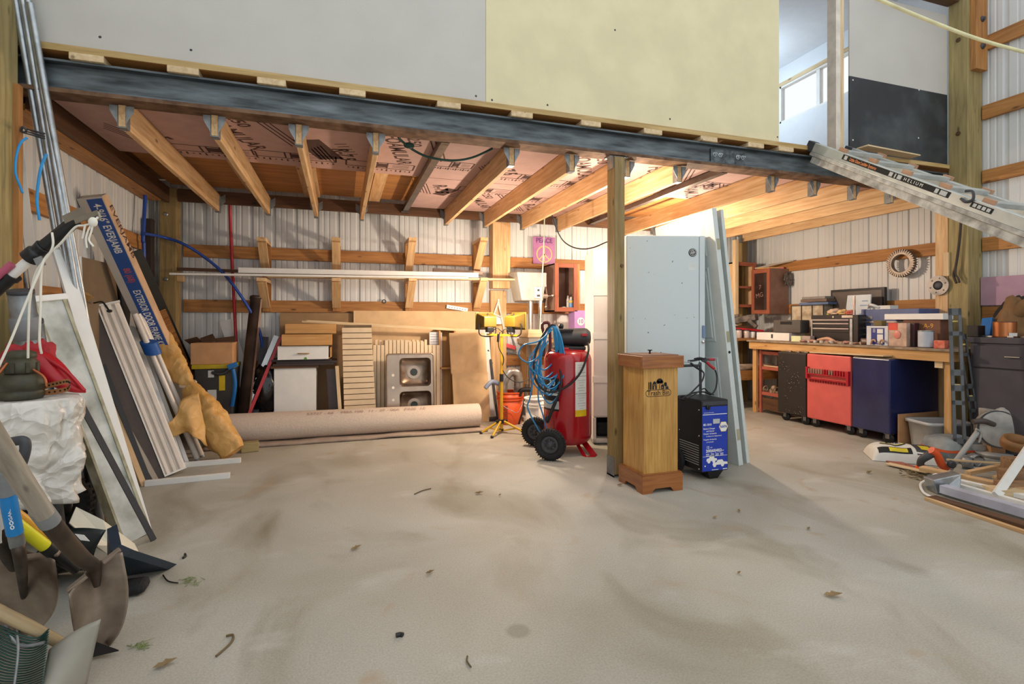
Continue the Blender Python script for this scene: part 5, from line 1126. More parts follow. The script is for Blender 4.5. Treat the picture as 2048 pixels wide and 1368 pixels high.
# ================================================================ AIR COMPRESSOR
ZC = 4.78; ctr = Z(1135, 700, ZC); B0 = V((ctr.x, ctr.y, 0))
t = T('air_compressor', B0, 'red upright air compressor on two black wheels with blue hose', 'air compressor')
MB0 = Matrix.Translation(B0) @ Matrix.Rotation(-TH, 4, 'Z')      # local x = right in view, y = away
R = .218; HB, HTP = .085, .935
prof = [(.02, HB)]
for k in range(9): a = PI / 2 * k / 8; prof.append((R - .075 + .075 * math.sin(a), HB + .085 - .085 * math.cos(a)))
for k in range(9): a = PI / 2 * k / 8; prof.append((R - .085 + .085 * math.cos(a), HTP - .10 + .10 * math.sin(a)))
prof.append((.02, HTP + .008))
MB(MB0).lathe(prof, n=48).out('tank', REDP, t)
def wrap(z0, z1, a0, a1, r, nm, mt, tt=t):
    def fn(i, j): a = math.radians(a0 + (a1 - a0) * i); return V((r * math.cos(a), r * math.sin(a), z0 + (z1 - z0) * j))
    return MB(MB0).grid(fn, 16, 2).out(nm, mt, tt)
# -90 deg is the side towards the camera; positive angles turn right
zpx = lambda y: 1.2 - (y - 641) / FPX * (ZC - R * .9)
wrap(zpx(822), zpx(724), -78, -47, R + .0015, 'instruction_label', PAPER)
wrap(zpx(833), zpx(820), -78, -47, R + .0017, 'yellow_label_end', YEL)
lb = wrap(zpx(823), zpx(757), -172, -116, R + .0015, 'black_label', BLACK)
wrap(zpx(819), zpx(803), -172, -116, R + .0018, 'silver_band', LGREY)
wrap(zpx(792), zpx(787), -160, -118, R + .0018, 'white_stripe', WINK)
def on_tank(a, z, r=R + .0022): a = math.radians(a); return MB0 @ frame((r * math.cos(a), r * math.sin(a), z), (-math.sin(a), math.cos(a), 0), (math.cos(a), math.sin(a), 0))
m = MB(); m.text('30', .075, on_tank(-135, zpx(767)), bold=.03); m.text('2.0', .035, on_tank(-122, zpx(783)), bold=.03); m.text('AIR', .035, on_tank(-146, zpx(783)), bold=.03); m.out('lettering', WINK, t)
m = MB()
for z in (752, 787): wrap(zpx(z + 1), zpx(z), -78, -47, R + .002, 'label_line', GREY)
for k in range(18):
    z = zpx(730 + k * 5.1)
    if abs(730 + k * 5.1 - 752) > 4 and abs(730 + k * 5.1 - 787) > 4: m.cover(on_tank(-62, z), .085 - .02 * (k % 3), .006)
m.out('fine_print', LGREY, t)
# wheels
for wx, wy, nm in ((1100, 893, 'near'), (1071, 864, 'far')):
    z = 4.46 if nm == 'near' else 4.98
    wr = .136; p = Z(wx, wy, z); p.z = wr
    M_ = frame(p, (0, 0, 1), (RT * -.30 - FW))
    w = MB(M_); w.loft([[V((math.cos(a) * (.102 + .034 * math.cos(b)), math.sin(a) * (.102 + .034 * math.cos(b)), .036 * math.sin(b))) for b in [2 * PI * k / 14 for k in range(14)]] for a in [2 * PI * k / 48 for k in range(48)]], closed=True)
    wh = w.out('wheel', BLACKM, t)
    w = MB(M_)
    for k in range(36): 
        for s_ in (-1, 1): w.box(.126, .1375, -.0045, .0045, s_ * .016 - .012, s_ * .016 + .012, M=Matrix.Rotation((k + .25 * s_) * 2 * PI / 36, 4, 'Z'))
    w.out('tread', BLACKM, wh)
    w = MB(M_); w.lathe([(.001, -.02), (.072, -.02), (.078, .0), (.074, .026), (.05, .02), (.045, .012), (.03, .012), (.028, .03), (.001, .032)], n=32)
    for k in range(6): w.box(.03, .068, -.006, .006, .012, .024, M=Matrix.Rotation(k * PI / 3, 4, 'Z'))
    w.out('hub', DGREY, wh)
pa, pb = Z(1100, 893, 4.46), Z(1071, 864, 4.98); pa.z = pb.z = .136
m = MB(); m.cyl(pa, pb, .012); m.bar(pa * .6 + pb * .4 + V((0, 0, 0)), B0 + V((0, 0, .15)), .06, .03, (0, 0, 1)); m.out('axle', BLACK, t)
m = MB(); q = B0 + RT * .13 - FW * .02
f1, f2 = H(1190, 913), H(1177, 912)
for f in (f1,): m.bar(f, q + V((0, 0, .11)) , .05, .012, -FW); m.bar(f, f - RT * .09, .04, .008, (0, 0, 1)); m.bar(f - RT * .09, q - RT * .06 + V((0, 0, .10)), .03, .01, -FW)
m.out('foot_bracket', REDP, t)
MB(MB0).cyl((-.03, -.02, .045), (-.03, -.02, .09), .018).out('drain_valve', DGREY, t)
# motor
zt = HTP
rings = []
for i in range(14):
    q = i / 13; x = -.12 + .33 * q; r = .093 * (1 - .12 * (1 - q)) * (1 if q < .85 else 1 - .35 * ((q - .85) / .15) ** 2)
    rings.append([V((x, .03 + r * 1.15 * math.cos(a), zt + .105 + r * (1.0 if math.sin(a) > 0 else .85) * math.sin(a))) for a in [2 * PI * k / 24 for k in range(24)]])
mo = MB(MB0).loft(rings).out('motor_shroud', DGREY, t)
m = MB(MB0)
for k in range(9): m.box(-.11 + k * .018, -.10 + k * .018, -.075, .1, zt + .165, zt + .185)
m.out('cooling_ribs', BLACK, mo)
m = MB(MB0); m.box(.12, .17, -.085, -.06, zt + .125, zt + .145); m.out('red_badge', RED, mo)
m = MB(MB0); m.box(-.13, .16, -.07, .12, zt - .005, zt + .03); m.out('motor_base', BLACK, t, bevel=.01)
m = MB(MB0); m.box(-.09, -.0, -.12, -.07, zt + .0, zt + .02); m.out('regulator', RED, t, bevel=.006)
m = MB(MB0); m.blob((-.05, .1, zt + .21), .026, .026, .03, n=8); m.cyl((-.05, .1, zt + .1), (-.05, .1, zt + .19), .01); m.out('air_filter', BLACK, t)
m = MB(MB0); m.tube([V((-.225, -.05, zt - .06)), V((-.215, -.05, zt + .10)), V((-.235, -.05, zt + .22)), V((-.20, -.05, zt + .245)), V((-.17, -.05, zt + .22)), V((-.165, -.05, zt + .02)), V((-.19, -.05, zt - .06))], .014, n=10); m.bar((-.2, -.05, zt - .06), (-.12, -.02, zt - .08), .03, .02, (0, -1, 0)); m.out('handle', plain('handle_maroon', '#5a1715', rough=.4), t)
# hoses hung on the handle
HB_ = plain('air_hose_blue', '#1d7fb5', rough=.35, var=.06); hp_ = V((-.17, -.10, zt + .205))
t2 = T('air_hose', MB0 @ V((-.22, -.1, .3)), 'blue coiled air hose hanging over the compressor handle', 'hose')
for k in range(9):
    r1 = random.Random(k); w1 = .03 + .014 * (k % 5); dn = .38 + .05 * (k % 4) + .02 * k; sk = -.10 + .012 * k
    m = MB(MB0); m.tube([hp_ + V((.03 + .004 * k, .0, .0)), hp_ + V((.045 + .008 * k, -.02 - .006 * k, -.15)), hp_ + V((.05 + sk * .4 + w1, -.04 - .008 * k, -dn * .75)), hp_ + V((sk * .6, -.05 - .008 * k, -dn)), hp_ + V((sk - w1 * 1.6, -.04 - .004 * k, -dn * .72)), hp_ + V((sk * .7 - w1, -.02, -.18)), hp_ + V((-.01 + .003 * k, .0, .0))], .0065, n=8, closed=True, smooth=8); m.out('coil', HB_, t2)
m = MB(MB0); m.tube([hp_ + V((.02, -.04, -.02)), hp_ + V((-.1, -.07, -.12)), hp_ + V((-.24, -.08, -.16)), hp_ + V((-.28, -.08, -.25)), hp_ + V((-.2, -.09, -.31)), hp_ + V((-.11, -.09, -.26)), hp_ + V((-.02, -.07, -.12))], .0065, n=8, smooth=8); m.out('loose_loop', HB_, t2)
m = MB(MB0); m.tube([hp_ + V((-.12, -.06, -.3)), hp_ + V((-.18, -.08, -.62)), hp_ + V((-.20, -.09, -.72)), hp_ + V((-.08, -.1, -.95)), hp_ + V((-.02, -.10, -1.06))], .0065, n=8); m.tube([hp_ + V((-.08, -.06, -.3)), hp_ + V((-.11, -.08, -.6)), hp_ + V((-.06, -.09, -.8)), hp_ + V((-.0, -.1, -1.06))], .0065, n=8); m.out('tail', HB_, t2)
t3 = T('black_hose', MB0 @ V((0, -.25, .5)), 'black hose sweeping across the red compressor tank', 'hose')
m = MB(MB0); m.tube([V((.17, -.13, zt + .06)), V((.16, -.2, zt - .02)), V((.08, -.245, zt - .2)), V((-.05, -.25, zt - .32)), V((-.2, -.21, zt - .36)), V((-.3, -.17, zt - .26)), V((-.31, -.14, zt - .08)), V((-.24, -.12, zt + .12)), V((-.15, -.10, zt + .225)), V((-.10, -.10, zt + .16)), V((-.09, -.17, zt - .1)), V((-.08, -.235, zt - .3)), V((-.13, -.245, zt - .45))], .0095, n=10, smooth=8); m.out('hose', BLACK, t3)
m = MB(MB0); m.tube([V((-.13, -.245, zt - .44)), V((-.17, -.24, zt - .54)), V((-.19, -.23, zt - .6))], .015, n=10); m.blob((-.2, -.225, zt - .6), .02, .015, .035, n=8); m.out('nozzle', BLACK, t3)
# ================================================================ TALL WHITE APPLIANCES
WRAP = plain('wrapped_white', '#ddd3cc', rough=.25, var=.06, scale=3, bump=.15)
p0 = Z(1186, 641, 5.02); p0.z = 0
t = T('wrapped_refrigerator', p0, 'white refrigerator wrapped in clear plastic behind the support post', 'refrigerator')
M_ = Matrix.Translation(p0) @ Matrix.Rotation(-TH, 4, 'Z')
MB(M_).box(0, .62, 0, .58, .26, 1.90).out('body', WRAP, t, bevel=.02)
m = MB(M_); m.box(0, .03, 0, .58, .02, .26); m.box(.59, .62, 0, .58, .02, .26); m.box(0, .62, .55, .58, .02, .26); m.box(.0, .62, .0, .58, .02, .05); m.out('compressor_bay', WRAP, t)
MB(M_).box(.05, .5, .12, .5, .052, .2).out('compressor', BLACK, t, bevel=.03)
m = MB(M_); m.tube([V((.02, -.02, .02)), V((.12, -.03, .015)), V((.25, -.06, .012)), V((.33, -.12, .012))], .006); m.out('cord', BLACK, t)
for k in range(3): m = MB(M_); m.box(-.004, .62, -.006, -.002, .6 + k * .42, .66 + k * .42); m.out('plastic_wrap', plain('shiny_wrap', '#e4dcd6', rough=.12, var=.05, bump=.4, scale=7), t)
ZF = 4.34; p0 = Z(1250, 641, ZF); p0.z = 0; FWD = .68 * 1.0
FWd = (1413 - 1250) / FPX * ZF
t = T('upright_freezer', p0, 'tall pale blue white upright freezer with dark scuffs behind the trash bin', 'freezer')
M_ = Matrix.Translation(p0) @ Matrix.Rotation(-TH + math.radians(2.5), 4, 'Z'); hT = 1.2 + 171 / FPX * ZF
FZ = plain('freezer_white', '#c9d3d3', rough=.3, var=.02, scale=3)
def scuffmat():
    m, n, l, b = _base('freezer_door')
    mp = _coord(n, l, (1, 1, .6)); nz = n.new('ShaderNodeTexNoise'); nz.inputs['Scale'].default_value = 30; nz.inputs['Detail'].default_value = 2; l.new(mp.outputs[0], nz.inputs['Vector'])
    r = _ramp(n, [(.0, lin('#c9d3d3')), (.735, lin('#c9d3d3')), (.75, lin('#555a58'))]); l.new(nz.outputs['Fac'], r.inputs['Fac']); l.new(r.outputs['Color'], b.inputs['Base Color']); b.inputs['Roughness'].default_value = .28; return m
MB(M_).box(0, FWd, .05, .6, .08, hT).out('body', FZ, t, bevel=.012)
MB(M_).box(.004, FWd - .055, -.02, .045, .16, hT - .004).out('door', scuffmat(), t, bevel=.012)
MB(M_).box(FWd - .053, FWd - .006, -.015, .045, .16, hT - .004).out('hinge_side_trim', FZ, t, bevel=.004)
MB(M_).box(0.01, FWd - .01, .06, .58, .0, .08).out('kick_plate', DGREY, t)
m = MB(M_); hh = 1.2 - (663 - 641) / FPX * ZF; m.box(FWd - .032, FWd - .008, -.03, -.014, hh - .055, hh + .05); m.out('latch', plain('latch_blue', '#6f86a8', rough=.4), t, bevel=.003)
m = MB(M_); m.lathe([(.014, 0), (.014, .012), (.006, .014)], M=frame((FWd - .024, -.015, hh - .085), (1, 0, 0), (0, -1, 0)), n=16); m.out('key_lock', CHROME, t)
bx, bz = (1385.5 - 1250) / FPX * ZF, 1.2 + (641 - 505) / FPX * ZF
bd = MB(M_).lathe([(.001, 0), (.034, 0), (.034, .004), (.03, .006)], M=frame((bx, -.02, bz), (.78, 0, 0), (0, -1, 0)), n=32); o = bd.out('badge', BLACK, t); 
m = MB(M_); M2 = frame((bx, -.0275, bz), (1, 0, 0), (0, -1, 0))
m.tube([M2 @ V(p) for p in ((-.016, -.004, 0), (-.008, .014, 0), (.004, .016, 0), (.0, .002, 0), (-.010, -.008, 0), (-.004, -.016, 0), (.008, -.010, 0), (.010, .004, 0), (.016, .010, 0))], .0028, n=6); m.tube([M2 @ V(p) for p in ((-.02, -.01, 0), (0, -.003, 0), (.02, .0, 0))], .0022, n=6); m.ring(.0265, .0285, .001, M=M2, n=32); m.out('badge_swirl', CHROME, o)
MB(M_).box(bx - .035, bx + .03, -.0205, -.0195, bz - .145, bz - .085).out('faded_sticker', plain('faint_sticker', '#d3d9d6', rough=.5), t)
# ================================================================ LEANING DOORS
DOORW = plain('door_white', '#cfd6d3', rough=.4, var=.04); 
def lean_door(xt, yt, xb, yb, w, th, nm, lab, panels=True, zt=None, mt=DOORW):
    b = H(xb, yb); zt = zt or (b - CAM).dot(FW); a = Z(xt, yt, zt)
    # local: x = up along the door, y = along the depth of the bay, z = normal facing left
    M_ = frame(b, a - b, V((-1, 0, .0))); L = (a - b).length
    t = T(nm, b, lab, 'door')
    s_ = 1 if (M_.to_3x3() @ V((0, 1, 0))).y > 0 else -1
    y1 = s_ * w
    sl = MB(M_); sl.box(0, L, min(0, y1), max(0, y1), -th, 0); sl.out('slab', mt, t, bevel=.003)
    if panels:
        for (a0, a1) in ((.12, .42), (.48, .78), (.82, .94)):
            for (b0, b1) in ((.14, .46), (.54, .86)):
                p = MB(M_); y0, y2 = sorted((s_ * w * b0, s_ * w * b1)); p.loft([rr2(a0 * L, a1 * L, y0, y2, 0, .0005), rr2(a0 * L, a1 * L, y0, y2, .012, .006), rr2(a0 * L, a1 * L, y0, y2, .03, .002), rr2(a0 * L, a1 * L, y0, y2, .04, .008)], smooth=False); p.out('panel', mt, t)
    return t, M_, L, s_
def rr2(x0, x1, y0, y1, i, z): return [V((x0 + i, y0 + i, z)), V((x1 - i, y0 + i, z)), V((x1 - i, y1 - i, z)), V((x0 + i, y1 - i, z))]
t, M_, L, s_ = lean_door(1424, 416, 1478, 932, .82, .045, 'panel_door', 'white panelled door leaning against the freezer, its edge facing out')
m = MB(M_)
for x in (.12, .5, .86): m.box(x * L - .045, x * L + .045, -s_ * .003, s_ * .001, -.04, -.012)
m.out('hinge_mortise', plain('mortise', '#a9a184', rough=.6), t)
m = MB(M_); m.cyl((.44 * L, -s_ * .001, -.022), (.44 * L, -s_ * .003, -.022), .011); m.out('latch_hole', INK, t)
t, M_, L, s_ = lean_door(1441, 419, 1494, 927, .80, .03, 'flush_door', 'plain white door leaning behind the panelled door', False)
a, b = Z(1417, 590, 4.62), Z(1433, 800, 4.62); m = MB(); m.bar(V((b.x + .03, b.y, 0)), a, .03, .012, (0, -1, 0)); one(m, 'door_stop_strip', W_PALE, 'narrow pale wood strip between freezer and leaning door', 'strip')
a = Z(1421, 705, 4.7); one(MB().box(a.x - .01, a.x + .075, a.y, a.y + .02, 0, a.z), 'plywood_offcut', W_PALE, 'pale plywood offcut standing between the freezer and doors', 'offcut')
# ================================================================ TRASH BIN
U0, V0, S_ = 1.972, 3.118, .325
t = T('trash_bin', (U0 + S_ / 2, V0 + S_ / 2, 0), 'square oak trash bin with dark trim and farm drawing', 'trash bin')
bx0, bx1, by0, by1 = U0, U0 + S_, V0, V0 + S_
hb = 1.2 - (958 - 641) / FPX * 3.58
hb = .125; hlid0 = 1.2 - (738 - 641) / FPX * 3.57; hlid1 = 1.2 - (713 - 641) / FPX * 3.57
# plinth with bracket feet
def plinth(axis, s0):
    L = S_; pts = [(0, 0), (.075, 0), (.085, .018), (.10, .032), (L - .10, .032), (L - .085, .018), (L - .075, 0), (L, 0), (L, hb), (0, hb)]
    return pts
m = MB()
for M_ in (Matrix(((1, 0, 0, bx0), (0, 0, -1, by0 + .018), (0, 1, 0, 0), (0, 0, 0, 1))), Matrix(((1, 0, 0, bx0), (0, 0, -1, by1), (0, 1, 0, 0), (0, 0, 0, 1))), Matrix(((0, 0, 1, bx0 + .0006), (.992, 0, 0, by0 + .0012), (0, 1, 0, 0), (0, 0, 0, 1))), Matrix(((0, 0, 1, bx1 - .0186), (.992, 0, 0, by0 + .0012), (0, 1, 0, 0), (0, 0, 0, 1)))):
    m.prism(plinth(0, 0), 0, .018, M=M_)
m.out('plinth', W_TRIM, t)
i = .024
MB().box(bx0 + i, bx1 - i, by0 + i, by1 - i, .04, hlid0 + .002).out('oak_body', W_OAK, t, bevel=.002)
m = MB(); m.box(bx0 + .004, bx1 - .004, by0 + .004, by1 - .004, hb, hb + .008); m.out('base_ledge', W_TRIM, t)
m = MB(); o_ = .006
m.box(bx0 - o_, bx1 + o_, by0 - o_, by0 + .02, hlid0, hlid1); m.box(bx0 - o_, bx1 + o_, by1 - .02, by1 + o_, hlid0, hlid1); m.box(bx0 - o_, bx0 + .02, by0 + .02, by1 - .02, hlid0, hlid1); m.box(bx1 - .02, bx1 + o_, by0 + .02, by1 - .02, hlid0, hlid1); m.out('lid_frame', W_TRIM, t, bevel=.003)
ld = MB().box(bx0 + .02, bx1 - .02, by0 + .02, by1 - .02, hlid1 - .01, hlid1 + .006).out('lid_panel', wood('lid_brown', '#7a5540', '#8f6a52', knots=False), t, bevel=.002)
m = MB(Matrix.Translation(((bx0 + bx1) / 2, (by0 + by1) / 2, hlid1 + .006))); m.lathe([(.008, 0), (.006, .012), (.006, .02), (.018, .024), (.016, .029)], n=16); m.out('lid_knob', BLACK, ld)
fz = by0 + i - .0008
ctrp = VP(1317, 786, fz); M_ = frame((ctrp.x, fz, ctrp.z), (1, 0, 0), (0, -1, 0)); 
m = MB(M_); m.text('Trash Bin', .048, Matrix.Translation((0, .0, 0)), bold=.005, xs=.98)
w, hh = .208, .048; r = hh / 2
outl = []
for cx_, a0 in ((w / 2 - r, -90), (-w / 2 + r, 90)):
    for k in range(13): a = math.radians(a0 + 15 * k); outl.append((cx_ + r * math.cos(a), r * math.sin(a)))
n_o = len(outl); inn = []
for x, y in outl: inn.append((x * (1 - .0035 / (w / 2)), y * (1 - .0035 / r)))
m.add([V((x, y, 0)) for x, y in outl] + [V((x, y, 0)) for x, y in inn], [(k, (k + 1) % n_o, n_o + (k + 1) % n_o, n_o + k) for k in range(n_o)])
y0 = hh / 2 + .002
def poly(pts): m.add([V((x, y0 + y, 0)) for x, y in pts], [list(range(len(pts)))])
def circ(x, y, rx, ry, n=14): poly([(x + rx * math.cos(2 * PI * k / n), y + ry * math.sin(2 * PI * k / n)) for k in range(n)])
poly([(-.082, 0), (-.074, 0), (-.074, .05), (-.078, .055), (-.082, .05)]); poly([(-.070, 0), (-.056, 0), (-.056, .048), (-.063, .057), (-.070, .048)])
poly([(-.050, 0), (-.014, 0), (-.014, .034), (-.022, .052), (-.032, .058), (-.042, .052), (-.050, .034)])
circ(.010, .058, .024, .018); circ(-.004, .05, .014, .012); circ(.026, .05, .014, .012); poly([(.006, 0), (.012, 0), (.011, .05), (.007, .05)])
poly([(.022, 0), (.046, 0), (.046, .026), (.034, .036), (.022, .026)]); circ(.056, .034, .012, .014); poly([(.054, 0), (.058, 0), (.057, .03), (.055, .03)]); poly([(.066, 0), (.084, 0), (.075, .026)]); poly([(.060, 0), (.070, 0), (.066, .046), (.063, .046)])
m.out('farm_print', INK, t)
m = MB(M_); m.add([V((x, y0 + y, .0006)) for x, y in ((-.037, 0), (-.027, 0), (-.027, .022), (-.032, .026), (-.037, .022))], [(0, 1, 2, 3, 4)]); m.add([V((x, y0 + y, .0006)) for x, y in ((-.046, .03), (-.018, .03), (-.018, .033), (-.046, .033))], [(0, 1, 2, 3)]); m.add([V((x, y0 + y, .0006)) for x, y in ((.028, .008), (.034, .008), (.034, .016), (.028, .016))], [(0, 1, 2, 3)]); m.out('print_gap', W_OAK, t)
# ================================================================ BATTERY CHARGER
a = H(1403, 958); X = V((RT * (.3645 * 3.88) + FW * 3.88).to_tuple())
U0, V0 = X.x, X.y; W_, D_ = .245, .30; h0, h1 = .062, .603
t = T('battery_charger', (U0 + W_ / 2, V0 + D_ / 2, 0), 'black wheeled battery charger with a blue front panel', 'battery charger')
MB().box(U0, U0 + W_, V0, V0 + D_, h0, h1).out('case', plain('case_black', '#17171a', rough=.5, var=.2), t, bevel=.012)
BF = plain('charger_blue', '#1a3aa8', rough=.35, var=.04)
MB().box(U0 + .004, U0 + W_ - .014, V0 - .004, V0, h0 + .008, h1 - .05).out('front_panel', BF, t, bevel=.002)
fz = V0 - .0046; Wp = W_ - .02; HH = h1 - h0
def fp(x, y): return frame((U0 + .006 + x * Wp, fz, h0 + y * HH), (1, 0, 0), (0, -1, 0))
m = MB()
m.text('85-1010', .022, fp(.03, .66), bold=.02, align='LEFT'); m.text('Battery Charger', .016, fp(.03, .605), bold=.015, align='LEFT'); m.text('and Starter', .016, fp(.15, .57), bold=.01, align='LEFT')
m.text('Chargeur de batterie', .014, fp(.03, .535), bold=.015, align='LEFT'); m.text('et démarreur (dépanneur)', .013, fp(.15, .50), bold=.01, align='LEFT')
m.text('Cargador de baterías', .014, fp(.03, .455), bold=.015, align='LEFT'); m.text('y arrancador', .013, fp(.15, .42), bold=.01, align='LEFT')
m.text('12', .026, fp(.15, .345), bold=.02, align='LEFT'); m.text('volt', .013, fp(.30, .342), align='LEFT', bold=.01); m.text('200|60|40|2', .030, fp(.13, .295), bold=.025, align='LEFT'); m.text('amp', .013, fp(.76, .292), bold=.01, align='LEFT')
for k in range(4): 
    for q in range(3): m.cover(fp(.20 + k * .19, .255 - q * .014), .03, .003)
m.cover(fp(.5, .22), Wp * .98, .0025); m.cover(fp(.5, .80), Wp * .98, .005); m.cover(fp(.25, .825), Wp * .4, .002)
# cars
def carshape(ox, oy, s_, pts): M_ = fp(ox, oy); m.add([M_ @ V((x * s_, y * s_, 0)) for x, y in pts], [list(range(len(pts)))])
carshape(.28, .145, .05, [(-.6, .1), (-.5, .5), (-.1, .55), (.05, .95), (.7, .95), (.9, .5), (1.3, .45), (1.35, .1)]); carshape(.46, .085, .05, [(-.3, .1), (-.2, .45), (.4, .5), (.7, .85), (1.5, .85), (1.75, .5), (2.4, .45), (2.5, .1)])
for x, y in ((.25, .15), (.45, .15), (.48, .09), (.80, .09)): m.lathe([(.014, 0), (.014, .0004)], M=fp(x, y), n=16)
m.cover(fp(.9, .03), .04, .006); m.cover(fp(.5, .03), .06, .004); m.lathe([(.006, 0), (.006, .0003)], M=fp(.1, .09), n=12)
m.out('white_print', WINK, t)
M_ = fp(.84, .62); hx_ = [(.042 * math.cos(PI / 3 * k), .042 * math.sin(PI / 3 * k)) for k in range(6)]
o = MB(M_).prism(hx_, 0, .0006).out('badge', plain('badge_yellow', '#e9c93c', rough=.5), t)
MB(M_).prism([(x * .9, y * .9) for x, y in hx_], .0006, .0009).out('badge_white', WINK, o)
m = MB(M_); m.text('NAPA', .029, Matrix.Translation((0, 0, .0013)), bold=.03, xs=.85); m.out('badge_lettering', BF, o)
m = MB(); m.box(U0 + .098, U0 + .158, fz - .004, fz, h0 + .66 * HH + .006, h0 + .735 * HH); m.out('meter_window', LGREY, t); m = MB(); m.lathe([(.016, 0), (.016, .015), (.012, .017)], M=fp(.19, .90), n=16); m.box(-.003, .003, -.018, .018, .015, .02, M=fp(.19, .90)); m.out('selector_knob', BLACK, t)
m = MB()
for k in range(9): m.box(U0 - .0025, U0, V0 + .03, V0 + D_ - .03, h0 + .05 + k * .018, h0 + .054 + k * .018)
m.out('vent_slots', LGREY, t)
m = MB()
for y, z in ((.03, .86), (.03, .5), (.03, .04), (.27, .5)): m.lathe([(.006, 0), (.005, .002)], M=frame((U0, V0 + y, h0 + z * HH), (0, 1, 0), (-1, 0, 0)), n=10)
m.out('screw', CHROME, t)
m = MB(); m.hexa([(U0 + .10, V0 + .03, 0), (U0 + .17, V0 + .03, 0), (U0 + .17, V0 + .10, 0), (U0 + .10, V0 + .10, 0)], [(U0 + .06, V0 + .005, h0 + .002), (U0 + .20, V0 + .005, h0 + .002), (U0 + .20, V0 + .12, h0 + .002), (U0 + .06, V0 + .12, h0 + .002)]); m.out('front_foot', BLACK, t)
for s_ in (-.022, W_ + .022):
    M_ = frame((U0 + s_, V0 + D_ - .02, .10), (0, 1, 0), (1, 0, 0)); w = MB(M_).lathe([(.03, -.016), (.09, -.018), (.1, -.008), (.1, .008), (.09, .018), (.03, .016)], n=32).out('wheel', BLACKM, t)
    MB(M_).lathe([(.001, -.02), (.045, -.02), (.05, 0), (.045, .02), (.001, .02)], n=24).out('hub', GREY, w)
m = MB(); m.tube([V((U0 + .005, V0 + D_ + .02, .12)), V((U0 + .005, V0 + D_ + .02, .80)), V((U0 + .03, V0 + D_ + .02, .83)), V((U0 + W_ - .03, V0 + D_ + .02, .83)), V((U0 + W_ - .005, V0 + D_ + .02, .80)), V((U0 + W_ - .005, V0 + D_ + .02, .12))], .011, n=10, smooth=4); m.out('push_handle', DGREY, t)
m = MB(); m.box(U0 + .01, U0 + W_ - .01, V0 - .003, V0, h1 - .04, h1 - .012); m.out('top_rim', DGREY, t)
# clamps and cables
ZK = 4.10
m = MB(); m.tube([Z(1368, 800, 3.98), Z(1358, 797, 3.95), Z(1362, 792, 3.98), Z(1376, 790, 4.0), Z(1392, 776, 4.0), Z(1404, 762, 4.03), Z(1408, 748, 4.06), Z(1404, 742, 4.08)], .006, n=8)
m.tube([Z(1360, 802, 3.98), Z(1372, 792, 3.99), Z(1390, 785, 4.0), Z(1408, 784, 4.02), Z(1422, 789, 4.04), Z(1431, 778, 4.06), Z(1434, 762, 4.07), Z(1433, 748, 4.08), Z(1430, 740, 4.08)], .006, n=8)
m.tube([Z(1374, 797, 3.96), Z(1395, 785, 3.98), Z(1408, 777, 4.0), Z(1416, 784, 4.02), Z(1428, 790, 4.0)], .005, n=8)
m.tube([Z(1358, 797, 3.96), Z(1357, 830, 3.97), Z(1357, 870, 3.98), Z(1359, 905, 4.0)], .006, n=8); m.out('cable', BLACK, t)
t = T('battery_clamp', Z(1385, 722, ZK), 'black jumper clamp hooked on the charger handle', 'clamp')
m = MB(); m.tube([Z(1376, 722, ZK), Z(1388, 721, ZK), Z(1398, 719, ZK), Z(1412, 717, ZK)], .008); m.tube([Z(1381, 726, ZK), Z(1390, 733, ZK), Z(1404, 742, ZK)], .009); m.tube([Z(1388, 718, ZK), Z(1400, 716, ZK - .01), Z(1412, 719, ZK)], .007); m.out('jaws', BLACK, t)
m = MB(); m.tube([Z(1365, 723, ZK), Z(1378, 724, ZK)], .004, smooth=1); m.blob(Z(1378, 723, ZK), .012, .01, .008, n=8); m.out('pivot', GALV, t)
t = T('battery_clamp', Z(1420, 722, ZK), 'jumper clamp with red grips hooked beside the black one', 'clamp')
m = MB(); m.tube([Z(1418, 719, ZK), Z(1429, 719, ZK)], .010, smooth=1); m.tube([Z(1413, 724, ZK), Z(1420, 731, ZK), Z(1429, 738, ZK)], .011, smooth=2); m.out('red_grip', RED, t)
m = MB(); m.tube([Z(1404, 719, ZK), Z(1418, 719, ZK)], .008, smooth=1); m.tube([Z(1403, 720, ZK), Z(1413, 725, ZK)], .009, smooth=1); m.blob(Z(1410, 721, ZK), .014, .01, .014, n=8); m.out('jaws', DGREY, t)
# ================================================================ CEILING CORDS
t = T('power_lead', VP(820, 288, 3.9), 'dark green extension cord looped under the foam boards', 'cord')
m = MB(); m.tube([VP(797, 275, 3.72), VP(808, 286, 3.76), VP(830, 302, 3.8), VP(860, 315, 3.8), VP(905, 321, 3.8), VP(945, 315, 3.78), VP(985, 297, 3.76)], .0085, n=8); m.out('cord', GREEN, t)
m = MB(); m.blob(VP(818, 291, 3.78), .04, .022, .022, n=10, M=None); m.out('plug', GREEN, t)
one(MB().tube([VP(1104, 430, 5.1), VP(1112, 455, 5.1), VP(1125, 480, 5.1), VP(1145, 494, 5.1), VP(1168, 498, 5.1), VP(1190, 494, 5.1), VP(1214, 484, 5.1), VP(1240, 478, 5.15)], .007, n=8), 'power_lead', BLACK, 'black cord drooping from a joist to the tall white refrigerator', 'cord')
one(MB().tube([VP(1089, 437, 5.5), VP(1087, 500, 5.5), VP(1083, 600, 5.45), VP(1080, 662, 5.4)], .007, n=8), 'hanging_cord', plain('pale_cord', '#a9b8a8', rough=.5), 'pale straight cord hanging in front of the peace sign', 'cord')
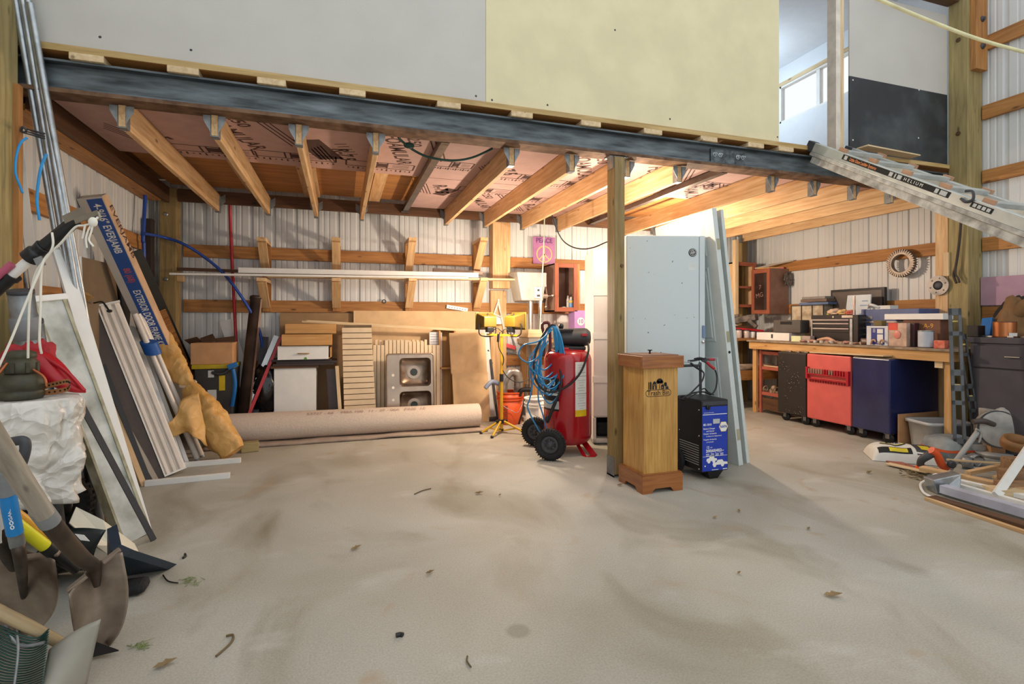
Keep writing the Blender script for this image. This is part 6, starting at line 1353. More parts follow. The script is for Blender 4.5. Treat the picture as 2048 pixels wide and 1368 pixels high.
# ================================================================ WORKBENCH BAY
BH_ = .945
t = T('workbench', (5.5, 4.4, 0), 'long lumber workbench along the right wall with cabinets underneath', 'workbench')
MB().box(5.09, 5.88, 3.12, 5.56, BH_ - .022, BH_).out('top', W_BENCHTOP, t, bevel=.002)
MB().box(5.11, 5.15, 3.16, 5.54, BH_ - .115, BH_ - .0225).out('front_apron', W_BENCH, t, bevel=.004)
MB().box(5.15, 5.86, 3.16, 3.20, BH_ - .115, BH_ - .0225).out('end_apron', W_BENCH, t, bevel=.004)
for v in (3.20, 5.49):
    m = MB(); m.box(5.152, 5.19, v - .03, v + .03, 0, BH_ - .115); m.out('leg', W_BENCH, t, bevel=.003)
    m = MB(); m.box(5.80, 5.86, v - .03, v + .03, 0, BH_ - .03); m.out('leg', W_BENCH, t, bevel=.003)
MB().box(5.14, 5.20, 3.235, 3.30, BH_ - .175, BH_ - .116).out('corner_block', W_PALE, t)
MB().box(5.14, 5.19, 4.98, 5.04, BH_ - .16, BH_ - .116).out('corner_block', W_PALE, t)
# corner bench along the back wall
t = T('corner_bench', (5.0, 6.1, 0), 'dark corner bench behind the leaning doors', 'workbench')
MB().box(4.45, 5.88, 5.62, 6.34, .93, .965).out('top', W_GIRT, t)
MB().box(4.45, 5.80, 5.66, 6.30, .50, .52).out('shelf', W_GIRT, t)
MB().box(4.45, 5.80, 5.64, 5.66, .40, .50).out('shelf_apron', W_GIRT, t)
for u in (4.48, 5.80): MB().box(u - .04, u + .04, 5.64, 5.72, 0, .93).out('leg', W_LEDGER, t)
m = MB()
for k in range(6): m.bar((4.75 + .05 * k, 5.70 + .02 * k, .528 + .014 * k), (5.40 + .05 * k, 5.78 - .02 * k, .528 + .014 * k), .06, .012, (0, 0, 1))
one(m, 'scrap_stack', plain('scrap_pale', '#b7a48c', rough=.7, var=.3), 'loose stack of pale scraps on the corner bench shelf', 'scraps')
# red-brown shelf unit
t = T('shelf_unit', (5.4, 5.25, 0), 'red brown open shelf unit under the left end of the workbench', 'shelf unit')
RB = plain('red_brown_paint', '#a85a48', rough=.55, var=.08); 
for h in (.235, .565, .76): MB().box(5.21, 5.72, 5.02, 5.44, h, h + .04).out('shelf', RB, t)
for u in (5.215, 5.70): MB().box(u - .015, u + .015, 5.42, 5.455, 0, .81).out('post', RB, t)
MB().box(5.70, 5.72, 5.03, 5.42, .0, .81).out('back_panel', W_DECK, t)
MB().box(5.21, 5.23, 5.03, 5.41, .05, .2).out('bottom_panel', W_LEDGER, t)
NUT = plain('dusty_fitting', '#a18d77', rough=.6, metal=.3, var=.3)
for k in range(14):
    r_ = random.Random(k + 40); u = 5.24 + .02 * (k % 4); v = 5.10 + .024 * k; s_ = .014 + .012 * r_.random(); m = MB()
    if k % 3: m.cyl((u, v, .2755), (u, v, .2755 + 1.6 * s_), s_, n=8)
    else: m.tube([V((u + s_ * 1.3 * math.cos(a), v, .277 + s_ * 1.4 + s_ * 1.3 * math.sin(a))) for a in [2 * PI * q / 8 for q in range(8)]], s_ * .4, closed=True, n=6, smooth=2)
    one(m, 'pipe_fitting', NUT, 'dusty pipe fitting on the lowest shelf of the red brown unit', 'fitting', 'pipe fittings on the low shelf')
m = MB(); m.blob((5.26, 5.27, .335), .035, .035, .035); m.cyl((5.26, 5.27, .2755), (5.26, 5.27, .31), .02); one(m, 'ball_hitch', NUT, 'round trailer ball standing among the pipe fittings', 'hitch ball')
m = MB(); m.box(5.24, 5.30, 5.06, 5.10, .606, .70); one(m, 'white_carton', WHITEP, 'small white carton on the middle shelf of the red brown unit', 'carton')
one(MB().bar((5.24, 5.12, .613), (5.25, 5.42, .613), .02, .012), 'wood_strip', W_PALE, 'pale wood strip on the middle shelf of the red brown unit', 'strip')
# rolling cabinets
def caster(t, u, v):
    m = MB(); m.lathe([(.012, -.014), (.045, -.014), (.05, -.006), (.05, .006), (.045, .014), (.012, .014)], M=frame((u, v, .05), (0, 0, 1), (1, .3, 0)), n=20); c = m.out('caster', BLACK, t)
    m = MB(); m.box(u - .03, u + .03, v - .03, v + .03, .088, .098); m.box(u - .022, u - .017, v - .02, v + .02, .045, .09); m.box(u + .017, u + .022, v - .02, v + .02, .045, .09); m.out('fork', GALVD, c)
def speckle():
    m, n, l, b = _base('speckled_black'); mp = _coord(n, l, (1, 1, 1)); v = n.new('ShaderNodeTexVoronoi'); v.inputs['Scale'].default_value = 42; l.new(mp.outputs[0], v.inputs['Vector'])
    r = _ramp(n, [(.14, lin('#b0a89a')), (.2, lin('#26221f'))]); l.new(v.outputs['Distance'], r.inputs['Fac'])
    t = n.new('ShaderNodeTexNoise'); t.inputs['Scale'].default_value = 5; l.new(mp.outputs[0], t.inputs['Vector']); mx = n.new('ShaderNodeMix'); mx.data_type = 'RGBA'
    r2 = _ramp(n, [(.5, (0, 0, 0, 1)), (.62, (1, 1, 1, 1))]); l.new(t.outputs['Fac'], r2.inputs['Fac']); l.new(r2.outputs['Color'], mx.inputs['Factor']); mx.inputs['A'].default_value = lin('#2b2724'); l.new(r.outputs['Color'], mx.inputs['B']); l.new(mx.outputs['Result'], b.inputs['Base Color']); b.inputs['Roughness'].default_value = .5; return m
def rolling(v0, v1, u1, mt, nm, lab, h1=.825):
    t = T(nm, (5.3, (v0 + v1) / 2, 0), lab, 'cabinet'); MB().box(5.02, u1, v0, v1, .10, h1).out('body', mt, t, bevel=.012)
    for u in (5.09, u1 - .08):
        for v in (v0 + .06, v1 - .06): caster(t, u, v)
    return t
rolling(4.575, 4.975, 5.66, speckle(), 'rolling_cabinet', 'black rolling cabinet speckled with white paint under the workbench')
REDC = plain('coral_red', '#d2605a', rough=.45, var=.06)
t = rolling(4.025, 4.56, 5.66, REDC, 'rolling_cabinet', 'red rolling cabinet with a slotted rack on its front')
y0, y1 = UP(1616, 745, 5.01), UP(1698, 765, 5.01); za, zb = 1.2 - .105 / 1 * .0 - .62 + .0, 0
ha, hb2 = .585, .665
m = MB(); 
for h in (.545, .60): m.box(4.985, 5.018, y1.y, y0.y, h, h + .012)
m.box(4.983, 5.019, y1.y - .01, y1.y + .012, .52, .67); m.box(4.983, 5.019, y0.y - .012, y0.y + .01, .55, .68); m.out('tool_rack', plain('rack_red', '#a81d2a', rough=.4), t)
m = MB(); m2 = MB()
for k in range(15):
    v = y1.y + (y0.y - y1.y) * (k + .8) / 15.6
    (m2 if k in (5, 6, 9, 10, 11, 12, 13, 14) else m).box(4.990, 5.012, v - .008, v + .008, .613, .665)
    m.box(5.010, 5.019, v - .006, v + .006, .515, .54)
m.out('red_slot', plain('rack_red', '#a81d2a'), t); m2.out('steel_bit', CHROME, t)
t = rolling(3.62, 4.01, 5.70, NAVY, 'rolling_cabinet', 'navy blue rolling cabinet with a rounded front under the workbench')
MB().box(5.03, 5.69, 3.63, 4.0, .826, .834).out('worn_top', W_BENCHTOP, t)
for k, (v0, v1) in enumerate(((4.60, 4.95), (4.05, 4.5))):
    m = MB()
    for q in range(9): m.bar((5.06 + .03 * (q % 3), v0 + (v1 - v0) * q / 9, .834), (5.12 + .03 * (q % 2), v0 + (v1 - v0) * (q + .9) / 9, .836), .02, .015)
    one(m, 'hand_tools', NUT, ['row of small dusty tools on the speckled black cabinet', 'row of small dusty tools on the red rolling cabinet'][k], 'tools') if k == 0 else None
one(MB().bar((5.07, 3.66, .856), (5.10, 4.52, .842), .16, .012), 'thin_board', W_PALE, 'thin pale board lying on the red and navy cabinets', 'board')
# wall mounted things
def gear():
    c = UP(1807, 527, 5.86); M_ = frame(c, (0, 1, 0), (-1, 0, 0)); r = .150
    t = T('ring_gear', c, 'large toothed ring gear hanging on the right wall', 'gear')
    IR = plain('cast_iron', '#8f8378', rough=.5, metal=.6, var=.25, scale=15)
    MB(M_).ring(r * .66, r * .92, .05, n=48).out('ring', IR, t)
    m = MB(M_)
    for k in range(36):
        a = 2 * PI * k / 36; m.box(r * .80, r * 1.02, -.0055, .0055, .004, .056, M=Matrix.Rotation(a, 4, 'Z'))
    m.out('teeth', IR, t)
gear()
c = UP(1878, 571, 5.70); M_ = frame(c, (0, 1, 0), (-1, 0, 0))
t = T('brake_disc', c, 'round metal clutch disc hanging on the big post', 'disc')
MB(M_).ring(.045, .098, .018, n=40).out('plate', plain('disc_grey', '#8d8781', rough=.5, metal=.5, var=.2), t)
MB(M_).lathe([(.001, .004), (.047, .004), (.03, .022), (.012, .024), (.001, .024)], n=28).out('hub', DGREY, t)
for k in range(6): m = MB(M_); a = PI / 3 * k + .3; m.lathe([(.008, 0), (.007, .002)], M=Matrix.Translation((.072 * math.cos(a), .072 * math.sin(a), .018)), n=10); m.out('bolt_hole', BLACK, t)
t = T('pry_bar', UP(1912, 560, 5.67), 'dark forked pry bar hanging on the big post', 'pry bar')
m = MB(); m.tube([UP(1922, 440, 5.68), UP(1919, 480, 5.68), UP(1912, 530, 5.67), UP(1907, 547, 5.67), UP(1909, 557, 5.66), UP(1913, 566, 5.65)], .011, n=8); m.tube([UP(1912, 530, 5.67), UP(1911, 548, 5.66), UP(1916, 556, 5.66), UP(1919, 565, 5.65)], .009, n=8); m.out('bar', plain('dark_iron', '#3a332d', rough=.5, metal=.5), t)
one(MB().box(5.690, 5.709, UP(1897, 540, 5.69).y, UP(1887, 540, 5.69).y, UP(1892, 552, 5.69).z, UP(1892, 505, 5.69).z), 'wood_cleat', W_PALE, 'short pale cleat on the big post above the clutch disc', 'cleat')
a = 2.02
one(MB().box(5.875, 5.89, 1.6, 3.36, 1.345, 1.615), 'foam_board', plain('foam_mauve', '#b08ea0', rough=.85, var=.05), 'mauve pink foam board on the wall right of the big post', 'insulation board')
# corner cabinets
t = T('open_cabinet', (5.5, 6.2, 1.39), 'open red framed wall cabinet with tan back in the far right corner', 'cabinet')
m = MB(); m.box(5.30, 5.35, 6.0, 6.03, 1.39, 2.03); m.box(5.62, 5.67, 6.0, 6.03, 1.39, 2.03); m.box(5.35, 5.62, 6.0, 6.03, 1.98, 2.03); m.box(5.35, 5.62, 6.0, 6.03, 1.39, 1.43); m.box(5.35, 5.62, 6.0, 6.03, 1.66, 1.69); m.out('face_frame', W_CAB, t)
m = MB(); m.box(5.30, 5.32, 6.03, 6.35, 1.39, 2.03); m.box(5.65, 5.67, 6.03, 6.35, 1.39, 2.03); m.box(5.3, 5.67, 6.03, 6.35, 2.01, 2.03); m.box(5.3, 5.67, 6.03, 6.35, 1.39, 1.41); m.box(5.3, 5.67, 6.33, 6.35, 1.39, 2.03); m.out('carcass', W_MDF, t)
t = T('wall_cabinet', (5.72, 5.8, 1.29), 'brown wall cabinet with a glazed door and gloves hung on its side', 'cabinet')
MB().box(5.57, UR - .041, 5.64, 5.97, 1.29, 1.915).out('body', plain('cabinet_side', '#7f5f50', rough=.6, var=.12), t, bevel=.002)
m = MB(); m.box(5.55, 5.57, 5.64, 5.69, 1.29, 1.915); m.box(5.55, 5.57, 5.92, 5.97, 1.29, 1.915); m.box(5.55, 5.57, 5.69, 5.92, 1.86, 1.915); m.box(5.55, 5.57, 5.69, 5.92, 1.29, 1.345); m.out('door_frame', W_CAB, t, bevel=.002)
MB().box(5.562, 5.566, 5.69, 5.92, 1.345, 1.86).out('glass', plain('smoky_glass', '#3a2c28', rough=.08, var=.3, scale=4), t)
m = MB(frame((5.5615, 5.80, 1.60), (0, -1, 0), (-1, 0, 0))); m.text('MG', .09, Matrix.Translation((-.03, -.05, 0)) @ Matrix.Rotation(.2, 4, 'Z')); m.text('7', .09, Matrix.Translation((-.02, .06, 0))); m.out('lettering', plain('marker', '#8c6f68', rough=.6), t)
c = V((5.84, 5.60, 1.70)); t = T('work_gloves', c, 'pair of grey work gloves hanging beside the brown wall cabinet', 'gloves')
for s_ in (-.03, .03):
    m = MB(); m.blob(c + V((s_, -.0, .10)), .04, .02, .06, amp=.2)
    for k in range(4): m.tube([c + V((s_ - .026 + .017 * k, 0, .07)), c + V((s_ - .03 + .02 * k, -.012, .02)), c + V((s_ - .034 + .022 * k, -.004, -.03 + .008 * abs(k - 1.5)))], .009, n=8)
    m.tube([c + V((s_ + .03 * (1 if s_ > 0 else -1), 0, .1)), c + V((s_ + .052 * (1 if s_ > 0 else -1), -.01, .05))], .010, n=8); m.out('glove', plain('glove_grey', '#7a7068', hx2='#3b3734', rough=.9, scale=18), t)
for k, (a, b, mt, lab, w) in enumerate((((5.6, 5.95, 1.94), (5.88, 5.55, 2.02), W_OLD, 'grey stick lying on top of the brown wall cabinet', .03), ((5.6, 5.92, 1.935), (5.86, 5.72, 1.94), W_DRAWER, 'tan scrap lying on top of the brown wall cabinet', .05), ((5.75, 5.9, 1.93), (5.85, 5.68, 1.93), RED, 'red tool lying on top of the brown wall cabinet', .04))):
    one(MB().bar(a, b, w, .02), 'top_scrap', mt, lab, 'scrap')
# ---------------------------------------------------------------- things on the bench
def bb(x0, x1, ytop, u, dep, h0=BH_ + .001):
    va, vb = UP(x1, 641, u).y, UP(x0, 641, u).y; h1 = UP((x0 + x1) / 2, ytop, u).z
    return u, u + dep, va, vb, h0, h1
def bench_box(nm, x0, x1, ytop, u, dep, mt, lab, cat, h0=BH_ + .001, bevel=.004, **k):
    m = MB(); m.box(*bb(x0, x1, ytop, u, dep, h0)); return one(m, nm, mt, lab, cat, bevel=bevel, **k)
CB = .966
m = MB(); c = V((5.30, 5.83, 1.19)); m.bar(c + V((-.05, .3, -.02)), c + V((.12, -.1, .06)), .10, .09); m.bar(c + V((.05, -.02, .02)), c + V((.10, -.12, -.08)), .05, .05); m.bar(c + V((-.1, .3, .05)), c + V((.0, .1, .08)), .05, .04)
one(m, 'nail_gun', plain('gun_dusty', '#6f655d', hx2='#3a3531', rough=.6, scale=12), 'dusty nail gun lying on the crate in the far right corner', 'nail gun', bevel=.008)
one(MB().box(4.95, 5.42, 5.78, 6.2, CB, 1.125), 'wood_crate', W_LEDGER, 'dark wooden crate under the nail gun', 'crate', bevel=.004)
t = T('red_rail', (5.15, 5.72, 1.09), 'long red plastic rail lying in front of the dark crate', 'rail'); m = MB(); m.bar((4.75, 5.76, 1.12), (5.42, 5.62, 1.06), .03, .025); m.out('rail', RED, t)
for k, (u, v, r, h, mt, lab) in enumerate(((4.98, 5.70, .035, .10, BLUE, 'blue jar on the corner bench left of the clear jars'), (5.07, 5.68, .04, .12, plain('clear_jar', '#b9a8a0', rough=.15), 'left clear jar on the corner bench'), (5.19, 5.67, .04, .11, plain('clear_jar', '#b9a8a0'), 'right clear jar on the corner bench'), (5.29, 5.68, .045, .095, WHITEP, 'white tub on the corner bench beside the clear jars'))):
    t = T('jar', (u, v, CB), lab, 'jar'); MB(Matrix.Translation((u, v, CB))).lathe([(r * .9, 0), (r, .006), (r, h * .8), (r * .85, h * .86)], n=18).out('glass_body', mt, t); MB(Matrix.Translation((u, v, CB))).lathe([(r * .9, h * .86), (r * .9, h)], n=18).out('lid', DGREY, t)
t = T('tool_case', (5.3, 5.3, BH_), 'dark grey drill case standing on the white box', 'case')
u0, u1, va, vb, h0, h1 = bb(1546, 1600, 640, 5.28, .16, BH_ + .10)
MB().box(u0, u1, va, vb, h0, h1).out('shell', plain('case_grey', '#55504c', rough=.6), t, bevel=.015)
vm = (va + vb) / 2; MB().box(u0 - .004, u0 + .02, vm - .09, vm + .09, h1 - .055, h1 - .018).out('grip_recess', BLACK, t, bevel=.004)
u0, u1, va, vb, h0, h1 = bb(1513, 1578, 662, 5.25, .24)
h1 = min(h1, BH_ + .099)
t = T('white_tool_box', (u0, (va + vb) / 2, BH_), 'white metal box with a latch under the drill case', 'box'); MB().box(u0, u1, va, vb, h0, h1).out('body', WHITE, t, bevel=.004); MB().box(u0 - .006, u0, (va + vb) / 2 - .012, (va + vb) / 2 + .012, h0 + .03, h1 - .02).out('latch', DGREY, t)
bench_box('glue_carton', 1582, 1601, 672, 5.18, .08, plain('lime_white', '#d5dcb0', rough=.5), 'small white and lime carton at the front of the bench', 'carton')
bench_box('small_carton', 1602, 1620, 672, 5.20, .07, plain('dusty_carton', '#a9988d', rough=.7), 'small dusty carton left of the black drawer tool chest', 'carton')
t = T('parts_organizer', (5.7, 5.1, BH_), 'see through parts organizer standing behind the black tool chest', 'organizer')
u0, u1, va, vb, h0, h1 = bb(1582, 1646, 610, 5.62, .16)
MB().box(u0 + .01, u1, va, vb, h0, h1).out('body', plain('organizer_tan', '#9e8e76', hx2='#c9bca2', scale=16, rough=.4), t, bevel=.004)
m = MB()
for k in range(4): v = va + (vb - va) * k / 3; m.box(u0, u0 + .012, v - .004, v + .004, h0, h1)
m.box(u0, u0 + .012, va, vb, h1 - .01, h1); m.out('divider', DGREY, t)
OT = h1 + .001
for k, (mt, lab, dv, th) in enumerate(((plain('case_blue', '#5f7298', rough=.5), 'flat blue case on the parts organizer', .0, .03), (plain('brown_tin', '#6e5c50', rough=.5), 'brown tin on the flat blue case', .02, .035), (plain('grey_tin', '#8a8783', rough=.5), 'grey tin topmost on the parts organizer', .04, .03))):
    one(MB().box(u0 + .01, u1, va - .06 + dv, vb - .12 - dv, OT + .036 * k, OT + .036 * k + th), 'flat_case', mt, lab, 'case', bevel=.003)
m = MB(); m.blob((5.52, UP(1634, 641, 5.5).y, BH_ + .115), .03, .03, .03); m.cyl((5.52, UP(1634, 641, 5.5).y, BH_ + .001), (5.52, UP(1634, 641, 5.5).y, BH_ + .09), .02); one(m, 'squeeze_bottle', plain('dark_purple', '#352a48', rough=.4), 'purple topped bottle behind the black tool chest', 'bottle')
# tool chest
t = T('tool_chest', (5.35, 4.6, BH_), 'black tool chest with three bright drawer pulls', 'tool chest')
u0, u1, va, vb, h0, h1 = bb(1622, 1716, 630, 5.30, .25); W2 = vb - va
CHB = plain('chest_black', '#2a2523', rough=.4, var=.15)
MB().box(u0, u1, va, vb, h0, h1).out('body', CHB, t, bevel=.005)
hh = h1 - h0; dz = [(.74, .85), (.56, .72), (.38, .54), (.06, .36)]
for k, (a, b) in enumerate(dz):
    d = MB().box(u0 - .008, u0, va + W2 * .16, vb - W2 * .06, h0 + hh * a, h0 + hh * b).out('drawer', CHB, t, bevel=.002)
    if k < 3: MB().box(u0 - .018, u0 - .008, va + W2 * .165, vb - W2 * .065, h0 + hh * b - .016, h0 + hh * b - .002).out('pull', CHROME, d)
m = MB(); m.box(u0 - .010, u0 - .002, va + W2 * .10, va + W2 * .15, h0, h0 + hh * .86); m.box(u0 - .012, u0 - .002, vb - W2 * .05, vb - W2 * .02, h0, h0 + hh * .85); m.out('drawer_rail', GALV, t)
MB().lathe([(.012, 0), (.012, .006)], M=frame((u0, va + W2 * .5, h0 + hh * .93), (0, 1, 0), (-1, 0, 0)), n=14).out('lock', CHROME, t)
MB().box(u0 - .004, u0, va + W2 * .1, va + W2 * .32, h0 + hh * .90, h0 + hh * .985).out('name_label', plain('label_tan', '#c9b8aa', rough=.6), t)
ltop = UP(1700, 592, 5.34).z; m = MB(); m.box(5.32, 5.335, va + .055, va + .075, h1, ltop); m.out('lid_stay', CHROME, t)
TCT = h1 + .001
# open lid / dark panel behind
t = T('dark_display_panel', (5.8, 4.6, BH_), 'dark framed panel leaning on the wall behind the tool chest', 'panel')
va2, vb2 = UP(1768, 641, 5.78).y, UP(1660, 641, 5.78).y; h1b = UP(1715, 577, 5.78).z
MB().box(5.79, 5.83, va2, vb2, BH_ + .001, h1b).out('frame', BLACK, t, bevel=.004)
MB().box(5.785, 5.79, va2 + .03, vb2 - .03, BH_ + .03, h1b - .03).out('face', plain('panel_taupe', '#5d534d', rough=.4), t)
u_ = 5.66; va3, vb3 = UP(1742, 641, u_).y, UP(1692, 641, u_).y; h3 = UP(1715, 590, u_).z
t = T('manual_page', (u_, (va3 + vb3) / 2, BH_), 'pale printed manual propped up behind the tool chest', 'manual')
m = MB(); m.hexa([(u_ - .06, va3, BH_ + .002), (u_ - .045, va3, BH_ + .002), (u_ - .045, vb3, BH_ + .002), (u_ - .06, vb3, BH_ + .002)], [(u_, va3, h3), (u_ + .015, va3, h3), (u_ + .015, vb3 - .02, h3), (u_, vb3 - .02, h3)]); m.out('cover', plain('manual_pale', '#c9d3da', rough=.5, var=.06), t)
m = MB(); L_ = h3 - BH_
for k in range(5): q = .5 + .09 * k; m.box(u_ - .0615 + .06 * q, u_ - .0605 + .06 * q, va3 + .03, va3 + .10 + .02 * (k % 2), BH_ + L_ * q, BH_ + L_ * q + .01)
m.out('print', plain('manual_blue', '#7f9cc0', rough=.6), t)
# junk on top of the chest
r_ = random.Random(3)
for k, (v, w, mt, lab) in enumerate(((va + W2 * .62, .07, plain('glove_cream', '#cfb49c', rough=.8), 'cream crumpled glove on the black tool chest'), (va + W2 * .45, .06, plain('yellow_pack', '#d8b67a', rough=.6), 'yellowish paper packet on the black tool chest'), (va + W2 * .30, .05, plain('red_white', '#c96a58', rough=.6), 'red and white packet on the black tool chest'), (va + W2 * .75, .02, plain('lemon_cap', '#d6c94a', rough=.5), 'small yellow cap on the edge of the black tool chest'))):
    m = MB(); m.blob((5.40, v, TCT + w * .5), w * .8, w, w * .5, amp=.5, fr=2.5, flat=w * .5); one(m, 'loose_packet', mt, lab, 'packet')
for k in range(26):
    v = UP(1603 + k * 4.6, 641, 5.2).y; s_ = .012 + .014 * r_.random(); m = MB(); c = V((5.15 + .10 * r_.random(), v, BH_ + .001))
    if k % 3 == 0: m.bar(c + V((0, -.03, s_ * .5)), c + V((.02, .04, s_ * .5)), s_, s_)
    elif k % 3 == 1: m.cyl(c, c + V((0, 0, s_ * 1.3)), s_, n=8)
    else: m.blob(c + V((0, 0, s_ * .7)), s_ * 1.5, s_ * 1.8, s_ * .7, n=7, amp=.4)
    one(m, 'small_part', [NUT, plain('part_pale', '#cdbfae', rough=.6), plain('part_rose', '#a5786a', rough=.6)][k % 3], 'small loose part scattered in front of the black tool chest', 'small part', 'small parts along the bench front')
m = MB(); m.tube([(5.22, UP(1632, 641, 5.2).y, BH_ + .03), (5.24, UP(1650, 641, 5.2).y, BH_ + .05), (5.22, UP(1668, 641, 5.2).y, BH_ + .02)], [.012, .02, .012]); one(m, 'putty_stick', plain('putty', '#c49a7d', rough=.6), 'bent salmon coloured stick in front of the tool chest', 'stick')
# blue tool chest
t = T('tool_chest', (5.45, 4.0, BH_), 'blue tool chest half hidden behind cartons and boards', 'tool chest')
u0, u1, va, vb, h0, h1 = bb(1722, 1838, 618, 5.42, .30)
CBL = plain('chest_blue', '#4d5a85', rough=.45, var=.1)
MB().box(u0, u1, va, vb, h0, h1).out('body', CBL, t, bevel=.006)
hh = h1 - h0
for a, b in ((.52, .66), (.34, .48), (.06, .30)):
    d = MB().box(u0 - .008, u0, va + .04, vb - .03, h0 + hh * a, h0 + hh * b).out('drawer', CBL, t, bevel=.002); MB().box(u0 - .018, u0 - .008, va + .045, vb - .035, h0 + hh * b - .014, h0 + hh * b).out('pull', CHROME, d)
MB().box(u0 - .004, u0, vb - .13, vb - .04, h0 + hh * .72, h0 + hh * .80).out('badge', CHROME, t)
BTC = h1 + .001
m = MB(); m.tube([(5.5, vb - .02, BTC + .02), (5.46, vb - .08, BTC + .05), (5.5, vb - .14, BTC + .02)], .015); m.box(5.5, 5.62, vb - .26, vb - .05, BTC, BTC + .04); one(m, 'folded_paper', PAPER, 'pale folded papers on the left of the blue tool chest', 'papers')
a, b = UP(1780, 641, 5.36), UP(1898, 641, 5.36); hz = UP(1840, 632, 5.36).z
m = MB(); m.box(5.28, 5.42, b.y, a.y, hz - .035, hz + .022); one(m, 'white_plank', WHITE, 'white plank lying across in front of the blue tool chest', 'plank', bevel=.003)
t = T('lettered_board', (5.40, 3.5, BH_), 'brown board with yellow crayon writing behind the paint can', 'board')
a, b = UP(1822, 641, 5.41), UP(1897, 641, 5.41); h1 = hz - .037
MB().box(5.30, 5.44, b.y, a.y, BH_ + .001, h1).out('beam', plain('brown_beam', '#6f4a38', rough=.7, var=.15), t, bevel=.003)
MB(frame((5.2985, UP(1857, 641, 5.30).y, UP(1857, 652, 5.3).z), (0, -1, 0), (-1, 0, 0))).text('A-9', .06, Matrix(), bold=.0).out('lettering', plain('yellow_crayon', '#e2a33c', rough=.7), t)
t = T('sandpaper_carton', (5.2, 4.0, BH_), 'blue and white carton at the front of the bench', 'carton')
u0, u1, va, vb, h0, h1 = bb(1733, 1776, 652, 5.20, .09); MB().box(u0, u1, va, vb, h0, h1).out('box', plain('box_white', '#cdd0d6', rough=.5), t, bevel=.002)
MB().box(u0 - .001, u0, va + .035, vb - .05, h0 + .01, h1 - .02).out('blue_face', plain('print_blue', '#28337e', rough=.5), t)
m = MB(); 
for k in range(3): m.box(u0 - .002, u0 - .001, va + .13, vb - .07, h1 - .035 - .014 * k, h1 - .030 - .014 * k)
m.box(u0 - .002, u0 - .001, va + .05, va + .11, h1 - .075, h1 - .03); m.box(u0 - .002, u0 - .001, va + .05, va + .11, h0 + .02, h1 - .085); m.out('print', PAPER, t)
m = MB(); 
for dv in (.0, .09): m.tube([(u0 - .02, vb - .06 - dv, h0 + .008), (u0 - .02, vb - .075 - dv, h0 + .05), (u0 - .02, vb - .10 - dv, h0 + .055), (u0 - .02, vb - .11 - dv, h0 + .035)], .008)
one(m, 'hook', plain('hook_tan', '#b08a6c', rough=.6), 'pair of tan hooks leaning on the blue and white carton', 'hook')
m = MB(); q = V((5.24, UP(1759, 641, 5.24).y, h1 + .001)); m.box(q.x - .03, q.x + .04, q.y - .045, q.y + .045, q.z, q.z + .055); one(m, 'olive_block', plain('olive_block', '#6b5c33', rough=.7), 'olive block lying on the blue and white carton', 'block', bevel=.006)
t = T('blister_pack', (5.2, 3.8, BH_), 'clear pack with red header and pink part inside', 'pack')
u0, u1, va, vb, h0, h1 = bb(1777, 1813, 646, 5.19, .10); MB().box(u0, u1, va, vb, h0, h1).out('shell', plain('pack_tan', '#c2a694', rough=.2, var=.2, scale=14), t, bevel=.004)
MB().box(u0 - .002, u0, vb - .09, vb, h1 - .07, h1).out('red_header', plain('pack_red', '#d24a3a', rough=.4), t); m = MB(); m.blob((u0 - .004, (va + vb) / 2, (h0 + h1) / 2), .008, .035, .04); m.out('pink_part', plain('pack_pink', '#cf7f70', rough=.4), t)
bench_box('dark_pack', 1814, 1829, 646, 5.24, .10, plain('pack_dark', '#4a1c22', rough=.5, var=.4, scale=25, hx2='#2e2a2c'), 'dark red pack standing right of the clear pack', 'pack')
m = MB(); m.box(5.17, 5.30, UP(1826, 641, 5.18).y, UP(1738, 641, 5.18).y, BH_ + .0005, BH_ + .004); one(m, 'cardboard_sheet', plain('brown_card', '#6e5237', rough=.8), 'brown cardboard sheet under the cartons on the bench', 'cardboard') if False else None
c = V((5.19, UP(1852, 641, 5.19).y, BH_ + .001)); t = T('paint_can', c, 'silver paint can in front of the lettered brown board', 'can')
hc = UP(1852, 661, 5.19).z - c.z; MB(Matrix.Translation(c)).lathe([(.056, 0), (.06, .004), (.06, hc - .008), (.062, hc - .006), (.062, hc), (.052, hc), (.05, hc - .006), (.001, hc - .006)], n=32).out('can', GALV, t)
m = MB(Matrix.Translation(c)); m.grid(lambda i, j: V((.0612 * math.cos(2.2 + 2.6 * i), .0612 * math.sin(2.2 + 2.6 * i), .01 + (hc - .02) * j)), 16, 2); m.out('wrap_label', plain('can_label', '#b9c0c9', rough=.5, var=.08), t)
bench_box('red_carton', 1867, 1889, 681, 5.155, .06, plain('carton_red', '#cf4a33', rough=.5, hx2='#d98a72', scale=25), 'small red carton beside the silver paint can', 'carton')
m = MB(); m.cyl((5.2, UP(1722, 641, 5.2).y, BH_ + .035), (5.26, UP(1732, 641, 5.2).y, BH_ + .035), .034); one(m, 'copper_cup', plain('copper_cup', '#a98a75', rough=.3, metal=.7), 'copper coloured cup lying between the two tool chests', 'cup')
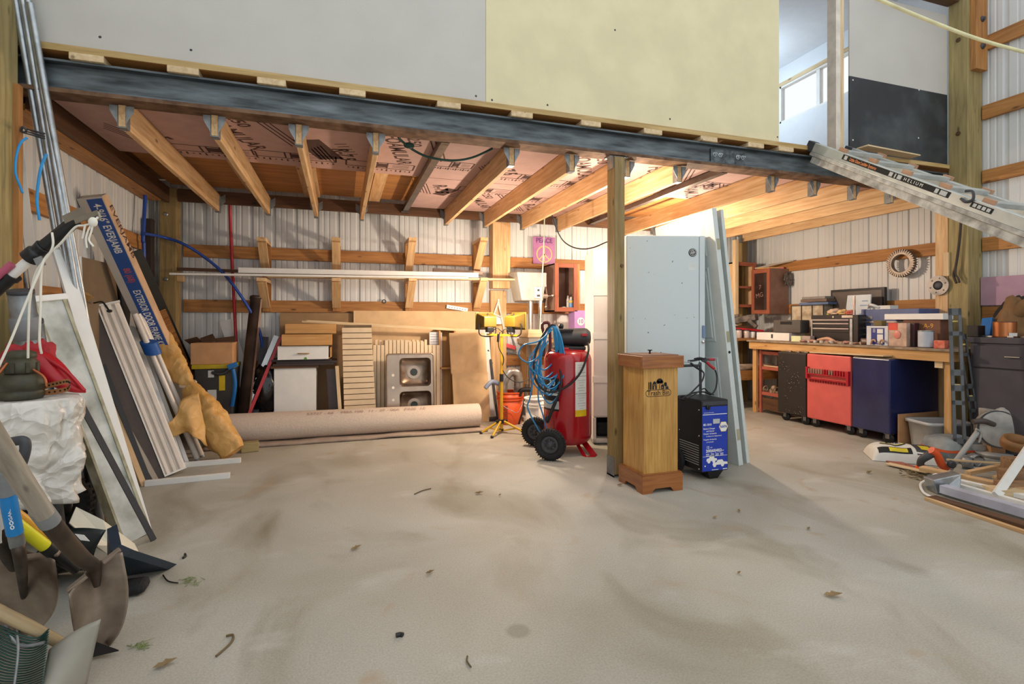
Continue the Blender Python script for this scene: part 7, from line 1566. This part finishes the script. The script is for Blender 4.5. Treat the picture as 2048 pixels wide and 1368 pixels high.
# ---------------------------------------------------------------- dark grey cabinet right
DC = plain('charcoal_cabinet', '#46434a', rough=.55, var=.12, scale=6)
t = T('charcoal_cabinet', (5.55, 2.7, 0), 'charcoal cabinet with drawers along the wall right of the workbench', 'cabinet')
CU, CT_ = 5.25, 1.055
MB().box(CU, 5.86, 1.85, 3.08, .08, CT_ - .05).out('body', DC, t, bevel=.003)
MB().box(CU - .015, 5.87, 1.84, 3.112, CT_ - .049, CT_).out('top', DC, t, bevel=.004)
MB().box(CU + .05, 5.8, 1.9, 3.05, 0, .08).out('plinth', BLACK, t)
for (va, vb) in ((2.47, 3.055), (1.88, 2.44)):
    for (h0, h1) in ((.80, .985), (.10, .785)):
        d = MB().box(CU - .016, CU, va, vb, h0, h1).out('drawer' if h0 > .5 else 'door', DC, t, bevel=.003)
        vm = (va + vb) / 2
        if h0 > .5: m = MB(); m.bar((CU - .035, vm - .05, h0 + .10), (CU - .035, vm + .05, h0 + .10), .010, .008); m.box(CU - .035, CU - .016, vm - .05, vm - .043, h0 + .096, h0 + .104); m.box(CU - .035, CU - .016, vm + .043, vm + .05, h0 + .096, h0 + .104); m.out('handle', CHROME, d)
C1 = CT_ + .001
c = UP(2009, 660, 5.38); c.z = C1; t = T('wire_spool', c, 'spool of bright copper wire on the charcoal cabinet', 'spool')
hs_ = .135; m = MB(Matrix.Translation(c)); m.lathe([(.07, .006)] + [(.0775 + .0012 * (k % 2), .006 + (hs_ - .012) * k / 40) for k in range(41)] + [(.07, hs_ - .006)], n=36); m.out('copper_wire', plain('bright_copper', '#c07a4c', rough=.3, metal=.8, var=.1), t)
m = MB(Matrix.Translation(c)); m.lathe([(.0795, 0), (.0795, .006)], n=32); m.lathe([(.0795, hs_ - .006), (.0795, hs_)], n=32); m.out('flange', plain('flange_brown', '#6d4430', rough=.5), t)
m = MB(Matrix.Translation(c) @ frame((.0, 0, 0), (.5, -.86, 0), (-.86, -.5, 0))); m.box(.005, .055, .012, .04, .0, .001, M=Matrix.Translation((.02, 0, .078))); m.out('label', PAPER, t)
JK = plain('brown_canvas', '#7a5a38', rough=.9, var=.2, scale=7, bump=.3)
def cloth(cx_, cy_, rx, ry, hgt, nm, mt, lab, seed, pk=1.0, h0=C1):
    def fn(i, j):
        a = i * 2 * PI; r = j
        q = V((math.cos(a) * r, math.sin(a) * r, seed)); f = 1 + .35 * noise.noise(V((math.cos(a), math.sin(a), seed * 2.3)))
        z = hgt * (1 - r ** 2.2) * (1 + .9 * noise.noise(q * 1.6) + .5 * noise.noise(q * 4)) if j < 1 else 0
        return V((cx_ + rx * math.cos(a) * r * f, cy_ + ry * math.sin(a) * r * f, h0 + .004 + max(0, z)))
    return one(MB().grid(fn, 40, 14), nm, mt, lab, 'jacket', solid=.006)
cloth(5.60, 2.985, .17, .20, .24, 'canvas_jacket', JK, 'brown canvas jacket heaped on the charcoal cabinet', 1.3)
cloth(5.76, 2.98, .10, .28, .36, 'canvas_jacket', plain('black_canvas', '#26221f', rough=.9, var=.2, bump=.3), 'black jacket heaped beside the brown canvas jacket', 4.1)
m = MB(); a = V((5.56, 2.95, C1 + .16)); m.tube([a, a + V((.02, -.08, .10)), a + V((.06, -.14, .14))], [.05, .06, .055], n=12); one(m, 'jacket_sleeve', JK, 'brown sleeve standing up out of the heaped jackets', 'sleeve')
one(MB().box(5.26, 5.36, 3.03, 3.11, C1, C1 + .10), 'black_box', BLACK, 'black box behind the spirit levels on the charcoal cabinet', 'box', bevel=.004)
m = MB(); m.bar((5.43, 3.07, C1 + .006), (5.50, 3.09, C1 + .165), .08, .03, (-1, 0, .3)); one(m, 'blue_dustpan', BLUE, 'bright blue plastic panel leaning by the black box', 'panel', bevel=.006)
for k in range(8):
    v = 3.0 - .13 * k; m = MB(); c = V((5.30 + .03 * (k % 3), v, C1 + .008)); m.bar(c + V((-.02, -.06, 0)), c + V((.02, .05, 0)), .012, .012); one(m, 'loose_fastener', [CHROME, PAPER, NUT][k % 3], 'loose fastener lying along the front of the charcoal cabinet', 'fastener', 'loose fasteners on the charcoal cabinet')
# spirit levels
def level(xt, yt, zt, xb, yb, w, th, mt, lab, n):
    a, b = Z(xt, yt, zt), H(xb, yb); M_ = frame(b, a - b, n); L = (a - b).length; t = T('spirit_level', b, lab, 'spirit level')
    m = MB(M_); m.box(0, L, -w / 2, -w / 2 + w * .27, -th / 2, th / 2); m.box(0, L, w / 2 - w * .27, w / 2, -th / 2, th / 2); y = 0
    cuts = [0, .035, .12, .155, .37, .40, .46, .50, .56, .60, .82, .85, .955, 1.0]
    for k in range(0, len(cuts) - 1, 2): m.box(L * cuts[k], L * cuts[k + 1], -w / 2, w / 2, -th / 2, th / 2)
    m.out('frame', mt, t, bevel=.002)
    for q in (.08, .5, .915):
        v = MB(M_); v.cyl((L * q, -w * .3, 0), (L * q, w * .3, 0), .008, n=10); v.out('vial', plain('vial_amber', '#c9b26a', rough=.1), t)
level(1909, 617, 4.46, 1921, 925, .085, .03, plain('level_dark', '#5f6265', rough=.45, metal=.3), 'dark grey spirit level standing at the end of the workbench', V((-.75, -.65, 0)))
level(1924, 668, 4.56, 1960, 918, .055, .028, plain('level_black', '#333639', rough=.5), 'blackish spirit level leaning behind the grey one', V((-.75, -.65, 0)))
# ================================================================ RIGHT FLOOR PILE
c = H(1830, 889); c = V((5.30, 3.36, 0)); M_ = LF((c.x, c.y, 0), -18)
t = T('clear_bin', c, 'clear plastic storage bin with a white label in front of the navy cabinet', 'bin')
BINM = plain('bin_clear', '#b9bbbb', rough=.3, var=.1, scale=5)
w, d, h = .42, .30, .27
m = MB(M_); m.loft([rr(0, 0, w * .84, d * .84, .03, .002), rr(0, 0, w * .97, d * .97, .04, h - .03), rr(0, 0, w * 1.06, d * 1.06, .04, h - .028), rr(0, 0, w * 1.06, d * 1.06, .04, h), rr(0, 0, w * .98, d * .98, .04, h), rr(0, 0, w * .96, d * .96, .04, h - .02), rr(0, 0, w * .82, d * .82, .03, .012)]); m.out('tub', BINM, t)
m = MB(M_); m.bar((-.14, -d * .455, .10), (-.03, -d * .455, .10), .055, .003, (0, -1, -.12)); m.out('label', PAPER, t)
one(MB().box(5.08, 5.62, 3.575, 3.588, 0, .30), 'cardboard_flap', CARD, 'cardboard sheet standing behind the clear plastic bin', 'cardboard')
# cement bag
c = H(1806, 918); M_ = LF((c.x, c.y, 0), -40)
t = T('cement_bag', c, 'white bag of mix with black and yellow marks lying on the floor', 'bag')
BAGM = plain('bag_white', '#d5d3c9', rough=.6, var=.05)
def rr_s(w, d, z, n=40, e=.5): return [V((w / 2 * math.copysign(abs(math.cos(a)) ** e, math.cos(a)), d / 2 * math.copysign(abs(math.sin(a)) ** e, math.sin(a)), z + .006 * noise.noise(V((a * 1.3, z * 20, 2))))) for a in [2 * PI * k / n for k in range(n)]]
BW, BD, BHt = .52, .34, .115
def bagz(x, y):
    q = min(1, abs(x) / (BW / 2)); r = min(1, abs(y) / (BD / 2))
    return BHt * max(0, (1 - q ** 7)) ** .6 * max(0, (1 - r ** 4)) ** .6 * (1 + .10 * noise.noise(V((x * 9, y * 9, 3)))) + .004
def bagtop(i, j):
    x, y = (i - .5) * BW, (j - .5) * BD; return V((x, y, bagz(x, y)))
m = MB(M_); m.grid(bagtop, 40, 30); m.grid(lambda i, j: V(((i - .5) * BW, (j - .5) * BD, .002)), 4, 4); m.out('sack', BAGM, t)
def decal(x0, x1, y0, y1, mt, nm, dz=.003, shape=None):
    m = MB(M_); m.grid(lambda i, j: V((x0 + (x1 - x0) * i, y0 + (y1 - y0) * j, bagz(x0 + (x1 - x0) * i, y0 + (y1 - y0) * j) + dz)), 16, 10); return m.out(nm, mt, t)
decal(.06, .21, -.15, .15, plain('bag_charcoal', '#3b3c3f', rough=.6), 'dark_end')
YB = plain('bag_yellow', '#d6c22a', rough=.6)
decal(-.21, .03, -.148, -.085, INK, 'front_band'); decal(-.13, .0, -.14, -.10, YB, 'band_lettering', .005); decal(.10, .18, -.10, .02, YB, 'end_lettering', .005)
def diamond(s_, mt, nm, dz):
    m = MB(M_); P = [(-.07 + .10 * s_ * math.cos(a), .03 + .085 * s_ * math.sin(a)) for a in [PI / 2 * k for k in range(4)]]; P = [(P[k][0] + (P[(k + 1) % 4][0] - P[k][0]) * q / 4, P[k][1] + (P[(k + 1) % 4][1] - P[k][1]) * q / 4) for k in range(4) for q in range(4)]
    m.add([V((x, y, bagz(x, y) + dz)) for x, y in P] + [V((-.07, .03, bagz(-.07, .03) + dz))], [(k, (k + 1) % 16, 16) for k in range(16)]); m.out(nm, mt, t)
diamond(1.0, INK, 'diamond_edge', .004); diamond(.86, YB, 'diamond_inner', .0055); diamond(.74, BAGM, 'diamond_field', .007)
m = MB(M_ @ Matrix.Translation((-.07, .03, bagz(-.07, .03) + .010))); m.text('MIX', .065, Matrix(), bold=.03); m.out('lettering', INK, t)
# saw case
c = H(1903, 916); M_ = LF((c.x, c.y, 0), -12)
t = T('saw_case', c, 'dusty grey tool case with an orange seam on the floor', 'case')
SG = plain('dusty_case', '#6f7679', rough=.6, var=.15, hx2='#9a9d9b', scale=6)
m = MB(M_); m.loft([rr(0, 0, .34, .26, .06, .0), rr(0, 0, .38, .29, .07, .08)]); m.out('lower_shell', SG, t)
m = MB(M_); m.loft([rr(0, 0, .385, .295, .07, .081), rr(0, 0, .385, .295, .07, .10)]); m.out('orange_seam', ORANGE, t)
m = MB(M_); m.loft([rr(0, 0, .38, .29, .07, .101), rr(0, 0, .35, .26, .07, .17), rr(0, 0, .22, .16, .05, .195)]); m.out('upper_shell', SG, t)
m = MB(M_); m.lathe([(.03, 0), (.022, .012), (.01, .014)], M=Matrix.Translation((.0, -.04, .193)), n=20); m.bar((-.04, -.148, .04), (.03, -.148, .04), .02, .008, (0, -1, 0)); m.out('blue_latch', plain('latch_blue2', '#7f9cc4', rough=.4), t)
# miter saw
c = H(1988, 930); M_ = LF((c.x, c.y, 0), -30)
t = T('miter_saw', c, 'dusty grey miter saw with round blade guard on the floor', 'saw')
MSG = plain('saw_dusty', '#8c8a85', rough=.65, var=.25, scale=8, hx2='#b5b1a9')
MB(M_).box(-.25, .25, -.08, .14, .0, .07).out('base', MSG, t, bevel=.012)
MB(M_).lathe([(.10, .07), (.12, .09), (.12, .10), (.01, .102)], n=32).out('turntable', MSG, t)
MB(M_).box(-.24, .24, .06, .085, .071, .15).out('fence', MSG, t, bevel=.006)
g = MB(M_); GM = frame((.02, .0, .30), (1, 0, 0), (-.15, -1, .1)); g.lathe([(.14, -.02), (.15, -.03), (.15, .03), (.135, .036), (.05, .045), (.001, .046)], M=GM, n=40); gg = g.out('blade_guard', MSG, t)
m = MB(M_); m.ring(.145, .153, .012, M=GM @ Matrix.Translation((0, 0, .022)), n=40); m.out('guard_rim', DGREY, gg)
m = MB(M_); m.box(-.02, .10, .03, .16, .28, .45); m.blob((.10, .04, .42), .07, .06, .06, amp=.15); m.cyl((.10, .0, .36), (.20, .10, .38), .055); m.out('motor', MSG, t, bevel=.015)
m = MB(M_); m.tube([V((-.18, -.05, .36)), V((-.10, -.05, .37)), V((-.02, -.03, .34))], .022, n=10); m.out('handle', plain('handle_brown', '#4f4640', rough=.6), t)
m = MB(M_); m.bar((-.01, .10, .08), (.04, .10, .34), .06, .05, (0, -1, 0)); m.out('arm', MSG, t, bevel=.01)
# string trimmer
t = T('string_trimmer', H(1885, 945), 'orange and grey string trimmer lying over the pile', 'trimmer')
m = MB(); m.tube([Z(1900, 938, 4.1), Z(1925, 905, 4.1), Z(1952, 868, 4.12), Z(1958, 860, 4.12)], .019, n=12); m.tube([Z(1952, 858, 4.1), Z(1962, 866, 4.1), Z(1958, 885, 4.1)], .008); m.out('shaft', plain('shaft_grey', '#9c9c98', rough=.5, var=.15), t)
m = MB(); m.tube([Z(1840, 940, 4.15), Z(1842, 922, 4.12), Z(1855, 912, 4.1), Z(1866, 905, 4.1)], [.022, .026, .03, .034], n=12); m.out('grey_grip', DGREY, t)
m = MB(); m.tube([Z(1836, 942, 4.16), Z(1842, 928, 4.13)], .027, smooth=1, n=12); m.tube([Z(1862, 900, 4.08), Z(1874, 910, 4.08), Z(1884, 930, 4.1), Z(1896, 936, 4.1)], [.03, .028, .03, .02], n=12); m.out('orange_housing', ORANGE, t)
m = MB(); m.lathe([(.03, 0), (.03, .02), (.02, .026)], M=frame(Z(1901, 928, 4.05), RT, -FW), n=20); m.out('knob', DGREY, t)
for k, (px, py, a, lab) in enumerate(((1936, 938, 20, 'left grey pipe bracket in the floor pile'), (1952, 932, -20, 'middle grey pipe bracket in the floor pile'), (1978, 926, 10, 'right grey pipe bracket in the floor pile'))):
    c = H(px, py, 0); m = MB(LF(c, a)); m.loft([[V((r * math.cos(q), x, .05 + r * math.sin(q))) for q in [PI * 1.5 * j / 14 for j in range(15)]] for x, r in ((-.03, .045), (.03, .05))], cap=False); m.box(-.05, .05, -.03, .03, 0, .006); one(m, 'pipe_bracket', GALVD, lab, 'bracket', solid=.004)
m = MB(); c = H(1987, 939); m.tube([c + V((.05 * math.cos(a), .035 * math.sin(a), .014)) for a in [2 * PI * k / 10 for k in range(10)]], .009, closed=True); one(m, 'steel_ring', CHROME, 'bright steel ring lying under the pale stick', 'ring')
c = Z(2034, 884, 4.05); m = MB(frame(c, RT, V((0, -.45, 1)))); m.loft([[V((r * 1.3 * math.cos(a), r * math.sin(a), z)) for a in [2 * PI * k / 24 for k in range(24)]] for r, z in ((.075, -.05), (.085, -.01), (.08, .025), (.06, .022), (.055, -.04))]); one(m, 'leather_cuff', plain('leather_tan', '#8a6034', rough=.6), 'tan rolled leather cuff on top of the wooden box at the right edge', 'leather')
c = H(2028, 930); M_ = LF((c.x, c.y, 0), -28); t = T('wooden_box', c, 'worn wooden box with chipped paint at the right edge', 'box')
MB(M_).box(-.18, .22, -.02, .26, .06, .17).out('box', wood('chipped_box', '#9a6a44', '#c79b6d', knots=False), t, bevel=.004)
MB(M_).box(-.17, .21, .0, .25, .0, .059).out('dark_base', DGREY, t)
# boards, moulding and downspout
def fl(nm, x0, y0, x1, y1, w, th, h, mt, lab, cat='board', dz=0, **k):
    a, b = H(x0, y0, h), H(x1, y1, h + dz); a.z = h + th / 2; b.z = h + dz + th / 2; m = MB(); m.bar(a, b, w, th, (0, 0, 1)); return one(m, nm, mt, lab, cat, bevel=.002, **k)
fl('floor_board', 1746, 912, 1850, 945, .10, .012, 0, W_CAB, 'thin reddish board under the white bag')
fl('floor_board', 1775, 928, 1856, 946, .07, .010, .0125, W_PALE, 'thin pale board in front of the white bag')
fl('pale_plank', 1842, 940, 2075, 990, .07, .03, .05, W_JOIST, 'pale fir plank slanting through the floor pile')
fl('moulding', 1868, 955, 2080, 1005, .05, .03, .035, WHITE, 'white moulding strip behind the grey downspout')
fl('moulding', 1875, 963, 2085, 1022, .04, .028, .025, WHITEP, 'thin ivory moulding strip beside the grey downspout')
fl('downspout', 1886, 985, 2100, 1048, .07, .055, .02, plain('spout_grey', '#c3c4d2', rough=.35, metal=.2), 'pale grey downspout lying along the floor pile', 'downspout')
fl('floor_board', 1862, 998, 2110, 1072, .09, .022, 0, W_LEDGER, 'dark brown board lying lowest under the downspout')
fl('floor_board', 1852, 1000, 2100, 1085, .03, .02, 0, W_JOIST, 'thin tan strip along the front of the floor pile')
fl('grey_tube', 1935, 975, 2000, 992, .04, .035, .03, plain('tube_chalk', '#b8b5aa', rough=.6), 'chalky round tube between the mouldings', 'tube')
c = H(1895, 985); M_ = LF((c.x, c.y, 0), -25); m = MB(M_); m.hexa([(-.10, -.05, .0), (.05, -.05, .03), (.05, .06, .03), (-.10, .06, .0)], [(-.13, -.06, .10), (.07, -.03, .14), (.07, .06, .14), (-.12, .06, .09)]); one(m, 'spout_elbow', GALV, 'bent grey metal elbow at the end of the downspout', 'elbow', bevel=.006)
m = MB(); m.tube([H(1872, 998, .01), H(1848, 986, .01), H(1841, 970, .012), H(1850, 962, .03), H(1875, 955, .06)], .009, n=8); one(m, 'bent_wire', WHITE, 'white bent wire bow at the end of the floor pile', 'wire')
fl('thin_stick', 1893, 921, 2036, 931, .014, .014, .10, W_PALE, 'thin pale stick lying over the grey brackets', 'stick')
fl('wood_lath', 1935, 950, 2040, 928, .035, .03, .06, W_JOIST, 'short fir lath crossing over the floor pile', 'lath')
fl('wood_lath', 1990, 958, 2050, 945, .035, .02, .04, W_JOIST, 'second short lath near the white zigzag stringer', 'lath')
m = MB(); a = Z(1993, 1002, 3.42); b = Z(2062, 890, 3.75); a.z = max(a.z, .05); m.bar(a, b, .05, .02, (-.6, -.7, .2)); t = T('stringer_tray', a, 'white edged tray of stacked brown board ends at the right edge', 'tray'); m.out('white_edge', WHITE, t)
for k, (x, y, z) in enumerate(((2028, 985, 3.5), (2034, 960, 3.6), (2040, 935, 3.72))):
    m = MB(LF(Z(x, y, z) , -22)); m.box(-.06, .30, 0, .09, -.03, .06); m.out('board_end', wood('old_board', '#7d5f45', '#a5825f', scale=1.2), t, bevel=.003)
m = MB(LF(H(2025, 1005, .0), -25)); m.box(-.10, .35, 0, .12, .0, .075); m.out('pale_base', W_PALE, t)
m = MB(); rr_ = random.Random(9)
for k in range(90):
    c = H(1835 + rr_.gauss(0, 16), 947 + rr_.gauss(0, 8)); c.z = .004 + .01 * rr_.random(); a = rr_.random() * 6; d = V((math.cos(a), math.sin(a), .3 * rr_.random())) * .022; e = V((-d.y, d.x, 0)) * .4
    m.add([c - d, c - e, c + d, c + e], [(0, 1, 2, 3)])
o = m.out('dry_leaf_litter', plain('leaf_litter', '#6d5f41', rough=.9, var=.3), solid=.002); o['label'] = 'heap of dry leaf litter at the end of the floor pile'; o['category'] = 'leaf litter'; o['kind'] = 'stuff'
# ================================================================ LADDER
A = VP(1626, 284, 3.47); uL = A.x; B = UP(2048, 434, uL); d = (B - A).normalized(); Wd = .43
t = T('ladder', (uL + .2, .6, 0), 'grey aluminium extension ladder leaning on the loft edge at right', 'ladder')
up = V((0, -d.z, d.y)).normalized(); up = -up if up.z < 0 else up
foot = A + d * ((A.z - .02) / -d.z)
def railbox(m, u, s0, s1, w, hgt, off=0):
    M_ = frame(A + d * s0 + V((u, 0, 0)), d, up); m.box(0, s1 - s0, 0, w, -hgt - off, -off, M=M_)
LT = (foot - A).length
SD = frame(A, d, up).to_3x3() @ V((0, 1, 0)); sg = 1 if SD.x > 0 else -1
ALR = plain('ladder_grey', '#c2c7c4', rough=.4, metal=.55, var=.12, scale=8)
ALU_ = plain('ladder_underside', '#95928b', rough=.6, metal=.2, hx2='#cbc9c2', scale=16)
for u in (0, Wd):
    m = MB(); railbox(m, u, -.02, LT, sg * .055, .075); m.out('rail', ALR, t, bevel=.004)
    m = MB(); railbox(m, u, 0.02, LT, sg * .085, .03, .075); railbox(m, u + sg * .01, .05, LT, sg * .085, .055, .106); m.out('rail_flange', ALU_, t, bevel=.003)
    m = MB(); railbox(m, u - .004, -.05, .03, sg * .06, .085, -.003); m.out('end_cap', DGREY, t, bevel=.006)
k = 0; s_ = .30
while s_ < LT - .2:
    M_ = frame(A + d * s_ + V((0, 0, 0)), (1, 0, 0), up)
    m = MB(M_); m.box(.03, Wd + .03, -.03, .03, -.015, .018); r_ = m.out('rung', ALR, t, bevel=.004)
    for x in (.02, Wd + .02): m = MB(M_); m.box(x, x + .03, -.034, .034, -.016, .028); m.out('rung_pad', plain('pad_tan', '#b48a6c', rough=.6), r_)
    s_ += .30; k += 1
Mf = frame(A + V((-.0012 if sg > 0 else -.0012, 0, 0)), d, (-1, 0, 0))
yy = 1 if (Mf.to_3x3() @ V((0, 1, 0))).z > 0 else -1
def onrail(s0, y, flip=1): return frame(A + d * s0 + V((-.0015, 0, 0)) - up * y, d, (-1, 0, 0))
tx = onrail(0, 0); rot = Matrix.Identity(4)
if (tx.to_3x3() @ V((0, 1, 0))).dot(up) < 0: rot = Matrix.Rotation(PI, 4, 'X')
m = MB(); m.cover(onrail(.815, .028), .93, .040); m.cover(onrail(1.50, .032), .14, .034); lab_ = m.out('label_strip', INK, t)
def ltx(s0, y, s, sz, mt, nm, **k):
    m = MB(); M_ = onrail(s0, y); M_ = Matrix.Translation((-.001, 0, 0)) @ M_; m.text(s, sz, M_, **k); m.out(nm, mt, lab_)
ORP = plain('orange_print', '#e08a52', rough=.5)
ltx(.425, .028, 'Little Giant Ladder Systems', .034, ORP, 'orange_lettering', bold=.02, align='LEFT', xs=.68)
ltx(.925, .028, 'H E L I U M', .032, WINK, 'white_lettering', bold=.0, align='LEFT', xs=1.0)
for s0, w, h_ in ((.385, .03, .030), (.815, .03, .030), (.852, .012, .030), (.888, .035, .030), (1.185, .025, .030), (1.235, .05, .030), (1.455, .022, .022), (1.485, .022, .022), (1.515, .022, .022), (1.545, .022, .022)): m = MB(); m.cover(Matrix.Translation((-.001, 0, 0)) @ onrail(s0, .028 if s0 < 1.4 else .032), w, h_); m.out('printed_box', LGREY, lab_)
m = MB(); m.lathe([(.014, 0), (.014, .002)], M=onrail(1.78, .035), n=16); m.out('rivet_hole', INK, t)
m = MB(); q = A + d * 1.36 + V((-.01, 0, 0)); m.tube([q + up * .03, q + up * .04 + d * .04, q - up * .0 + d * .07, q - up * .03 + d * .04, q - up * .02], .009); m.out('lock_hook', DGREY, t)
m = MB(); a = Z(1640, -42, 3.3); pts = [Z(1690, -30, 3.2), Z(1760, 0, 3.25), Z(1850, 38, 3.3), Z(1950, 76, 3.35), Z(2048, 104, 3.4), Z(2160, 132, 3.5)]
m.tube(pts, .0105, n=8); one(m, 'yellow_rope', plain('pale_yellow_rope', '#d6d0a4', rough=.8), 'pale yellow rope strung across the upper right', 'rope')
m = MB(); m.tube([(5.90, 3.34, 4.5), (5.905, 3.33, 4.2), (5.89, 3.33, 4.12)], .007); one(m, 'rope_tail', plain('pale_yellow_rope', '#d6d0a4'), 'short yellow rope tail beside the bolted block', 'rope')
# small board on the loft edge behind ladder
m = MB(); a, b = VP(1708, 306, 3.50), VP(1825, 331, 3.50); m.bar((a.x, 3.42, 2.745), (b.x, 3.48, 2.748), .10, .012); one(m, 'edge_board', W_PALE, 'thin tan board on the loft edge behind the ladder', 'board')
# ================================================================ FLOOR LITTER
LEAF = plain('dry_leaf', '#8a7350', rough=.9, var=.25)
def leaf(px, py, s, a, lab, mt=LEAF):
    c = H(px, py); c.z = .004; m = MB(LF(c, a))
    P = [(-1, 0), (-.5, .35), (-.2, .25), (.1, .5), (.4, .28), (1, 0), (.5, -.3), (.1, -.22), (-.3, -.45), (-.6, -.2)]
    vs = [V((x * s, y * s, .006 + .35 * s * abs(y) + .2 * s * max(0, x))) for x, y in P] + [V((0, 0, .002))]
    m.add(vs, [(k, (k + 1) % 10, 10) for k in range(10)]); one(m, 'dry_leaf', mt, lab, 'leaf', 'dry leaves on the floor', solid=.0015)
for k, (x, y, s, a, lab) in enumerate(((330, 1333, .035, 20, 'crumpled brown leaf on the floor near the garden tools'), (712, 1099, .03, 25, 'curled dry leaf in the left middle of the floor'), (958, 988, .03, -10, 'spiky dry leaf on the floor in front of the work light'), (1000, 992, .014, 40, 'tiny leaf right of the spiky dry leaf'), (1240, 972, .025, 0, 'dark leaf bit left of the trash bin foot'), (1430, 1037, .018, 10, 'small pale leaf below the battery charger'), (1478, 1024, .018, 60, 'dark leaf below the battery charger'), (1617, 1060, .018, 30, 'dark curled leaf in the right middle of the floor'), (1478, 1149, .014, 20, 'tiny tan leaf in the right middle of the floor'), (1666, 1194, .04, -20, 'pale pointed leaf near the bottom right of the floor'), (1738, 947, .035, 10, 'dark curled leaf near the floor pile'), (860, 1148, .022, 15, 'faint dry leaf right of the floor centre'))): leaf(x, y, s, a, lab)
TW = plain('twig', '#6b5a3c', rough=.9)
for pts, r, lab in ((((432, 1312), (462, 1285), (466, 1270), (452, 1272)), .004, 'long curved straw on the floor at bottom left'), (((792, 1271), (800, 1269), (806, 1270)), .009, 'short black twig on the floor in the lower middle'), (((829, 988), (845, 981), (862, 977)), .004, 'thin twig on the floor in front of the carpet'), (((326, 1150), (336, 1162), (356, 1166)), .003, 'thin bent twig by the black rubber paddle'), (((935, 1312), (934, 1322), (942, 1334)), .003, 'thin hooked twig near the bottom middle'), (((366, 1116), (371, 1112), (370, 1108)), .006, 'black curled bit right of the snow shovel')):
    one(MB().tube([H(x, y, .006) for x, y in pts], r, n=6), 'twig', TW if 'black' not in lab else BLACK, lab, 'twig')
GRS = plain('grass_clip', '#7d8a55', rough=.9)
for px, py, lab in ((385, 1160, 'green grass clippings beside the snow shovel tip'), (284, 1290, 'green grass clippings right of the grey spade')):
    m = MB(); r_ = random.Random(px)
    for k in range(26):
        c = H(px + r_.gauss(0, 12), py + r_.gauss(0, 4), .004); a = r_.random() * 6; d = V((math.cos(a), math.sin(a), .1)) * .018; e = V((-d.y, d.x, 0)) * .09
        m.add([c - d - e, c - d + e, c + d], [(0, 1, 2)])
    o = m.out('grass_clippings', GRS, solid=.001); o['label'] = lab; o['category'] = 'grass clippings'; o['kind'] = 'stuff'
# ================================================================ LIGHT
w = bpy.data.worlds.new('world'); SC.world = w; w.use_nodes = True
bg = w.node_tree.nodes['Background']; bg.inputs['Color'].default_value = (.93, .97, 1.0, 1); bg.inputs['Strength'].default_value = .95
def lamp_(nm, kind, loc, col, e, **k):
    d = bpy.data.lights.new(nm, kind); d.color = col; d.energy = e
    for a, b in k.items(): setattr(d, a, b)
    o = bpy.data.objects.new(nm, d); COL.objects.link(o); o.location = loc; return o
WARM = (1.0, .81, .62)
p = Z(1338, 560, 6.0); p.z = 1.95
lamp_('clamp_lamp', 'POINT', p, WARM, 78, shadow_soft_size=.05)
p = Z(1230, 440, 4.5); p.z = 2.05
lamp_('post_fill', 'POINT', p, WARM, 26, shadow_soft_size=.03)  # unseen warm fill added behind the support post; no lamp stands there
lamp_('work_light_lamp', 'POINT', Z(1012, 590, 5.30), WARM, 58, shadow_soft_size=.05)  # light of the tripod's heads, set in mid-air in front of the stand
lamp_('loft_fill', 'POINT', (4.9, 5.6, 4.2), (.72, .87, 1.0), 24, shadow_soft_size=.3)  # unseen cool fill added to brighten the room in the loft
v = SC.view_settings; SC.display_settings.display_device = 'sRGB'; v.view_transform = 'Standard'; v.look = 'None'; v.exposure = 0.45; v.gamma = 1; v.use_curve_mapping = False
SC.cycles.max_bounces = 8
